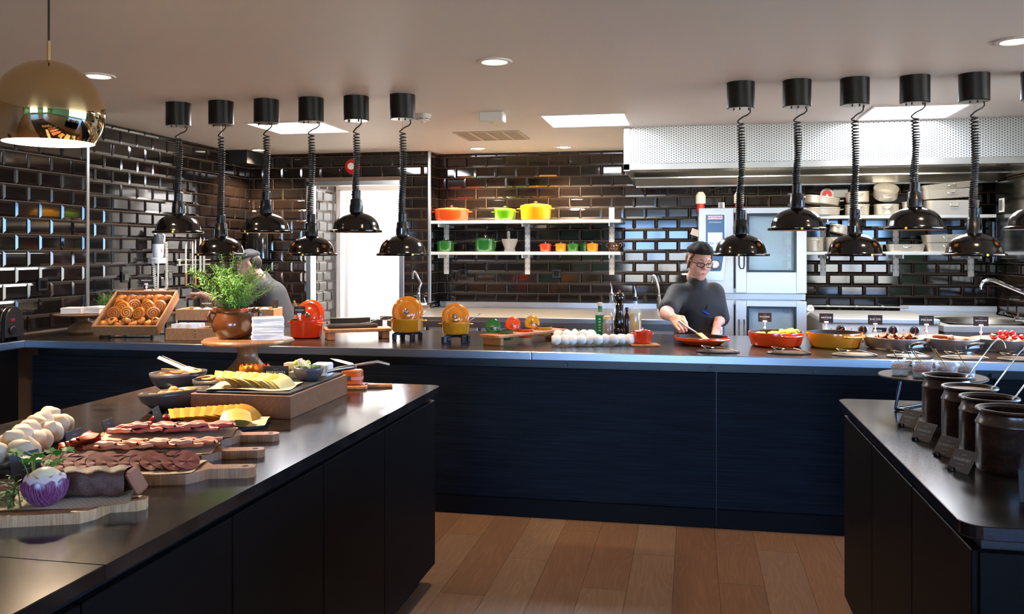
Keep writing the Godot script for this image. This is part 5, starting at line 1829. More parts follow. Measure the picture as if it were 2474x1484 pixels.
func build_left_bar() -> void:
	var s: SurfaceTool
	var t: Node3D
	M.napkin = pm("ece9e4", 0.85)
	M.crate_light = tri_map(pm("f0e2d0", 0.55), M.oak_small, Vector3(2.0, 3.0, 2.0))
	# toaster
	t = th("toaster", "chrome toaster with dark end panel at the left edge of the picture", "toaster", v(-4.11, BAR, 4.66))
	s = mb()
	var pr := []
	for i in 13:
		var a := PI * i / 12
		pr.append(Vector2(cos(a) * 0.075, 0.12 + sin(a) * 0.085))
	var pp := PackedVector2Array(pr)
	pp.append(Vector2(-0.075, 0.02)); pp.append(Vector2(0.075, 0.02))
	var side := Transform3D(Basis(Vector3(0, 0, 1), Vector3(1, 0, 0), Vector3(0, 1, 0)), Vector3.ZERO)
	slab(s, pp, -0.11, 0.09, 0.002, side)
	ob("body", s, M.steel_mirror, t)
	s = mb()
	slab(s, pp, 0.091, 0.125, 0.004, side)
	var pn := ob("end_panel", s, pm("3a3634", 0.3, 0.6), t)
	s = mb()
	lathe(s, prof([0.0, 0.0, 0.026, 0.0, 0.026, 0.012, 0.02, 0.018, 0.0, 0.018]), 20, Vector3(0.125, 0.065, 0.03), Basis(Vector3(0, 0, 1), -PI / 2))
	ob("knob", s, M.black, pn)
	s = mb()
	box(s, Vector3(0.127, 0.125, 0.02), Vector3(0.004, 0.016, 0.03), 0.001)
	ob("red_switch", s, pm("9c1418", 0.3), pn)
	s = mb()
	for e in [-0.035, 0.035]:
		box(s, Vector3(-0.02, 0.2, e), Vector3(0.15, 0.006, 0.022))
	ob("bread_slots", s, M.black, t)
	for e in [-0.06, 0.06]:
		s = mb()
		box(s, Vector3(0.0, 0.01, e), Vector3(0.2, 0.02, 0.02), 0.003)
		ob("foot", s, M.black, t)
	# small wooden cake stand with two stacks of napkins
	t = th("cake_stand", "small dark wooden cake stand with white napkins near the toaster", "cake stand", v(-3.9, BAR, 5.16))
	s = mb()
	lathe(s, prof([0.0, 0.0, 0.08, 0.0, 0.094, 0.012, 0.096, 0.03, 0.08, 0.055, 0.045, 0.072, 0.03, 0.08, 0.026, 0.09, 0.034, 0.1, 0.05, 0.106]), 32)
	ob("pedestal", s, M.walnut, t)
	s = mb()
	lathe(s, prof([0.0, 0.106, 0.05, 0.106, 0.15, 0.115, 0.178, 0.122, 0.18, 0.128, 0.172, 0.13, 0.0, 0.126]), 40)
	ob("plate", s, M.walnut, t)
	napkins("white folded napkin in the left stack on the small cake stand", v(-3.945, BAR + 0.131, 5.14), 0.25, 8, 0.13, 0.13, 0.005, "napkins on the small cake stand")
	napkins("white folded napkin in the right stack on the small cake stand", v(-3.81, BAR + 0.131, 5.2), -0.15, 9, 0.12, 0.13, 0.005, "napkins on the small cake stand, right stack")
	# rosemary in a dark pot behind the pastry crate
	t = th("potted_rosemary", "small rosemary in a dark pot behind the pastry crate", "potted plant", v(-3.975, BAR, 5.52))
	s = mb()
	lathe(s, prof([0.0, 0.0, 0.055, 0.0, 0.07, 0.12, 0.075, 0.125, 0.065, 0.125, 0.06, 0.11, 0.0, 0.11]), 24)
	ob("pot", s, pm("1a1512", 0.5), t)
	var bush := Node3D.new()
	bush.name = "bush"
	t.add_child(bush)
	bush.position.y = 0.11
	rosemary(bush, 26, 0.19, 0.11, 5, "4f7a1c")
	t = th("wood_box", "small wooden box beside the small cake stand", "box", v(-3.86, BAR, 5.4), 0.1)
	crate_box(t, 0.09, 0.08, 0.065, M.crate)
	build_pastries()
	# crate of egg cups
	t = th("wooden_crate", "long oak crate of white egg cups at the front of the bar", "crate", v(-2.87, BAR, 4.97), 0.08)
	crate_box(t, 0.5, 0.19, 0.072, M.crate)
	s = mb()
	box(s, Vector3(-0.06, 0.036, 0), Vector3(0.012, 0.07, 0.166), 0.001)
	ob("divider", s, M.crate, t)
	for k in 3:
		s = mb()
		box(s, Vector3(-0.06, 0.018 + k * 0.019, 0.0955), Vector3(0.006, 0.007, 0.001))
		ob("finger_joint", s, M.black, t)
	for i in 9:
		var q := Basis(Vector3.UP, 0.08)
		var o := th("egg_cup", "white porcelain egg cup in the oak crate", "egg cup", v(-2.87, BAR + 0.012, 4.97) + q * Vector3(-0.208 + (i % 3) * 0.056, 0, 0.05 - (i / 3) * 0.05), 0.0, "white egg cups in the oak crate")
		s = mb()
		lathe(s, prof([0.0, 0.0, 0.019, 0.0, 0.024, 0.02, 0.025, 0.082, 0.023, 0.082, 0.021, 0.03, 0.0, 0.03]), 20)
		ob("cup", s, pm("e8eaec", 0.2), o)
	# egg crate on a dark frame
	t = th("display_frame", "low dark steel frame carrying the crate of eggs", "frame", v(-2.93, BAR, 5.3), 0.22)
	for e in [[-0.3, 0.09], [0.3, 0.09], [-0.3, -0.09], [0.3, -0.09]]:
		s = mb()
		box(s, Vector3(e[0], 0.048, e[1]), Vector3(0.012, 0.096, 0.012))
		ob("leg", s, M.frame_dark, t)
	s = mb()
	box(s, Vector3(0, 0.09, 0.09), Vector3(0.6, 0.014, 0.012))
	box(s, Vector3(0, 0.09, -0.09), Vector3(0.6, 0.014, 0.012))
	ob("top_rail", s, M.frame_dark, t)
	t = th("wooden_crate", "raised oak crate of white eggs behind the potted rosemary", "crate", v(-2.93, BAR + 0.098, 5.3), 0.22)
	crate_box(t, 0.62, 0.24, 0.07, M.crate_light)
	var eg := [[-0.2, 0.03], [-0.13, 0.05], [-0.05, 0.03], [0.02, 0.04], [0.1, 0.05], [0.17, 0.04], [0.23, 0.03], [-0.16, -0.03], [-0.06, -0.04], [0.06, -0.04], [0.15, -0.04]]
	for i in eg.size():
		var o := th("egg", "white boiled egg in the raised oak crate", "egg", v(-2.93, BAR + 0.098 + 0.05, 5.3) + Basis(Vector3.UP, 0.22) * Vector3(eg[i][0], 0.005 if i < 7 else 0.0, eg[i][1]), i * 1.1, "white eggs in the raised crate")
		s = mb()
		blob(s, Vector3.ZERO, Vector3(0.031, 0.0235, 0.0235), 0.0, 0.0, 18, 10)
		ob("shell", s, pm("e9e6e2", 0.45), o)
	card("name_card", "black egg name card standing on the raised egg crate", v(-3.12, BAR + 0.167, 5.34), 0.2, "BLØTKOKT", 0.085, 0.05, 0.05, "0a0b0c", 0.0, 0.0125)
	card("name_card", "small tilted black card on the right end of the egg crate", v(-2.665, BAR + 0.166, 5.4), -0.3, "", 0.05, 0.052, 0.05, "0a0b0c", 0.0, 0.011)
	# dish of green fruit wedges
	t = th("glass_bowl", "glass bowl of pale green wedges between the crates", "bowl", v(-3.3, BAR, 5.42))
	s = mb()
	lathe(s, prof([0.0, 0.0, 0.05, 0.0, 0.075, 0.05, 0.085, 0.1, 0.082, 0.1, 0.07, 0.05, 0.0, 0.008]), 24)
	ob("glass", s, M.glassy, t)
	for i in 9:
		var o := th("lime_wedge", "pale green lime wedge in the glass bowl", "lime", v(-3.3 + 0.04 * cos(i * 2.3), BAR + 0.05 + 0.011 * (i / 2), 5.42 + 0.035 * sin(i * 2.3)), i * 1.3, "lime wedges in the glass bowl")
		s = mb()
		blob(s, Vector3.ZERO, Vector3(0.028, 0.01, 0.013), 0.0, 0.0, 12, 6)
		ob("flesh", s, pm("b8c86a", 0.35), o)
	build_left_wall_things()

func build_pastries() -> void:
	var s: SurfaceTool
	var t := th("pastry_crate", "tilted oak crate full of pastries at the left of the bar", "crate", v(-3.44, 1.022, 5.07), 0.2)
	t.rotation.x = 0.54
	crate_box(t, 0.4, 0.4, 0.068, M.crate_light, 0.012)
	var T := Transform3D(t.basis, t.position)
	var st := th("crate_stand", "dark metal stand under the tilted pastry crate", "stand", v(-3.44, BAR, 5.07), 0.2)
	for e in [[-0.13, 0.11, 0.0], [0.13, 0.11, 0.0], [-0.13, -0.12, 0.11], [0.13, -0.12, 0.11]]:
		s = mb()
		var hh: float = 0.1 - e[1] * 0.55
		if e[1] > 0:
			hh = 0.045
		box(s, Vector3(e[0], hh / 2, e[1]), Vector3(0.012, hh, 0.012))
		ob("leg", s, M.frame_dark, st)
	s = mb()
	box(s, Vector3(0, 0.003, 0.11), Vector3(0.28, 0.006, 0.012))
	box(s, Vector3(0, 0.003, -0.12), Vector3(0.28, 0.006, 0.012))
	ob("foot_bar", s, M.frame_dark, st)
	var dough := [pm("b06a22", 0.4), pm("a05c1c", 0.4), pm("bd7a30", 0.4)]
	var swirl := pm("4a220c", 0.5)
	var buns := [[-0.12, -0.05], [-0.035, -0.055], [0.05, -0.05], [0.13, -0.045], [-0.13, 0.03], [-0.05, 0.025], [0.03, 0.035], [0.115, 0.03], [-0.085, -0.01], [0.075, -0.012]]
	for i in buns.size():
		var o := th("cinnamon_bun", "glazed cinnamon swirl in the tilted pastry crate", "bun", Vector3.ZERO, 0.0, "cinnamon swirls in the pastry crate")
		o.transform = T * Transform3D(Basis.from_euler(Vector3(0.7, 0.3 * sin(i * 2.0), 0.2 * cos(i * 3.0))), Vector3(buns[i][0], 0.045 + (0.014 if i > 7 else 0.0), buns[i][1]))
		s = mb()
		lathe(s, prof([0.0, -0.016, 0.035, -0.016, 0.043, -0.008, 0.045, 0.004, 0.038, 0.014, 0.02, 0.018, 0.0, 0.019]), 20)
		ob("dough", s, dough[i % 3], o)
		s = mb()
		var pts := []
		for k in 34:
			var a := k * 0.48
			var rr := 0.003 + 0.037 * k / 34.0
			pts.append(Vector3(cos(a) * rr, 0.0185 - 0.007 * pow(rr / 0.04, 3.0), sin(a) * rr))
		tube(s, pts, 0.0024, 5)
		ob("cinnamon_swirl", s, swirl, o)
	for i in 8:
		var o := th("danish_pastry", "small golden danish with jam along the crate's front", "pastry", Vector3.ZERO, 0.0, "danish pastries in the pastry crate")
		o.transform = T * Transform3D(Basis.from_euler(Vector3(0.3, i * 0.9, 0)), Vector3(-0.16 + 0.0455 * i, 0.034 + 0.008 * (i % 2), 0.125 - 0.02 * (i % 2)))
		s = mb()
		blob(s, Vector3.ZERO, Vector3(0.032, 0.018, 0.025), 0.14, i, 16, 8)
		ob("crust", s, dough[(i + 1) % 3], o)
		s = mb()
		blob(s, Vector3(0, 0.012, 0), Vector3(0.015, 0.008, 0.012), 0.1, i, 10, 6)
		ob("filling", s, pm("d8a83a" if i % 3 == 0 else "3c0f18", 0.25), o)
	for i in 6:
		var o := th("croissant", "browned croissant along the back of the pastry crate", "croissant", Vector3.ZERO, 0.0, "croissants in the pastry crate")
		o.transform = T * Transform3D(Basis.from_euler(Vector3(0, 0.8 + 0.4 * sin(i * 2.0), 0)), Vector3(-0.145 + 0.058 * i, 0.048, -0.13))
		var pts := []
		var rr := []
		for k in 15:
			var u := k / 14.0
			var a := lerpf(-1.0, 1.0, u)
			pts.append(Vector3(sin(a) * 0.045, 0, (1.0 - cos(a)) * 0.05))
			rr.append((0.007 + 0.02 * sin(PI * u)) * (1.0 + 0.12 * sin(u * 34.0)))
		s = mb()
		tube(s, pts, rr, 10)
		ob("crust", s, dough[i % 2], o)
	card("name_card", "black croissant name card above the pastry crate", T * Vector3(0.0, 0.065, -0.19), 0.2, "CROISSANT", 0.09, 0.05, 0.0, "0a0b0c", 0.045, 0.011)

func build_left_wall_things() -> void:
	var s: SurfaceTool
	# hand blender hanging on the tiles
	var t := th("hand_blender", "white and grey hand blender with coiled cord hanging on the tiles", "hand blender", v(-4.36, 1.1, 6.7), PI / 2 - 0.35)
	s = mb()
	lathe(s, prof([0.0, 0.27, 0.03, 0.27, 0.042, 0.3, 0.046, 0.34, 0.046, 0.4, 0.0, 0.4]), 22)
	ob("motor_body", s, M.white, t)
	s = mb()
	lathe(s, prof([0.046, 0.4, 0.046, 0.405, 0.042, 0.45, 0.03, 0.48, 0.0, 0.485]), 22)
	ob("grip", s, pm("4a4a4a", 0.5), t)
	s = mb()
	tube(s, [Vector3(0.04, 0.4, 0), Vector3(0.06, 0.43, 0), Vector3(0.062, 0.47, 0), Vector3(0.035, 0.495, 0), Vector3(-0.02, 0.5, 0), Vector3(-0.035, 0.48, 0)], [0.012, 0.01, 0.009, 0.012, 0.016, 0.014], 9)
	ob("handle", s, M.white, t)
	s = mb()
	lathe(s, prof([0.05, 0.24, 0.062, 0.24, 0.064, 0.28, 0.05, 0.285]), 22)
	box(s, Vector3(0, 0.26, -0.05), Vector3(0.1, 0.05, 0.04), 0.004)
	ob("holder", s, M.white, t)
	s = mb()
	tube(s, [Vector3(0, 0.27, 0), Vector3(0, 0.0, 0)], 0.009, 10)
	ob("shaft", s, M.chrome, t)
	s = mb()
	box(s, Vector3(0.0, 0.345, 0.047), Vector3(0.006, 0.03, 0.002))
	ob("red_mark", s, pm("b8202a", 0.5), t)
	s = mb()
	var pts := []
	for i in 420:
		var u := i / 420.0
		var c: Vector3
		if u < 0.55:
			c = Vector3(0.075, lerpf(0.42, 0.05, u / 0.55), 0.01)
		elif u < 0.75:
			var a := (u - 0.55) / 0.2 * PI
			c = Vector3(0.02 + cos(a) * 0.055, 0.05 - sin(a) * 0.05, 0.01)
		else:
			c = Vector3(-0.035 - 0.02 * (u - 0.75) * 4.0, lerpf(0.05, 0.26, (u - 0.75) / 0.25), 0.01)
		var an := i * 0.72
		pts.append(c + Vector3(cos(an) * 0.011, 0.0, sin(an) * 0.011))
	tube(s, pts, 0.0036, 5)
	ob("coiled_cord", s, pm("d8d2c6", 0.5), t)
	# knife rack and knives
	t = th("knife_rack", "steel magnetic knife rack on the left tiled wall", "knife rack", v(-4.425, 1.34, 7.35))
	s = mb()
	box(s, Vector3(0, 0.022, 0), Vector3(0.018, 0.012, 0.56), 0.002)
	box(s, Vector3(0, -0.022, 0), Vector3(0.018, 0.012, 0.56), 0.002)
	box(s, Vector3(0, 0, 0.24), Vector3(0.022, 0.06, 0.03), 0.002)
	ob("bar", s, M.steel_dull, t)
	var kn := [[7.19, 0.17, 0.024, "8a5a34", "slim knife with light wooden handle, first on the rack"], [7.3, 0.175, 0.026, "241712", "knife with black riveted handle on the rack"], [7.345, 0.185, 0.024, "9a5c30", "knife with reddish wooden handle on the rack"], [7.43, 0.2, 0.036, "1a1512", "broad knife half hidden behind a heat lamp"], [7.49, 0.2, 0.04, "1a1512", "broad knife last on the rack behind a heat lamp"]]
	for k in kn:
		t = th("kitchen_knife", k[4], "knife", v(-4.404, 1.25, k[0]), 0.0, "kitchen knives on the rack")
		s = mb()
		slab(s, PackedVector2Array([Vector2(-k[2] / 2, -0.005), Vector2(k[2] / 2, -0.005), Vector2(k[2] / 2, k[1] * 1.3), Vector2(0.0, k[1] * 1.62), Vector2(-k[2] / 2, k[1] * 1.5)]), -0.001, 0.001, 0.0, Transform3D(Basis(Vector3(0, 0, 1), Vector3(1, 0, 0), Vector3(0, 1, 0)), Vector3.ZERO))
		ob("blade", s, M.steel, t)
		s = mb()
		box(s, Vector3(0, -0.06, 0), Vector3(0.014, 0.115, 0.023), 0.004)
		var h := ob("handle", s, pm(k[3], 0.5), t)
		for e in 3:
			s = mb()
			blob(s, Vector3(0.0072, -0.03 - 0.03 * e, 0), Vector3(0.001, 0.003, 0.003), 0.0, 0.0, 8, 5)
			ob("rivet", s, M.chrome, h)
	for a in [[-4.226, 1.218, 5.18, "black double socket on the tiles above the toaster"], [-4.436, 1.232, 6.36, "black socket on the tiles left of the hand blender"], [-4.436, 1.233, 6.97, "black socket on the tiles right of the hand blender"]]:
		t = th("power_socket", a[3], "socket", v(a[0], a[1], a[2]), PI / 2, "black sockets on the left wall")
		socket_parts(t, false)
	# dark cylinder dispenser in the corner
	t = th("roll_dispenser", "glossy black round dispenser on the wall behind the bending cook", "dispenser", v(-4.28, 1.36, 8.3))
	s = mb()
	lathe(s, prof([0.0, 0.0, 0.12, 0.0, 0.13, 0.01, 0.13, 0.36, 0.12, 0.38, 0.0, 0.38]), 32)
	ob("drum", s, M.black_gloss, t)
# ---------------------------------------------------------------- left buffet island
# a thin sheet with thickness t under it
func sheet(s: SurfaceTool, f: Callable, nu: int, nv: int, t: float) -> void:
	grid(s, f, nu, nv)
	var g := func(u: float, w: float) -> Vector3:
		return f.call(u, 1.0 - w) - Vector3(0, t, 0)
	grid(s, g, nu, nv)

# folded slice of ham: two lobes of an oval lying over each other
func ham_mesh(rx: float, rz: float, sd: float) -> SurfaceTool:
	var s := mb()
	var f := func(u: float, w: float) -> Vector3:
		var x := (u * 2.0 - 1.0)
		var k := sqrt(maxf(0.0, 1.0 - x * x * 0.98))
		var q := (w * 2.0 - 1.0) * PI * 0.5
		var y := 0.0
		var z := 0.0
		if w < 0.35:
			z = (0.35 - w) / 0.35 * rz * k
			y = 0.002
		elif w < 0.65:
			q = (w - 0.35) / 0.3 * PI
			z = -sin(q) * 0.008
			y = 0.002 + (1.0 - cos(q)) * 0.006 * (0.6 + 0.4 * k)
		else:
			z = (w - 0.65) / 0.35 * rz * k * 0.86
			y = 0.002 + 0.012 * (0.6 + 0.4 * k) + 0.003 * sin(x * 4.0 + sd) - 0.006 * (w - 0.65) / 0.35
		return Vector3(x * rx, y + 0.0015 * sin(x * 7.0 + sd), z)
	sheet(s, f, 12, 14, 0.0014)
	return s

func disc_mesh(rx: float, rz: float, sd: float, curl := 0.0012) -> SurfaceTool:
	var s := mb()
	var f := func(u: float, w: float) -> Vector3:
		var a := TAU * u
		return Vector3(cos(a) * rx * w, 0.002 + curl * w * w * sin(a * 2.0 + sd) + 0.0008 * sin(a * 5.0), sin(a) * rz * w)
	sheet(s, f, 20, 3, 0.0016)
	return s

func cheese_mesh(w: float, d: float, sd: float, bend: float) -> SurfaceTool:
	var s := mb()
	var f := func(u: float, q: float) -> Vector3:
		var x := u - 0.5
		return Vector3(x * w, bend * (0.25 - x * x) * 4.0 + 0.001 * sin(q * 6.0 + sd), (q - 0.5) * d * (1.0 - 0.12 * absf(x)))
	sheet(s, f, 8, 6, 0.0022)
	return s

# paddle board: body and handle along +x, the origin in the middle of the body
func paddle(label: String, at: Vector3, turn: float, bw: float, bl: float, th0: float, m: Material, hl := 0.125) -> Transform3D:
	var t := th("paddle_board", label, "cutting board", at, turn, "wooden paddle boards on the left island")
	var s := mb()
	var p := PackedVector2Array()
	var h := 0.024
	var L := bl / 2
	for e in [[-L, -bw / 2 + 0.012], [-L + 0.012, -bw / 2], [L - 0.03, -bw / 2 + 0.004], [L - 0.004, -bw / 2 + 0.03], [L + 0.012, -h], [L + hl - 0.015, -h + 0.001], [L + hl, -h + 0.012], [L + hl, h - 0.012], [L + hl - 0.015, h - 0.001], [L + 0.012, h], [L - 0.004, bw / 2 - 0.03], [L - 0.03, bw / 2 - 0.002], [-L + 0.012, bw / 2], [-L, bw / 2 - 0.012]]:
		p.append(Vector2(e[0], e[1]))
	slab(s, p, 0.0, th0, 0.004)
	ob("plank", s, m, t)
	s = mb()
	lathe(s, prof([0.0, th0 + 0.0006, 0.008, th0 + 0.0006, 0.0085, th0 + 0.0002]), 14, Vector3(L + hl - 0.025, 0, 0))
	ob("hanging_hole", s, pm("3a2412", 0.8), t)
	return Transform3D(t.basis, t.position + Vector3(0, th0, 0))

func paper(T: Transform3D, label: String, w: float, d: float, off: Vector3, turn := 0.0) -> void:
	var s := mb()
	var f := func(u: float, q: float) -> Vector3:
		var e := maxf(absf(u - 0.5), absf(q - 0.5)) * 2.0
		return Vector3((u - 0.5) * w, 0.0022 + 0.0015 * sin(u * 9.0 + q * 4.0) + 0.006 * pow(e, 8.0) * (0.5 + 0.5 * sin(u * 5.0 + q * 7.0)), (q - 0.5) * d)
	sheet(s, f, 16, 10, 0.0006)
	var o := ob("paper_sheet", s, M.paper_print, null)
	o.transform = T * Transform3D(Basis(Vector3.UP, turn), off)
	tag(o, label, "paper")

func build_left_island() -> void:
	M.paper_print = tri_map(pm("ffffff", 0.85), tex(128, 128, func(x: float, y: float) -> Color:
		var line := fposmod(y * 12.0, 1.0) < 0.35 and sin(x * 61.0 + floor(y * 12.0) * 3.7) > -0.5
		return Color("b9a184") if line else Color("dcc7a8")), Vector3(9, 9, 9))
	var I := ISL
	var olive := tri_map(pm("ffffff", 0.4), wood_tex(Color("a0693a"), Color("e0b684"), 61, 8.0), Vector3(2.0, 2.0, 6.0))
	var acacia := tri_map(pm("ffffff", 0.42), wood_tex(Color("7a4a26"), Color("c48a54"), 67, 7.0), Vector3(2.0, 2.0, 6.0))
	var s: SurfaceTool
	var t: Node3D
	var b4 := paddle("acacia paddle board with folded pink ham, farthest of the four", v(-1.568, I, 2.455), 0.3, 0.17, 0.42, 0.022, acacia)
	var b3 := paddle("acacia paddle board with pale smoked turkey, second farthest", v(-1.51, I, 2.245), 0.3, 0.15, 0.42, 0.022, acacia)
	var b2 := paddle("acacia paddle board with dark salami slices, second nearest", v(-1.43, I, 2.04), 0.28, 0.155, 0.42, 0.026, acacia)
	var b1 := paddle("olive wood paddle board with pate and red onion, nearest of the four", v(-1.538, I, 1.683), 0.38, 0.2, 0.54, 0.024, olive, 0.085)
	paper(b4, "printed paper under the pink ham slices", 0.38, 0.15, Vector3(0.01, 0, 0), 0.05)
	paper(b3, "printed paper under the pale turkey slices", 0.36, 0.14, Vector3(0.02, 0, 0), 0.03)
	paper(b2, "printed paper under the salami slices", 0.37, 0.14, Vector3(0.01, 0, 0), -0.04)
	paper(b1, "crumpled printed paper under the pate", 0.4, 0.17, Vector3(0.12, 0, -0.01), 0.1)
	# ham
	var hm := [pm("c4705f", 0.55), pm("d68e82", 0.55), pm("b25c50", 0.55)]
	var hams := [ham_mesh(0.045, 0.05, 0.3), ham_mesh(0.05, 0.046, 1.7), ham_mesh(0.042, 0.055, 3.1)]
	var hmesh := []
	for h in hams:
		hmesh.append(mesh_of(h))
	for i in 24:
		var row := i / 8
		var o := ob("ham_slice", hmesh[i % 3], hm[i % 3], null)
		o.transform = b4 * Transform3D(Basis.from_euler(Vector3(0.1 + 0.08 * sin(i * 2.0), PI + 0.3 * sin(i * 1.9) - 0.3, -0.1)), Vector3(-0.15 + (i % 8) * 0.042 + 0.012 * row, 0.006 + 0.011 * (i % 2) + 0.005 * row, -0.052 + row * 0.042))
		tag(o, "folded slice of pink ham on the farthest paddle board", "ham", "pink ham slices on the farthest board")
	var tm := [pm("d8987c", 0.55), pm("c47a58", 0.55), pm("e2ae94", 0.55)]
	for i in 20:
		var row := i / 10
		var o := ob("turkey_slice", hmesh[(i + 1) % 3], tm[i % 3], null)
		o.transform = b3 * Transform3D(Basis.from_euler(Vector3(0.1, PI - 0.3 + 0.2 * sin(i * 2.3), -0.1)), Vector3(-0.14 + (i % 10) * 0.034, 0.006 + 0.007 * (i % 2) + 0.004 * row, -0.035 + row * 0.05))
		tag(o, "folded slice of pale smoked turkey on its paddle board", "turkey", "pale turkey slices on their board")
	for i in 5:
		var o := ob("salmon_slice", hmesh[i % 3], pm("b8441c", 0.3), null)
		o.transform = b3 * Transform3D(Basis.from_euler(Vector3(0, 0.4 * i, 0)), Vector3(-0.185 + 0.006 * i, 0.008 + 0.007 * i, -0.02))
		tag(o, "orange-red smoked slice at the left end of the turkey board", "smoked slice", "orange-red slices on the turkey board")
	var sal := [tri_map(pm("ffffff", 0.65), speckle_tex(Color("6e241c"), Color("a8564a"), 91, 40.0, 0.35, 0.75), Vector3(14, 14, 14)), tri_map(pm("e8d4d0", 0.65), speckle_tex(Color("6e241c"), Color("a8564a"), 91, 40.0, 0.35, 0.75), Vector3(14, 14, 14))]
	var dm := mesh_of(disc_mesh(0.036, 0.033, 0.5))
	var rim_s := mb()
	var rp := []
	for i in 21:
		rp.append(Vector3(cos(TAU * i / 20) * 0.036, 0.0012, sin(TAU * i / 20) * 0.033))
	tube(rim_s, rp, 0.0011, 4, false)
	var rim := mesh_of(rim_s)
	var rind := pm("4a1a14", 0.6)
	for i in 26:
		var row := i / 13
		var o := th("salami_slice", "dark red salami slice in the overlapping row", "salami", Vector3.ZERO, 0.0, "salami slices on their board")
		o.transform = b2 * Transform3D(Basis.from_euler(Vector3(0.3, 0, -0.3)) * Basis(Vector3.UP, i * 0.7), Vector3(-0.17 + (i % 13) * 0.0268 + 0.012 * row, 0.013 + 0.0035 * (i % 2), -0.036 + row * 0.05))
		ob("meat", dm, sal[i % 2], o)
		ob("rind", rim, rind, o)
	# pate
	var pat := tri_map(pm("ffffff", 0.6), speckle_tex(Color("3c2218"), Color("6a4030"), 95, 30.0, 0.3, 0.75), Vector3(8, 8, 8))
	t = th("pate_loaf", "dark crusted pate loaf beside the red onion", "pate", b1 * Vector3(0.235, 0.004, -0.035), 0.3)
	s = mb()
	var f := func(u: float, w: float) -> Vector3:
		var a := TAU * w
		var sx := signf(cos(a)) * pow(absf(cos(a)), 0.5)
		var sy := signf(sin(a)) * pow(absf(sin(a)), 0.5)
		return Vector3((u - 0.5) * 0.15, 0.03 + sy * 0.029 + 0.003 * sin(u * 17.0 + a * 3.0), sx * 0.036 + 0.003 * sin(u * 23.0 + a * 5.0))
	grid(s, f, 18, 20)
	ob("crust", s, pat, t)
	s = mb()
	box(s, Vector3(0.092, 0.03, 0.0), Vector3(0.012, 0.06, 0.07), 0.008, Basis(Vector3(0, 0, 1), 0.5))
	ob("cut_slice", s, pm("8a5238", 0.6), t)
	for i in 3:
		t = th("pate_piece", "small broken brown pate piece left of the onion", "pate", b1 * Vector3(0.05 - 0.035 * i, 0.02, -0.02 + 0.03 * i), i * 1.0, "broken pate pieces")
		s = mb()
		blob(s, Vector3.ZERO, Vector3(0.026, 0.018, 0.02), 0.2, i * 2.0, 10, 6)
		ob("chunk", s, pm("7a4630", 0.7), t)
	build_onion(b1 * Vector3(0.15, 0.002, 0.03))
	# parsley and rosemary sprigs
	t = th("parsley", "bunch of flat parsley standing behind the red onion", "parsley", b1 * Vector3(0.1, 0.003, -0.06))
	s = mb()
	var st := mb()
	for i in 8:
		var a := i * 0.8
		var tip := Vector3(cos(a) * 0.03 * (1 + i % 2) + 0.02, 0.075 + 0.008 * (i % 4), sin(a) * 0.03)
		tube(st, [Vector3.ZERO, tip * 0.5 + Vector3(0, 0.008, 0), tip], 0.0014, 5)
		for k in 5:
			var b := a + (k - 2) * 0.8
			var c := tip + Vector3(cos(b) * 0.011, 0.003 * (k % 2), sin(b) * 0.011)
			var q := Basis.from_euler(Vector3(0.5 * sin(k * 2.0), -b, 0.4 * cos(i + k)))
			s.set_smooth_group(-1)
			var z := PackedVector2Array([Vector2(-0.008, 0), Vector2(-0.003, -0.009), Vector2(0.001, -0.006), Vector2(0.008, -0.011), Vector2(0.008, -0.004), Vector2(0.015, 0.0), Vector2(0.008, 0.004), Vector2(0.008, 0.011), Vector2(0.001, 0.006), Vector2(-0.003, 0.009)])
			slab(s, z, 0.0, 0.0006, 0.0, Transform3D(q, c))
	ob("stalks", st, pm("6a8a2c", 0.6), t).set_meta("kind", "stuff")
	ob("leaves", s, pm("3c7a18", 0.5, 0.0, {"backlight_enabled": true, "backlight": Color("3a6a1c")}), t).set_meta("kind", "stuff")
	t = th("rosemary_sprig", "short rosemary sprig lying left of the onion", "rosemary", b1 * Vector3(0.085, 0.003, 0.03))
	var bn := Node3D.new()
	bn.name = "sprig"
	t.add_child(bn)
	rosemary(bn, 5, 0.075, 0.035, 11, "3c6a22")
	# garlic braid
	t = th("garlic_braid", "thick braid of cream garlic bulbs at the left edge of the island", "garlic", v(-1.87, I, 2.25), -1.13)
	var gm := [pm("cdb592", 0.65), pm("d8c3a2", 0.65), pm("c4a986", 0.65)]
	for i in 16:
		garlic_bulb(t, Vector3(-0.235 + (i / 2) * 0.064 + 0.02 * (i % 2), 0.038 + 0.01 * ((i / 2) % 2), -0.028 + 0.056 * (i % 2)), 0.034, i, gm[i % 3])
	for i in 6:
		garlic_bulb(t, Vector3(-0.2 + i * 0.075, 0.072, 0.0), 0.03, i + 20, gm[i % 3])
	# cards among the boards
	card("name_card", "grey-backed card standing beyond the pink ham, edge-on", v(-1.79, I, 2.5), 1.75, "", 0.07, 0.055, 0.25, "2a2c30")
	card("name_card", "grey-backed card standing behind the turkey board", v(-1.765, I, 2.31), 1.6, "", 0.075, 0.06, 0.25, "2a2c30")
	card("name_card", "dark card with faint print left of the salami", v(-1.67, I, 2.0), 1.35, "", 0.085, 0.068, 0.3, "25282c", 0.0, 0.01, "6c7074")
	card("name_card", "dark card at the left edge beside the pate", v(-1.71, I, 1.86), 1.35, "", 0.085, 0.068, 0.3, "25282c")
	card("name_card", "clear-edged card leaning by the tomatoes", v(-1.7, I, 2.64), 1.9, "", 0.08, 0.075, 0.35, "1a1b1d")
	build_cheese_side()

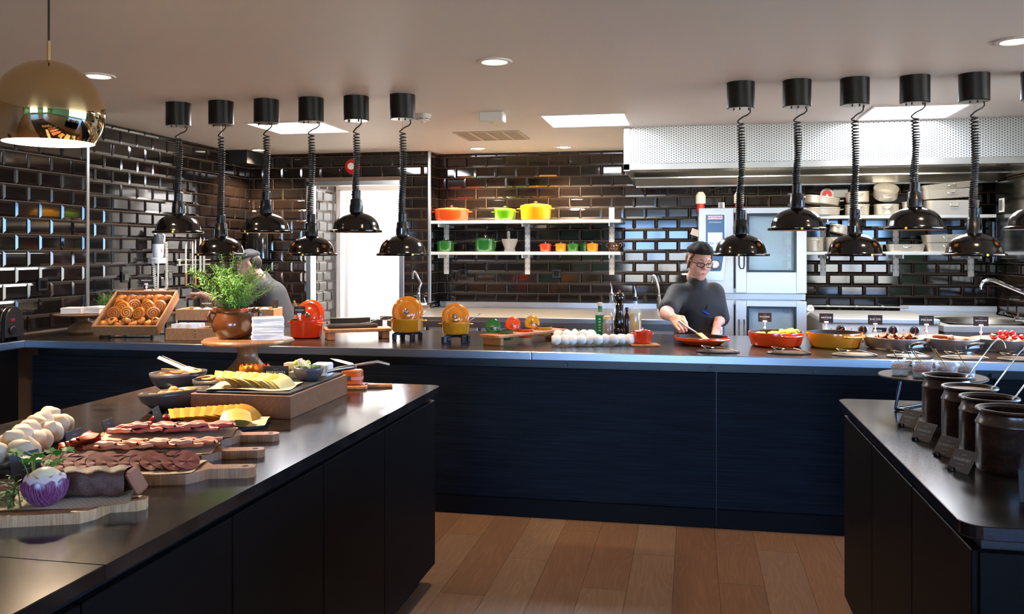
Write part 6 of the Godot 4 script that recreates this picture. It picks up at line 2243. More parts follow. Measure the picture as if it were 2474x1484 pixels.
func build_onion(at: Vector3) -> void:
	var t := th("red_onion", "halved red onion with carved white petals on the nearest board", "onion", at)
	var s := mb()
	var r := 0.047
	blob(s, Vector3(0, r * 0.92, 0), Vector3(r * 0.86, r * 0.86, r * 0.86), 0.0, 0.0, 24, 14)
	ob("core", s, pm("e6d8b0", 0.4), t)
	for lay in 2:
		s = mb()
		var rr: float = r * (1.0 - 0.06 * lay)
		var f := func(u: float, w: float) -> Vector3:
			var a := TAU * u
			var top := 0.22 + 0.3 * lay + 0.16 * absf(fposmod(u * 10.0 + lay * 0.5, 1.0) * 2.0 - 1.0)
			var b := lerpf(-PI / 2, top, w)
			var k := 1.0 + (0.05 * w * w if lay == 0 else 0.03 * w)
			return Vector3(cos(b) * cos(a) * rr * k, r * 0.94 + sin(b) * rr, cos(b) * sin(a) * rr * k)
		grid(s, f, 40, 12)
		ob("outer_skin" if lay == 0 else "inner_petals", s, M.onion if lay == 0 else pm("cdb4b0", 0.4), t)

func grey_bowl(label: String, at: Vector3, r: float, h: float, slant: float) -> Node3D:
	var t := th("grey_bowl", label, "bowl", at, 0.0, "grey glazed bowls on the left island")
	var s := mb()
	var p := prof([0.0, 0.0, r * 0.5, 0.0, r * 0.62, h * 0.06, r * 0.9, h * 0.42, r, h * 0.8, r * 1.01, h, r * 0.97, h, r * 0.94, h * 0.75, r * 0.8, h * 0.4, r * 0.5, h * 0.12, 0.0, h * 0.1])
	var n := 40
	sg += 1
	s.set_smooth_group(sg)
	for i in p.size() - 1:
		for k in n:
			var c := []
			for e in [[i, k], [i, k + 1], [i + 1, k + 1], [i + 1, k]]:
				var a: float = TAU * e[1] / n
				var q: Vector2 = p[e[0]]
				c.append(Vector3(q.x * cos(a), q.y * (1.0 + slant * cos(a - 0.4) * q.y / h), q.x * sin(a)))
			quad(s, c[0], c[1], c[2], c[3])
	ob("body", s, M.bowl, t)
	return t

func build_cheese_side() -> void:
	var I := ISL
	var s: SurfaceTool
	var t: Node3D
	# slate with cheese in front of the box
	t = th("slate_board", "black slate board under the yellow cheese slices", "slate", v(-1.55, I, 2.72), 0.1)
	s = mb()
	slab(s, PackedVector2Array([Vector2(-0.18, 0.09), Vector2(0.06, 0.13), Vector2(0.165, 0.02), Vector2(0.14, -0.105), Vector2(-0.17, -0.1)]), 0.0, 0.009, 0.002)
	ob("slab", s, M.slate, t)
	var S := Transform3D(t.basis, t.position + Vector3(0, 0.009, 0))
	paper(S, "printed paper under the yellow cheese slices", 0.26, 0.16, Vector3(0.03, 0, -0.01), 0.25)
	var cm := [pm("e4a82c", 0.5), pm("c4861a", 0.5)]
	var ch := mesh_of(cheese_mesh(0.085, 0.075, 0.4, 0.012))
	for i in 14:
		var o := ob("cheese_slice", ch, cm[i % 2], null)
		o.transform = S * Transform3D(Basis.from_euler(Vector3(0.28, 0.6 - 0.05 * i, -0.55)), Vector3(-0.11 + 0.0145 * i, 0.02 + 0.001 * (i % 2), 0.035 - 0.007 * i))
		tag(o, "thin orange-yellow cheese slice fanned on the slate", "cheese", "orange-yellow cheese slices on the slate")
	var pale := pm("e2bc58", 0.45)
	for i in 7:
		var o := ob("cheese_slice", ch, pale, null)
		o.transform = S * Transform3D(Basis.from_euler(Vector3(0.35, 0.2 + 0.05 * i, -0.1)), Vector3(0.065 + 0.004 * i, 0.014 + 0.0026 * i, 0.03 + 0.002 * i))
		tag(o, "pale yellow cheese slice stacked at the slate's right end", "cheese", "pale cheese slices on the slate")
	# tomatoes on the vine
	for i in 10:
		var u := i / 9.0
		t = th("vine_tomato", "red vine tomato in the row behind the cheese slate", "tomato", v(lerpf(-1.755, -1.63, u) + 0.014 * (i % 2), I + 0.0185, lerpf(2.68, 2.9, u) - 0.008 * (i % 2)), i * 1.0, "vine tomatoes behind the slate")
		s = mb()
		blob(s, Vector3.ZERO, Vector3(0.0185, 0.017, 0.0185), 0.0, 0.0, 16, 10)
		ob("skin", s, enamel("a8100c"), t)
		s = mb()
		for k in 5:
			tube(s, [Vector3(0, 0.0165, 0), Vector3(cos(k * 1.26) * 0.009, 0.018, sin(k * 1.26) * 0.009)], [0.0015, 0.0004], 4)
		tube(s, [Vector3(0, 0.016, 0), Vector3(0.004, 0.028, 0)], 0.0012, 5)
		ob("calyx", s, pm("4c6a22", 0.6), t)
	# wooden box with a slate lid
	t = th("wooden_box", "upturned oak box serving as cheese plinth", "box", v(-1.557, I, 3.15), 0.03)
	for e in [["side", 0, 0.273, 0.375, 0.014], ["side", 0, -0.273, 0.375, 0.014], ["end_side", 0.18, 0, 0.014, 0.532], ["end_side", -0.18, 0, 0.014, 0.532]]:
		s = mb()
		box(s, Vector3(e[1], 0.0405, e[2]), Vector3(e[3], 0.081, e[4]), 0.0015)
		ob(e[0], s, M.crate_dark, t)
	s = mb()
	box(s, Vector3(0, 0.068, 0), Vector3(0.345, 0.02, 0.53))
	ob("top_board", s, M.crate_dark, t)
	for k in 5:
		s = mb()
		box(s, Vector3(-0.188, 0.012 + k * 0.014, 0.2735), Vector3(0.004, 0.007, 0.012))
		ob("finger_joint", s, M.black, t)
	t = th("slate_board", "black slate board on top of the oak box", "slate", v(-1.557, I + 0.0815, 3.15), 0.03)
	s = mb()
	slab(s, rrect(0.352, 0.535, 0.006, 2), 0.0, 0.008, 0.002)
	ob("slab", s, M.slate, t)
	var K := Transform3D(t.basis, t.position + Vector3(0, 0.008, 0))
	paper(K, "printed paper under the white cheese slices on the box", 0.3, 0.2, Vector3(-0.005, 0, 0.15), 0.15)
	var wm := [pm("d0ac4c", 0.5), pm("e6d08a", 0.5)]
	for i in 16:
		var o := ob("cheese_slice", ch, wm[i % 2], null)
		o.transform = K * Transform3D(Basis.from_euler(Vector3(0.22, 0.45 - 0.05 * i, -0.62)), Vector3(-0.12 + 0.0145 * i, 0.024 - 0.0006 * i, 0.16 + 0.008 * sin(i * 2.0)))
		tag(o, "thin pale cheese slice fanned on the oak box", "cheese", "pale cheese slices on the oak box")
	card("name_card", "black cheese name card standing on the oak box", K * Vector3(-0.005, 0, -0.02), 0.2, "NORWEGIA", 0.098, 0.054, 0.12, "0a0b0c", 0.0, 0.0155)
	# carved orange
	t = th("carved_orange", "orange half carved into a zigzag crown", "orange", K * Vector3(-0.135, 0.0, -0.06))
	s = mb()
	var f := func(u: float, w: float) -> Vector3:
		var a := TAU * u
		var top := 0.1 + 0.42 * absf(fposmod(u * 11.0, 1.0) * 2.0 - 1.0)
		var b := lerpf(-PI / 2, top, w)
		return Vector3(cos(b) * cos(a), sin(b) + 1.0, cos(b) * sin(a)) * 0.036
	grid(s, f, 44, 8)
	ob("peel", s, pm("d87a10", 0.4), t)
	s = mb()
	blob(s, Vector3(0, 0.034, 0), Vector3(0.032, 0.014, 0.032), 0.0, 0.0, 18, 8)
	ob("flesh", s, pm("eca028", 0.35), t)
	t = th("carved_orange", "second carved orange crown lying beside the first", "orange", K * Vector3(-0.09, 0.0, -0.075))
	s = mb()
	grid(s, f, 44, 8)
	ob("peel", s, pm("d87a10", 0.4), t)
	# grapes, brie, blue cheese, crispbread
	for i in 9:
		t = th("grape", "green grape in the small heap by the grey bowl", "grape", K * Vector3(0.02 + 0.024 * (i % 3), 0.011 + 0.019 * (i / 3), -0.14 - 0.008 * (i % 2) - 0.01 * (i / 3)), 0.0, "green grapes on the oak box")
		s = mb()
		blob(s, Vector3.ZERO, Vector3(0.0115, 0.013, 0.0115), 0.0, 0.0, 12, 8)
		ob("skin", s, pm("b4be5c", 0.2, 0.0, {"subsurf_scatter_enabled": true, "subsurf_scatter_strength": 0.2}), t)
	for a in [[0.0, -0.2, 0.05, "wedge of brie at the back of the oak box"], [-0.05, -0.14, 0.035, "crumbly tan cheese piece behind the name card"], [0.07, -0.09, 0.03, "blue-veined cheese piece in front of the grapes"]]:
		t = th("cheese_wedge", a[3], "cheese", K * Vector3(a[0], 0.0, a[1]), 0.3)
		s = mb()
		slab(s, PackedVector2Array([Vector2(-0.045, 0.02), Vector2(0.05, 0.03), Vector2(0.04, -0.03)]), 0.0, a[2], 0.004)
		ob("wedge", s, pm("d8c8a4" if a[2] != 0.035 else "b8925c", 0.6) if a[2] != 0.03 else tri_map(pm("ffffff", 0.6), speckle_tex(Color("d8cca8"), Color("7c8a78"), 99, 20.0, 0.5, 0.75), Vector3(12, 12, 12)), t)
	t = th("brie_block", "white brie block behind the small grey bowl", "cheese", K * Vector3(0.125, 0.0, -0.17), 0.1)
	s = mb()
	slab(s, rrect(0.07, 0.08, 0.012, 3), 0.0, 0.05, 0.005)
	ob("rind", s, pm("dcd8d0", 0.8), t)
	t = grey_bowl("small grey glazed bowl on the oak box", K * Vector3(0.118, 0.0, -0.045), 0.058, 0.052, 0.0)
	t = th("cheese_curls", "ridged cream cheese wedge standing in the small grey bowl", "cheese", K * Vector3(0.11, 0.03, -0.045))
	s = mb()
	for i in 6:
		box(s, Vector3(-0.022 + 0.008 * i, 0.03 - 0.004 * i, 0.0), Vector3(0.007, 0.044 - 0.006 * i, 0.035), 0.002, Basis(Vector3(0, 0, 1), 0.25))
	ob("wedge", s, pm("e2d2ac", 0.6), t)
	t = th("lettuce_garnish", "dark green leaves under the cheese in the small bowl", "lettuce", K * Vector3(0.118, 0.042, -0.045))
	s = mb()
	for i in 7:
		var a := i * 0.9
		blob(s, Vector3(cos(a) * 0.03, 0.008, sin(a) * 0.03), Vector3(0.018, 0.006, 0.012), 0.25, i, 10, 5, Basis(Vector3.UP, -a))
	ob("leaf_ring", s, pm("2f5a16", 0.5), t).set_meta("kind", "stuff")
	# cheese knife on the box
	t = th("cheese_knife", "steel cheese knife with fat handle leaning over the box edge", "knife", K * Vector3(0.15, 0.012, -0.1), 0.35)
	s = mb()
	tube(s, [Vector3(0.02, 0.012, 0), Vector3(0.06, 0.022, 0), Vector3(0.12, 0.03, 0), Vector3(0.135, 0.031, 0)], [0.006, 0.009, 0.011, 0.006], 10)
	ob("handle", s, M.steel, t)
	s = mb()
	box(s, Vector3(-0.03, 0.002, 0), Vector3(0.1, 0.002, 0.022), 0.0005, Basis(Vector3(0, 0, 1), 0.18))
	ob("blade", s, M.steel, t)
	# jelly on a small paddle board
	t = th("paddle_board", "small olive board under the orange jelly at the island's far end", "cutting board", v(-1.43, I, 3.6), 0.3)
	s = mb()
	slab(s, rrect(0.15, 0.12, 0.015, 3), 0.0, 0.014, 0.003)
	box(s, Vector3(0.12, 0.007, 0.0), Vector3(0.12, 0.014, 0.035), 0.004)
	ob("plank", s, M.bamboo, t)
	t = th("cheese_block", "orange block cheese in clear wrap with a pink band", "cheese", v(-1.42, I + 0.0145, 3.6), 0.2)
	s = mb()
	box(s, Vector3(0, 0.032, 0), Vector3(0.085, 0.064, 0.06), 0.006)
	ob("block", s, pm("a8501c", 0.25), t)
	s = mb()
	box(s, Vector3(0, 0.028, 0), Vector3(0.0865, 0.024, 0.0615), 0.006)
	ob("label_band", s, pm("c4786a", 0.4), t)
	s = mb()
	box(s, Vector3(-0.012, 0.03, 0.0311), Vector3(0.02, 0.018, 0.0006))
	ob("printed_emblem", s, pm("3a3436", 0.5), t)
	t = th("cheese_slicer", "steel cheese slicer lying across the orange cheese block", "cheese slicer", v(-1.43, I + 0.082, 3.6), 0.15)
	s = mb()
	slab(s, PackedVector2Array([Vector2(-0.09, 0.0), Vector2(-0.06, 0.028), Vector2(0.0, 0.03), Vector2(0.02, 0.0), Vector2(0.0, -0.03), Vector2(-0.06, -0.028)]), 0.0, 0.0015, 0.0, Transform3D(Basis(Vector3(0, 0, 1), -0.25), Vector3(0, 0.02, 0)))
	ob("blade", s, M.steel, t)
	s = mb()
	tube(s, [Vector3(0.015, 0.014, 0), Vector3(0.06, 0.022, 0), Vector3(0.12, 0.03, 0), Vector3(0.17, 0.018, 0)], [0.004, 0.006, 0.0075, 0.005], 9)
	ob("handle", s, M.steel, t)
	# bowls of crackers
	grey_bowl("wide slanted grey bowl of bread chunks nearest the oak box", v(-1.885, I, 3.0), 0.125, 0.068, 0.2)
	grey_bowl("round grey bowl of crackers with tongs behind the slanted bowl", v(-2.13, I, 3.42), 0.115, 0.075, 0.05)
	grey_bowl("grey bowl of round crackers half hidden behind the oak box", v(-1.87, I, 3.31), 0.11, 0.07, 0.05)
	var crm := [pm("b4763c", 0.7), pm("a0622c", 0.7), pm("c48a50", 0.7)]
	for i in 16:
		var a := i * 2.4
		var d := 0.085 * sqrt(i / 16.0)
		t = th("bread_chunk", "brown bread chunk in the slanted grey bowl", "bread", v(-1.885 + cos(a) * d, I + 0.045 + 0.006 * (i % 3), 3.0 + sin(a) * d), a, "bread chunks in the slanted bowl")
		s = mb()
		blob(s, Vector3.ZERO, Vector3(0.024, 0.014, 0.019), 0.16, i, 10, 6)
		ob("crumb", s, crm[i % 3], t)
	for i in 22:
		var a := i * 2.4
		var d := 0.08 * sqrt((i % 11) / 11.0)
		var sec := i > 10
		t = th("cracker", "thin orange cracker in the %s grey bowl" % ("half hidden" if sec else "round"), "cracker", v((-1.87 if sec else -2.13) + cos(a) * d, I + 0.052 + 0.003 * (i % 11), (3.31 if sec else 3.42) + sin(a) * d), a, "crackers in the %s bowl" % ("half hidden" if sec else "round"))
		s = mb()
		slab(s, ell(0.028, 0.026, 14), -0.002, 0.002, 0.001)
		ob("wafer", s, crm[i % 3], t)
		t.rotation.x = 0.25 * sin(i)
	t = th("serving_tongs", "steel tongs with white gripping ends on the round bowl", "tongs", v(-2.1, I + 0.088, 3.39), -0.25)
	for e in [-1, 1]:
		s = mb()
		box(s, Vector3(-0.04, 0.026, e * 0.012), Vector3(0.16, 0.003, 0.016), 0.001, Basis(Vector3(0, 0, 1), -0.26) * Basis(Vector3.RIGHT, e * 0.8))
		ob("arm", s, M.steel, t)
		s = mb()
		box(s, Vector3(0.055, 0.006, e * 0.016), Vector3(0.05, 0.004, 0.022), 0.002, Basis(Vector3(0, 0, 1), -0.15) * Basis(Vector3.RIGHT, e * 0.5))
		ob("grip_end", s, M.white, t)
	build_plant_stand()

func build_plant_stand() -> void:
	var s: SurfaceTool
	var c := v(-1.885, ISL, 3.56)
	var t := th("cake_stand", "tall waisted wooden cake stand carrying the rosemary pot", "cake stand", c)
	s = mb()
	lathe(s, prof([0.0, 0.0, 0.125, 0.0, 0.132, 0.01, 0.128, 0.022, 0.1, 0.06, 0.062, 0.1, 0.044, 0.125, 0.041, 0.145, 0.05, 0.168, 0.075, 0.186]), 40)
	ob("pedestal", s, M.walnut_light, t)
	s = mb()
	slab(s, ell(0.196, 0.185, 48, 0.012, 2), 0.186, 0.206, 0.007)
	ob("plate", s, M.walnut_light, t)
	t = th("potted_rosemary", "lush rosemary in a glazed brown pot on the wooden stand", "potted plant", c + Vector3(-0.062, 0.207, 0.0))
	s = mb()
	lathe(s, prof([0.0, 0.0, 0.062, 0.0, 0.07, 0.006, 0.09, 0.035, 0.097, 0.06, 0.092, 0.085, 0.08, 0.105, 0.078, 0.112, 0.088, 0.124, 0.089, 0.132, 0.08, 0.134, 0.07, 0.12, 0.0, 0.118]), 40)
	var pot := ob("pot", s, M.glaze, t)
	for e in [0.75, 0.75 + PI]:
		s = mb()
		var q := Basis(Vector3.UP, e)
		tube(s, [q * Vector3(0.076, 0.112, 0), q * Vector3(0.1, 0.118, 0.0), q * Vector3(0.112, 0.105, 0.0), q * Vector3(0.106, 0.082, 0.0), q * Vector3(0.09, 0.07, 0)], [0.008, 0.009, 0.0095, 0.009, 0.007], 10)
		ob("handle", s, M.glaze, pot)
	s = mb()
	slab(s, ell(0.07, 0.07, 20), 0.112, 0.119)
	ob("soil", s, pm("1c130c", 0.9), t)
	var bush := Node3D.new()
	bush.name = "bush"
	t.add_child(bush)
	bush.position.y = 0.118
	rosemary(bush, 60, 0.27, 0.21, 21, "4a7a26")
	s = mb()
	for k in 5:
		blob(s, Vector3(0.09 + 0.006 * k, 0.13 + 0.004 * (k % 2), 0.1), Vector3(0.006, 0.003, 0.005), 0.3, k, 8, 5)
	ob("red_blossom", s, pm("c83a24", 0.5), t)
	napkins("white folded napkin stacked beside the rosemary pot", c + Vector3(0.1, 0.207, 0.01), 0.45, 17, 0.13, 0.13, 0.0056, "napkins beside the rosemary pot", 0.03)
# ---------------------------------------------------------------- right buffet island
func build_right_island() -> void:
	var I := ISL
	var s: SurfaceTool
	var t: Node3D
	var crockm := tri_map(pm("ffffff", 0.28, 0.0, {"clearcoat_enabled": true, "clearcoat": 0.35, "clearcoat_roughness": 0.25}), speckle_tex(Color("1e120d"), Color("3c251a"), 105, 14.0, 0.3, 0.75), Vector3(4, 4, 4))
	var cr := [[0.852, 3.25, 0.078, "stoneware crock farthest back, nearest the slate stand"], [0.848, 2.985, 0.08, "stoneware crock of pale yoghurt, second from the slate stand"], [0.843, 2.785, 0.079, "stoneware crock third from the slate stand"], [0.835, 2.585, 0.084, "stoneware crock nearest the camera, cut by the right edge"]]
	for i in 4:
		var r: float = cr[i][2]
		var h := 0.165
		t = th("stoneware_crock", "dark brown " + cr[i][3], "crock", v(cr[i][0], I, cr[i][1]), 0.0, "brown stoneware crocks")
		s = mb()
		lathe(s, prof([0.0, 0.0, r * 0.95, 0.0, r * 0.99, 0.006, r, 0.02, r, h * 0.73, r * 1.015, h * 0.745, r * 1.015, h * 0.76, r * 0.97, h * 0.8, r * 0.9, h * 0.88, r * 0.9, h * 0.92, r * 0.99, h * 0.955, r * 1.02, h * 0.975, r * 1.0, h, r * 0.9, h, r * 0.82, h * 0.95, r * 0.84, h * 0.8, r * 0.9, h * 0.6, r * 0.9, 0.02, 0.0, 0.015]), 48)
		ob("body", s, crockm, t)
		t = th("yoghurt", ["brown porridge in the farthest crock", "pale creamy yoghurt in the second crock", "brown cream in the third crock", "amber porridge in the nearest crock"][i], "yoghurt", v(cr[i][0], I + h * (0.945 if i == 1 else 0.7), cr[i][1]))
		t.set_meta("kind", "stuff")
		s = mb()
		slab(s, ell(r * 0.83, r * 0.83, 28), -0.01, 0.0)
		ob("surface", s, pm(["4a2216", "cfae8e", "3a2014", "5a3416"][i], 0.25), t)
	# ladles with hooked ends
	for i in 3:
		var lx: float = cr[i][0] + 0.045
		t = th("ladle", ["bright steel ladle hooked over the farthest crock", "bright steel ladle standing in the pale yoghurt", "bright steel ladle in the third crock at the picture edge"][i], "ladle", v(lx, I + 0.15, cr[i][1]), -0.1, "steel ladles in the crocks")
		s = mb()
		tube(s, [Vector3(0, -0.03, 0), Vector3(0.02, 0.01, 0.0), Vector3(0.095, 0.125, 0.0), Vector3(0.108, 0.138, 0.0), Vector3(0.121, 0.138, 0), Vector3(0.13, 0.126, 0), Vector3(0.133, 0.11, 0)], [0.004, 0.0045, 0.0045, 0.0045, 0.0045, 0.0045, 0.004], 8, true, 0.55)
		ob("handle", s, M.ladle, t)
		s = mb()
		lathe(s, prof([0.0, -0.075, 0.02, -0.068, 0.03, -0.045, 0.028, -0.045, 0.0, -0.07]), 16)
		ob("bowl", s, M.ladle, t)
	# yoghurt cards in front of the crocks
	var cd := [[0.7, 3.16, "taupe yoghurt card farthest from the camera"], [0.69, 2.93, "taupe yoghurt card second from the slate stand"], [0.7, 2.72, "taupe yoghurt card third from the slate stand"], [0.69, 2.54, "taupe yoghurt card nearest the camera"]]
	for i in 4:
		t = card("name_card", cd[i][2], v(cd[i][0], I, cd[i][1]), -0.98, "YOGHURT", 0.07, 0.064, 0.6, "564a40", 0.0, 0.013, "a09a92")
		s = mb()
		box(s, Vector3(-0.012, 0.005, 0.006), Vector3(0.018, 0.01, 0.012), 0.002)
		ob("clip", s, M.black_gloss, t)
	t = card("name_card", "black card with white capitals at the right edge, partly cut off", v(0.822, I, 2.25), -0.05, "BRINGEBÆR", 0.15, 0.075, 0.2, "0c0d0e", 0.0, 0.0155, "b4b4b0")
	t = th("jam_jar", "dark red jam jar at the right edge beside the nearest crock", "jar", v(0.905, I, 2.44))
	s = mb()
	lathe(s, prof([0.0, 0.0, 0.034, 0.0, 0.036, 0.01, 0.036, 0.08, 0.03, 0.09, 0.03, 0.1, 0.0, 0.1]), 24)
	ob("glass", s, pm("3c0a10", 0.1), t)
	t = th("wood_block", "tan wooden block behind the black card at the right edge", "block", v(0.84, I, 2.2))
	s = mb()
	box(s, Vector3(0.02, 0.011, 0.03), Vector3(0.1, 0.022, 0.03), 0.002)
	ob("block_body", s, M.crate_dark, t)
	# slate disc on a wire stand
	t = th("slate_stand", "round slate disc on a black wire stand", "stand", v(0.872, I, 3.52))
	s = mb()
	slab(s, ell(0.186, 0.186, 44, 0.006, 3), 0.118, 0.127, 0.003)
	ob("slate_disc", s, M.slate, t)
	var ft := [Vector3(-0.135, 0.006, 0.04), Vector3(-0.06, 0.006, 0.125), Vector3(0.12, 0.006, 0.08), Vector3(0.02, 0.006, -0.12)]
	var tp := [Vector3(-0.115, 0.118, 0.03), Vector3(-0.035, 0.118, 0.1), Vector3(0.1, 0.118, 0.05), Vector3(0.0, 0.118, -0.1)]
	for i in 4:
		s = mb()
		tube(s, [ft[i], tp[i]], 0.0055, 8)
		ob("leg", s, M.black_gloss, t)
		s = mb()
		tube(s, [ft[i], ft[(i + 1) % 4]], 0.0055, 8)
		ob("base_rod", s, M.black_gloss, t)
	var jars := [[-0.115, 0.02], [-0.055, 0.075], [0.02, 0.1], [-0.035, -0.005], [0.035, 0.03], [0.095, 0.075], [0.11, 0.0], [0.04, -0.05], [-0.05, -0.085]]
	for i in jars.size():
		var tint := i % 3
		var at := v(0.872 + jars[i][0], I + 0.1275, 3.52 - jars[i][1])
		t = th("dessert_jar", ["glass jar of yoghurt and golden granola on the slate disc", "glass jar of yoghurt with pink berry layer on the slate disc", "glass jar of yoghurt with dark berries on the slate disc"][tint], "jar", at, 0.0, ["granola jars on the slate disc", "pink berry jars on the slate disc", "dark berry jars on the slate disc"][tint])
		s = mb()
		lathe(s, prof([0.0, 0.0, 0.026, 0.0, 0.029, 0.004, 0.031, 0.04, 0.033, 0.044, 0.033, 0.05, 0.0305, 0.05, 0.029, 0.042, 0.027, 0.006, 0.0, 0.004]), 24)
		ob("glass", s, M.glassy, t)
		s = mb()
		lathe(s, prof([0.0, 0.0045, 0.0255, 0.0055, 0.0275, 0.022, 0.0, 0.022]), 20)
		ob("yoghurt_layer", s, pm("e2ded6", 0.4), t)
		s = mb()
		lathe(s, prof([0.0275, 0.0215, 0.0282, 0.03, 0.0, 0.031]), 18)
		ob("berry_layer", s, pm(["c9a070", "b83a4c", "3c0a14"][tint], 0.4), t)
		s = mb()
		for k in 16:
			var a := k * 2.4
			var d := 0.024 * sqrt(k / 16.0)
			blob(s, Vector3(cos(a) * d, 0.034 + 0.003 * (k % 2), sin(a) * d), Vector3(0.006, 0.004, 0.005), 0.2, k, 7, 5)
		ob("granola", s, pm(["b8782c", "a86a30", "8a4a2c"][tint], 0.6), t).set_meta("kind", "stuff")
		t = th("dessert_spoon", "small bronze-lit spoon standing in a dessert jar", "spoon", at + Vector3(0.0, 0.03, 0.0), 0.0, "small spoons in the dessert jars")
		s = mb()
		tube(s, [Vector3(0.008, 0.0, 0), Vector3(-0.012, 0.035, 0), Vector3(-0.034, 0.07, 0)], [0.002, 0.003, 0.005], 7, true, 0.4)
		ob("handle", s, M.bronze, t)
# ---------------------------------------------------------------- people
# distance field on a grid, meshed as surface nets
class Field:
	var lo: Vector3
	var cell: float
	var nx: int
	var ny: int
	var nz: int
	var f: PackedFloat32Array
	func _init(a: Vector3, b: Vector3, c: float) -> void:
		lo = a
		cell = c
		nx = int((b.x - a.x) / c) + 2
		ny = int((b.y - a.y) / c) + 2
		nz = int((b.z - a.z) / c) + 2
		f = PackedFloat32Array()
		f.resize(nx * ny * nz)
		f.fill(1.0)
	func span(a: Vector3, b: Vector3) -> Array:
		return [maxi(0, int((a.x - lo.x) / cell)), mini(nx - 1, int((b.x - lo.x) / cell) + 1), maxi(0, int((a.y - lo.y) / cell)), mini(ny - 1, int((b.y - lo.y) / cell) + 1), maxi(0, int((a.z - lo.z) / cell)), mini(nz - 1, int((b.z - lo.z) / cell) + 1)]
	func put(i: int, d: float, k: float) -> void:
		var o := f[i]
		var h := maxf(k - absf(o - d), 0.0) / k
		f[i] = minf(o, d) - h * h * k * 0.25
	func bone(a: Vector3, b: Vector3, ra: float, rb: float, k: float) -> void:
		var m := maxf(ra, rb) + k + cell * 2.0
		var e := Vector3(m, m, m)
		var r := span(Vector3(minf(a.x, b.x), minf(a.y, b.y), minf(a.z, b.z)) - e, Vector3(maxf(a.x, b.x), maxf(a.y, b.y), maxf(a.z, b.z)) + e)
		var ab := b - a
		var l := maxf(ab.length_squared(), 1e-9)
		for z in range(r[4], r[5] + 1):
			for y in range(r[2], r[3] + 1):
				for x in range(r[0], r[1] + 1):
					var p := lo + Vector3(x, y, z) * cell - a
					var h := clampf(p.dot(ab) / l, 0.0, 1.0)
					put((z * ny + y) * nx + x, (p - ab * h).length() - lerpf(ra, rb, h), k)
	func ball(c: Vector3, r: Vector3, q: Basis, k: float, cut := false) -> void:
		var m := maxf(r.x, maxf(r.y, r.z)) + k + cell * 2.0
		var e := Vector3(m, m, m)
		var s := span(c - e, c + e)
		var inv := q.transposed()
		var rm := minf(r.x, minf(r.y, r.z))
		for z in range(s[4], s[5] + 1):
			for y in range(s[2], s[3] + 1):
				for x in range(s[0], s[1] + 1):
					var p := inv * (lo + Vector3(x, y, z) * cell - c)
					var d := ((p / r).length() - 1.0) * rm
					var i := (z * ny + y) * nx + x
					if cut:
						f[i] = maxf(f[i], -d)
					else:
						put(i, d, k)
	func mesh(s: SurfaceTool) -> void:
		var ids := {}
		var vs := PackedVector3Array()
		var sx := 1
		var sy := nx
		var sz := nx * ny
		var off := [0, 1, sy, sy + 1, sz, sz + 1, sz + sy, sz + sy + 1]
		var ed := [[0, 1], [2, 3], [4, 5], [6, 7], [0, 2], [1, 3], [4, 6], [5, 7], [0, 4], [1, 5], [2, 6], [3, 7]]
		for z in nz - 1:
			for y in ny - 1:
				for x in nx - 1:
					var b := (z * ny + y) * nx + x
					var neg := 0
					for o in off:
						if f[b + o] < 0.0:
							neg += 1
					if neg == 0 or neg == 8:
						continue
					var p := Vector3.ZERO
					var n := 0
					for e in ed:
						var d0 := f[b + off[e[0]]]
						var d1 := f[b + off[e[1]]]
						if (d0 < 0.0) != (d1 < 0.0):
							var t := d0 / (d0 - d1)
							var p0 := Vector3(e[0] & 1, (e[0] >> 1) & 1, (e[0] >> 2) & 1)
							var p1 := Vector3(e[1] & 1, (e[1] >> 1) & 1, (e[1] >> 2) & 1)
							p += p0.lerp(p1, t)
							n += 1
					ids[b] = vs.size()
					vs.append(lo + (Vector3(x, y, z) + p / n) * cell)
		s.set_smooth_group(900)
		for b in ids:
			var x: int = b % nx
			var y: int = (b / nx) % ny
			var z: int = b / sz
			for ax in 3:
				var st: int = [sx, sy, sz][ax]
				var u: int = [sy, sz, sx][ax]
				var w: int = [sz, sx, sy][ax]
				if ([y, z, x][ax] == 0) or ([z, x, y][ax] == 0):
					continue
				var d0 := f[b]
				var d1 := f[b + st]
				if (d0 < 0.0) == (d1 < 0.0):
					continue
				if not (ids.has(b - u) and ids.has(b - w) and ids.has(b - u - w)):
					continue
				var q := [vs[ids[b]], vs[ids[b - u]], vs[ids[b - u - w]], vs[ids[b - w]]]
				if d0 < 0.0:
					q.reverse()
				for i in [0, 1, 2, 0, 2, 3]:
					s.add_vertex(q[i])

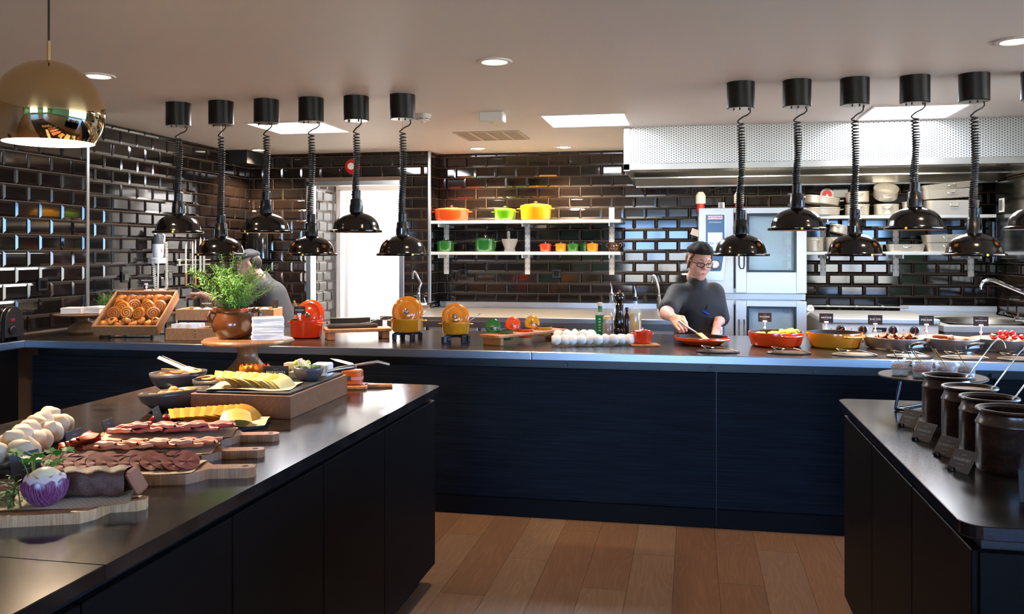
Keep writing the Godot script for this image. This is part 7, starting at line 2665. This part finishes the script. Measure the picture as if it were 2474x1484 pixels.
# hand of five fingers: wrist point, direction of the fingers, where the palm faces, thumb side
func hand(s: SurfaceTool, wrist: Vector3, dir: Vector3, palm: Vector3, curl: float, thumb: float) -> void:
	dir = dir.normalized()
	palm = (palm - dir * palm.dot(dir)).normalized()
	var side := dir.cross(palm).normalized() * thumb
	var g := Field.new(wrist - Vector3(0.11, 0.13, 0.11), wrist + Vector3(0.11, 0.13, 0.11), 0.004)
	g.bone(wrist - dir * 0.03, wrist + dir * 0.015, 0.021, 0.021, 0.01)
	for i in 4:
		var o := side * (0.026 - 0.0175 * i)
		g.bone(wrist + o * 0.55, wrist + dir * 0.072 + o, 0.012, 0.0105, 0.012)
	for i in 4:
		var o := side * (0.0275 - 0.0185 * i)
		var p := wrist + dir * 0.074 + o
		var l: float = [0.036, 0.041, 0.038, 0.03][i]
		var a := 0.35 + curl * 0.45
		for k in 3:
			var d := dir * cos(a) + palm * sin(a)
			var q := p + d * l
			g.bone(p, q, 0.0092 - 0.0008 * k, 0.0086 - 0.0009 * k, 0.003)
			p = q
			l *= 0.74
			a += curl
	var p0 := wrist + side * 0.022 + dir * 0.015
	var p1 := p0 + side * 0.024 + dir * 0.024 + palm * 0.012
	var p2 := p1 + dir * 0.028 + palm * (0.008 + 0.016 * curl) - side * 0.008 * curl
	var p3 := p2 + dir * 0.02 + palm * 0.012 * curl - side * 0.014 * curl
	g.bone(p0, p1, 0.013, 0.011, 0.008)
	g.bone(p1, p2, 0.0108, 0.0098, 0.004)
	g.bone(p2, p3, 0.0098, 0.0078, 0.004)
	g.mesh(s)

# head in its own grid; T places it (local +z is the face)
func head(s: SurfaceTool, T: Transform3D) -> void:
	var c := T.origin
	var q := T.basis
	var g := Field.new(c - Vector3(0.13, 0.17, 0.14), c + Vector3(0.13, 0.14, 0.14), 0.0045)
	g.ball(T * Vector3(0, 0.032, -0.014), Vector3(0.071, 0.083, 0.089), q, 0.02)
	g.ball(T * Vector3(0, -0.028, 0.022), Vector3(0.06, 0.08, 0.064), q, 0.02)
	g.ball(T * Vector3(0, -0.072, 0.03), Vector3(0.046, 0.036, 0.05), q, 0.02)
	g.bone(T * Vector3(-0.008, -0.1, 0.066), T * Vector3(0.008, -0.1, 0.066), 0.017, 0.017, 0.02)
	for e in [-1, 1]:
		g.ball(T * Vector3(e * 0.035, -0.032, 0.055), Vector3(0.026, 0.026, 0.024), q, 0.02)
		g.bone(T * Vector3(e * 0.012, 0.024, 0.081), T * Vector3(e * 0.042, 0.022, 0.068), 0.009, 0.009, 0.014)
		g.ball(T * Vector3(e * 0.029, 0.002, 0.096), Vector3(0.015, 0.0085, 0.016), q, 0.004, true)
		g.ball(T * Vector3(e * 0.071, -0.008, -0.006), Vector3(0.009, 0.029, 0.018), q, 0.006)
	g.bone(T * Vector3(0, 0.012, 0.084), T * Vector3(0, -0.026, 0.101), 0.0075, 0.0105, 0.01)
	for e in [-1, 1]:
		g.bone(T * Vector3(e * 0.008, -0.03, 0.093), T * Vector3(e * 0.011, -0.03, 0.089), 0.0075, 0.007, 0.006)
	g.bone(T * Vector3(-0.019, -0.0605, 0.0815), T * Vector3(0.019, -0.0605, 0.0815), 0.006, 0.006, 0.008)
	g.bone(T * Vector3(-0.016, -0.0705, 0.081), T * Vector3(0.016, -0.0705, 0.081), 0.0065, 0.0065, 0.008)
	g.bone(T * Vector3(0, -0.07, -0.01), T * Vector3(0, -0.13, -0.03), 0.046, 0.05, 0.02)
	g.mesh(s)

func face_parts(t: Node3D, T: Transform3D, hair: Material) -> void:
	var s: SurfaceTool
	for e in [-1, 1]:
		s = mb()
		blob(s, T * Vector3(e * 0.029, 0.001, 0.0765), Vector3(0.0125, 0.0095, 0.0095), 0.0, 0.0, 14, 9, T.basis)
		var ey := ob("eye", s, pm("d8d2cc", 0.2), t)
		s = mb()
		blob(s, T * Vector3(e * 0.029 + 0.002, -0.002, 0.0835), Vector3(0.005, 0.005, 0.003), 0.0, 0.0, 10, 7, T.basis)
		ob("iris", s, pm("2c2420", 0.2), ey)
		s = mb()
		var f := func(u: float, w: float) -> Vector3:
			var a := lerpf(-1.3, 1.3, u)
			var b := lerpf(0.0, 1.25, w)
			return T * (Vector3(e * 0.029, 0.001, 0.0765) + Vector3(sin(a) * 0.0135 * cos(b * 0.5), sin(b) * 0.0105 - 0.001, cos(a) * 0.0108 * cos(b * 0.6)))
		grid(s, f, 8, 4)
		ob("eyelid", s, pm("c08a74", 0.5), t)
		s = mb()
		tube(s, [T * Vector3(e * 0.013, 0.024, 0.0885), T * Vector3(e * 0.03, 0.0295, 0.0825), T * Vector3(e * 0.046, 0.023, 0.07)], [0.0022, 0.0026, 0.0012], 6)
		ob("eyebrow", s, hair, t)
	s = mb()
	tube(s, [T * Vector3(-0.021, -0.0655, 0.0825), T * Vector3(-0.009, -0.0622, 0.0875), T * Vector3(0.0, -0.063, 0.0885), T * Vector3(0.009, -0.0622, 0.0875), T * Vector3(0.021, -0.0655, 0.0825)], [0.001, 0.0032, 0.0028, 0.0032, 0.001], 6)
	tube(s, [T * Vector3(-0.02, -0.066, 0.082), T * Vector3(0.0, -0.0695, 0.0875), T * Vector3(0.02, -0.066, 0.082)], [0.001, 0.004, 0.001], 6)
	ob("lips", s, pm("a8564e", 0.4), t)

func cap_mesh(T: Transform3D, sd: float) -> SurfaceTool:
	var s := mb()
	var f := func(u: float, w: float) -> Vector3:
		var a := TAU * u
		var b := lerpf(-0.08, PI / 2, w)
		var k := 1.0 + 0.035 * sin(a * 6.0 + sd) * sin(w * PI) + 0.02 * sin(a * 11.0) * sin(w * PI)
		var puff := 1.0 + 0.1 * sin(clampf(w * 2.2, 0.0, 1.0) * PI)
		return T * (Vector3(0, 0.052, -0.012) + Basis(Vector3.RIGHT, -0.16) * Vector3(cos(b) * cos(a) * 0.079 * puff * k, sin(b) * 0.072 * k, cos(b) * sin(a) * 0.097 * puff * k))
	grid(s, f, 40, 14)
	return s

func build_people() -> void:
	var s: SurfaceTool
	var skin := pm("d8a48e", 0.5, 0.0, {"subsurf_scatter_enabled": true, "subsurf_scatter_strength": 0.12})
	var hair := pm("4a2f1e", 0.6)
	# --- woman cook behind the bar
	var t := th("person", "woman cook in black shirt and cap with glasses, stirring the orange skillet", "person", v(0.03, 0.0, 6.1))
	var o := t.position
	var w := func(x: float, y: float, d: float) -> Vector3:
		return v(x, y, d) - o
	var H := Transform3D(Basis.from_euler(Vector3(0.3, 0.42, -0.05)), w.call(0.055, 1.378, 5.99))
	var shR: Vector3 = w.call(-0.092, 1.155, 5.97)
	var shL: Vector3 = w.call(0.15, 1.162, 6.07)
	var elR: Vector3 = w.call(-0.15, 1.045, 5.72)
	var wrR: Vector3 = w.call(-0.105, 1.032, 5.49)
	var elL: Vector3 = w.call(0.196, 0.985, 6.08)
	var wrL: Vector3 = w.call(0.166, 0.99, 5.93)
	wrL.y = 0.965
	var neck: Vector3 = w.call(0.036, 1.2, 6.03)
	s = mb()
	var g := Field.new(Vector3(-0.32, 0.0, -0.2), Vector3(0.3, 1.32, 0.68), 0.015)
	g.bone(Vector3(0, 0.76, 0.0), Vector3(0.0, 1.08, 0.03), 0.125, 0.12, 0.06)
	g.bone(Vector3(-0.07, 1.1, 0.06), Vector3(0.09, 1.1, 0.02), 0.085, 0.085, 0.06)
	g.bone(shR, shL, 0.05, 0.05, 0.05)
	g.bone(neck, w.call(0.05, 1.3, 6.0), 0.052, 0.047, 0.03)
	g.bone(shR, elR, 0.05, 0.042, 0.03)
	g.bone(elR, wrR, 0.043, 0.027, 0.02)
	g.bone(shL, elL, 0.05, 0.041, 0.03)
	g.bone(elL, wrL, 0.04, 0.026, 0.02)
	for e in [-1, 1]:
		g.bone(Vector3(e * 0.075, 0.74, 0), Vector3(e * 0.08, 0.42, 0.01), 0.085, 0.06, 0.04)
		g.bone(Vector3(e * 0.08, 0.42, 0.01), Vector3(e * 0.08, 0.08, -0.01), 0.058, 0.036, 0.02)
		g.bone(Vector3(e * 0.08, 0.04, -0.03), Vector3(e * 0.085, 0.035, 0.1), 0.036, 0.034, 0.02)
	g.mesh(s)
	head(s, H)
	hand(s, wrR, Vector3(0.5, -0.35, 0.8), Vector3(0.5, -0.75, -0.2), 0.95, 1.0)
	hand(s, wrL, Vector3(-0.1, -0.93, 0.3), Vector3(-0.6, 0.0, -0.7), 0.4, 1.0)
	ob("body", s, skin, t)
	face_parts(t, H, pm("3c271a", 0.6))
	# shirt with short sleeves
	s = mb()
	g = Field.new(Vector3(-0.34, 0.68, -0.22), Vector3(0.32, 1.32, 0.5), 0.0125)
	g.bone(Vector3(0, 0.74, 0.0), Vector3(0.0, 1.08, 0.035), 0.15, 0.135, 0.05)
	g.bone(Vector3(-0.07, 1.085, 0.07), Vector3(0.085, 1.085, 0.03), 0.1, 0.1, 0.05)
	g.bone(shR, shL, 0.063, 0.063, 0.05)
	g.bone(shR, shR.lerp(elR, 0.78), 0.067, 0.066, 0.02)
	g.bone(shL, shL.lerp(elL, 0.95), 0.066, 0.06, 0.02)
	g.bone(neck + Vector3(0, -0.01, 0.0), neck + Vector3(0.006, 0.035, 0.01), 0.066, 0.062, 0.02)
	g.mesh(s)
	ob("shirt", s, pm("2a2724", 0.75), t)
	s = mb()
	g = Field.new(Vector3(-0.22, 0.5, -0.05), Vector3(0.24, 1.16, 0.24), 0.0125)
	g.bone(Vector3(-0.03, 0.6, 0.045), Vector3(-0.03, 1.04, 0.1), 0.128, 0.078, 0.04)
	g.bone(Vector3(0.05, 0.6, 0.045), Vector3(0.03, 0.98, 0.08), 0.128, 0.085, 0.04)
	g.mesh(s)
	ob("apron", s, pm("141313", 0.85), t)
	s = mb()
	for e in [-1, 1]:
		tube(s, [Vector3(e * 0.07, 1.06, 0.16), Vector3(e * 0.075, 1.17, 0.12), neck + Vector3(e * 0.055, 0.03, 0.0)], 0.011, 7, true, 0.5)
	ob("apron_straps", s, pm("141313", 0.85), t)
	s = mb()
	for e in [-1, 1]:
		g = Field.new(Vector3(-0.2, 0.05, -0.14), Vector3(0.2, 0.8, 0.16), 0.018)
		g.bone(Vector3(e * 0.075, 0.74, 0), Vector3(e * 0.08, 0.42, 0.01), 0.1, 0.078, 0.04)
		g.bone(Vector3(e * 0.08, 0.42, 0.01), Vector3(e * 0.08, 0.1, -0.01), 0.078, 0.062, 0.02)
		g.mesh(s)
	ob("trousers", s, pm("17171a", 0.8), t)
	s = mb()
	for e in [-1, 1]:
		blob(s, Vector3(e * 0.082, 0.04, 0.04), Vector3(0.05, 0.045, 0.13), 0.0, 0.0, 14, 8)
	ob("shoes", s, M.black, t)
	ob("cap", cap_mesh(H, 1.0), pm("151413", 0.85), t)
	s = mb()
	blob(s, H * Vector3(0, 0.0, -0.045), Vector3(0.077, 0.072, 0.062), 0.02, 1.0, 20, 12, H.basis)
	blob(s, H * Vector3(0, -0.06, -0.095), Vector3(0.032, 0.034, 0.03), 0.05, 2.0, 12, 8, H.basis)
	for e in [-1, 1]:
		tube(s, [H * Vector3(e * 0.062, 0.05, 0.035), H * Vector3(e * 0.07, 0.02, 0.02), H * Vector3(e * 0.071, -0.03, 0.0), H * Vector3(e * 0.066, -0.07, -0.02)], [0.008, 0.01, 0.008, 0.003], 7)
	ob("hair", s, pm("6a4a2c", 0.6), t)
	# glasses
	s = mb()
	for e in [-1, 1]:
		var pts := []
		for i in 21:
			var a := TAU * i / 20
			pts.append(H * Vector3(e * 0.031 + signf(cos(a)) * pow(absf(cos(a)), 0.6) * 0.0245, -0.003 + signf(sin(a)) * pow(absf(sin(a)), 0.6) * 0.0135, 0.1 - 0.0035 * absf(cos(a)) - (0.006 if cos(a) * e > 0.3 else 0.0)))
		tube(s, pts, 0.0024, 6, false)
		tube(s, [H * Vector3(e * 0.055, 0.004, 0.092), H * Vector3(e * 0.072, 0.004, 0.07), H * Vector3(e * 0.078, 0.0, 0.0)], 0.0022, 6)
	tube(s, [H * Vector3(-0.007, 0.0, 0.1), H * Vector3(0, 0.004, 0.104), H * Vector3(0.007, 0.0, 0.1)], 0.002, 6)
	var gl := ob("glasses", s, pm("1c0f0d", 0.25), t)
	s = mb()
	tube(s, [Vector3(0.045, 1.045, 0.165), Vector3(0.085, 1.025, 0.16)], 0.006, 8)
	ob("pen", s, pm("1a3aa8", 0.3), t)
	# --- second cook, bending to the left
	t = th("person", "cook in grey shirt and cap bending forward behind the rosemary plant", "person", v(-3.3, 0.0, 6.6))
	o = t.position
	var H2 := Transform3D(Basis.from_euler(Vector3(0.45, -1.15, 0.1)), w2(o, -3.43, 1.33, 6.5))
	var sN := w2(o, -3.3, 1.16, 6.42)
	var sF := w2(o, -3.4, 1.15, 6.75)
	var eN := w2(o, -3.5, 1.0, 6.36)
	var hN := w2(o, -3.76, 1.1, 6.36)
	var eF := w2(o, -3.55, 0.98, 6.8)
	var hF := w2(o, -3.72, 0.93, 6.72)
	var nk := w2(o, -3.345, 1.19, 6.57)
	s = mb()
	g = Field.new(Vector3(-0.56, 0.0, -0.28), Vector3(0.28, 1.32, 0.36), 0.015)
	g.bone(Vector3(0.1, 0.78, 0), Vector3(0.0, 1.08, 0.0), 0.13, 0.12, 0.06)
	g.bone(sN, sF, 0.055, 0.055, 0.05)
	g.bone(nk, w2(o, -3.39, 1.27, 6.53), 0.054, 0.05, 0.03)
	g.bone(sN, eN, 0.05, 0.042, 0.03)
	g.bone(eN, hN, 0.045, 0.028, 0.02)
	g.bone(sF, eF, 0.05, 0.042, 0.03)
	g.bone(eF, hF, 0.043, 0.028, 0.02)
	for e in [-1, 1]:
		g.bone(Vector3(0.1, 0.76, e * 0.08), Vector3(0.09, 0.42, e * 0.085), 0.088, 0.062, 0.04)
		g.bone(Vector3(0.09, 0.42, e * 0.085), Vector3(0.1, 0.08, e * 0.085), 0.06, 0.038, 0.02)
		g.bone(Vector3(0.11, 0.04, e * 0.085), Vector3(-0.02, 0.035, e * 0.085), 0.036, 0.034, 0.02)
	g.mesh(s)
	head(s, H2)
	hand(s, hN, Vector3(-1, 0.05, 0.1), Vector3(0.1, -1, 0.1), 0.45, -1.0)
	hand(s, hF, Vector3(-0.8, -0.5, 0.2), Vector3(0.2, -0.6, 0.6), 0.45, 1.0)
	ob("body", s, skin, t)
	face_parts(t, H2, pm("2c1d14", 0.6))
	s = mb()
	g = Field.new(Vector3(-0.34, 0.68, -0.3), Vector3(0.32, 1.3, 0.36), 0.0125)
	g.bone(Vector3(0.1, 0.76, 0), Vector3(0.0, 1.07, 0.0), 0.15, 0.14, 0.06)
	g.bone(sN, sF, 0.072, 0.072, 0.05)
	g.bone(sN, sN.lerp(eN, 0.8), 0.07, 0.064, 0.02)
	g.bone(sF, sF.lerp(eF, 0.8), 0.07, 0.064, 0.02)
	g.bone(nk + Vector3(0.02, -0.01, 0), nk + Vector3(0.0, 0.03, 0), 0.066, 0.062, 0.02)
	g.mesh(s)
	ob("shirt", s, pm("4a4642", 0.8), t)
	s = mb()
	for e in [-1, 1]:
		g = Field.new(Vector3(-0.06, 0.05, -0.24), Vector3(0.28, 0.82, 0.24), 0.018)
		g.bone(Vector3(0.1, 0.76, e * 0.08), Vector3(0.09, 0.42, e * 0.085), 0.104, 0.08, 0.04)
		g.bone(Vector3(0.09, 0.42, e * 0.085), Vector3(0.1, 0.1, e * 0.085), 0.08, 0.062, 0.02)
		g.mesh(s)
	ob("trousers", s, pm("17171a", 0.8), t)
	s = mb()
	for e in [-1, 1]:
		blob(s, Vector3(0.04, 0.04, e * 0.085), Vector3(0.13, 0.045, 0.05), 0.0, 0.0, 14, 8)
	ob("shoes", s, M.black, t)
	ob("cap", cap_mesh(H2, 2.0), pm("4a4745", 0.85), t)
	s = mb()
	blob(s, H2 * Vector3(0, 0.005, -0.04), Vector3(0.076, 0.07, 0.062), 0.02, 1.0, 20, 12, H2.basis)
	ob("hair", s, pm("2c1d14", 0.6), t)

func w2(o: Vector3, x: float, y: float, d: float) -> Vector3:
	return v(x, y, d) - o

func _ready() -> void:
	rng.seed = 20240611
	setup_view()
	setup_materials()
	build_shared_materials()
	build_shell()
	build_ceiling_fittings()
	build_corridor_lamp()
	build_hood()
	build_pendant()
	build_heat_lamps()
	build_bar()
	build_islands()
	build_kitchen()
	build_bar_food()
	build_left_bar()
	build_left_island()
	build_right_island()
	build_people()
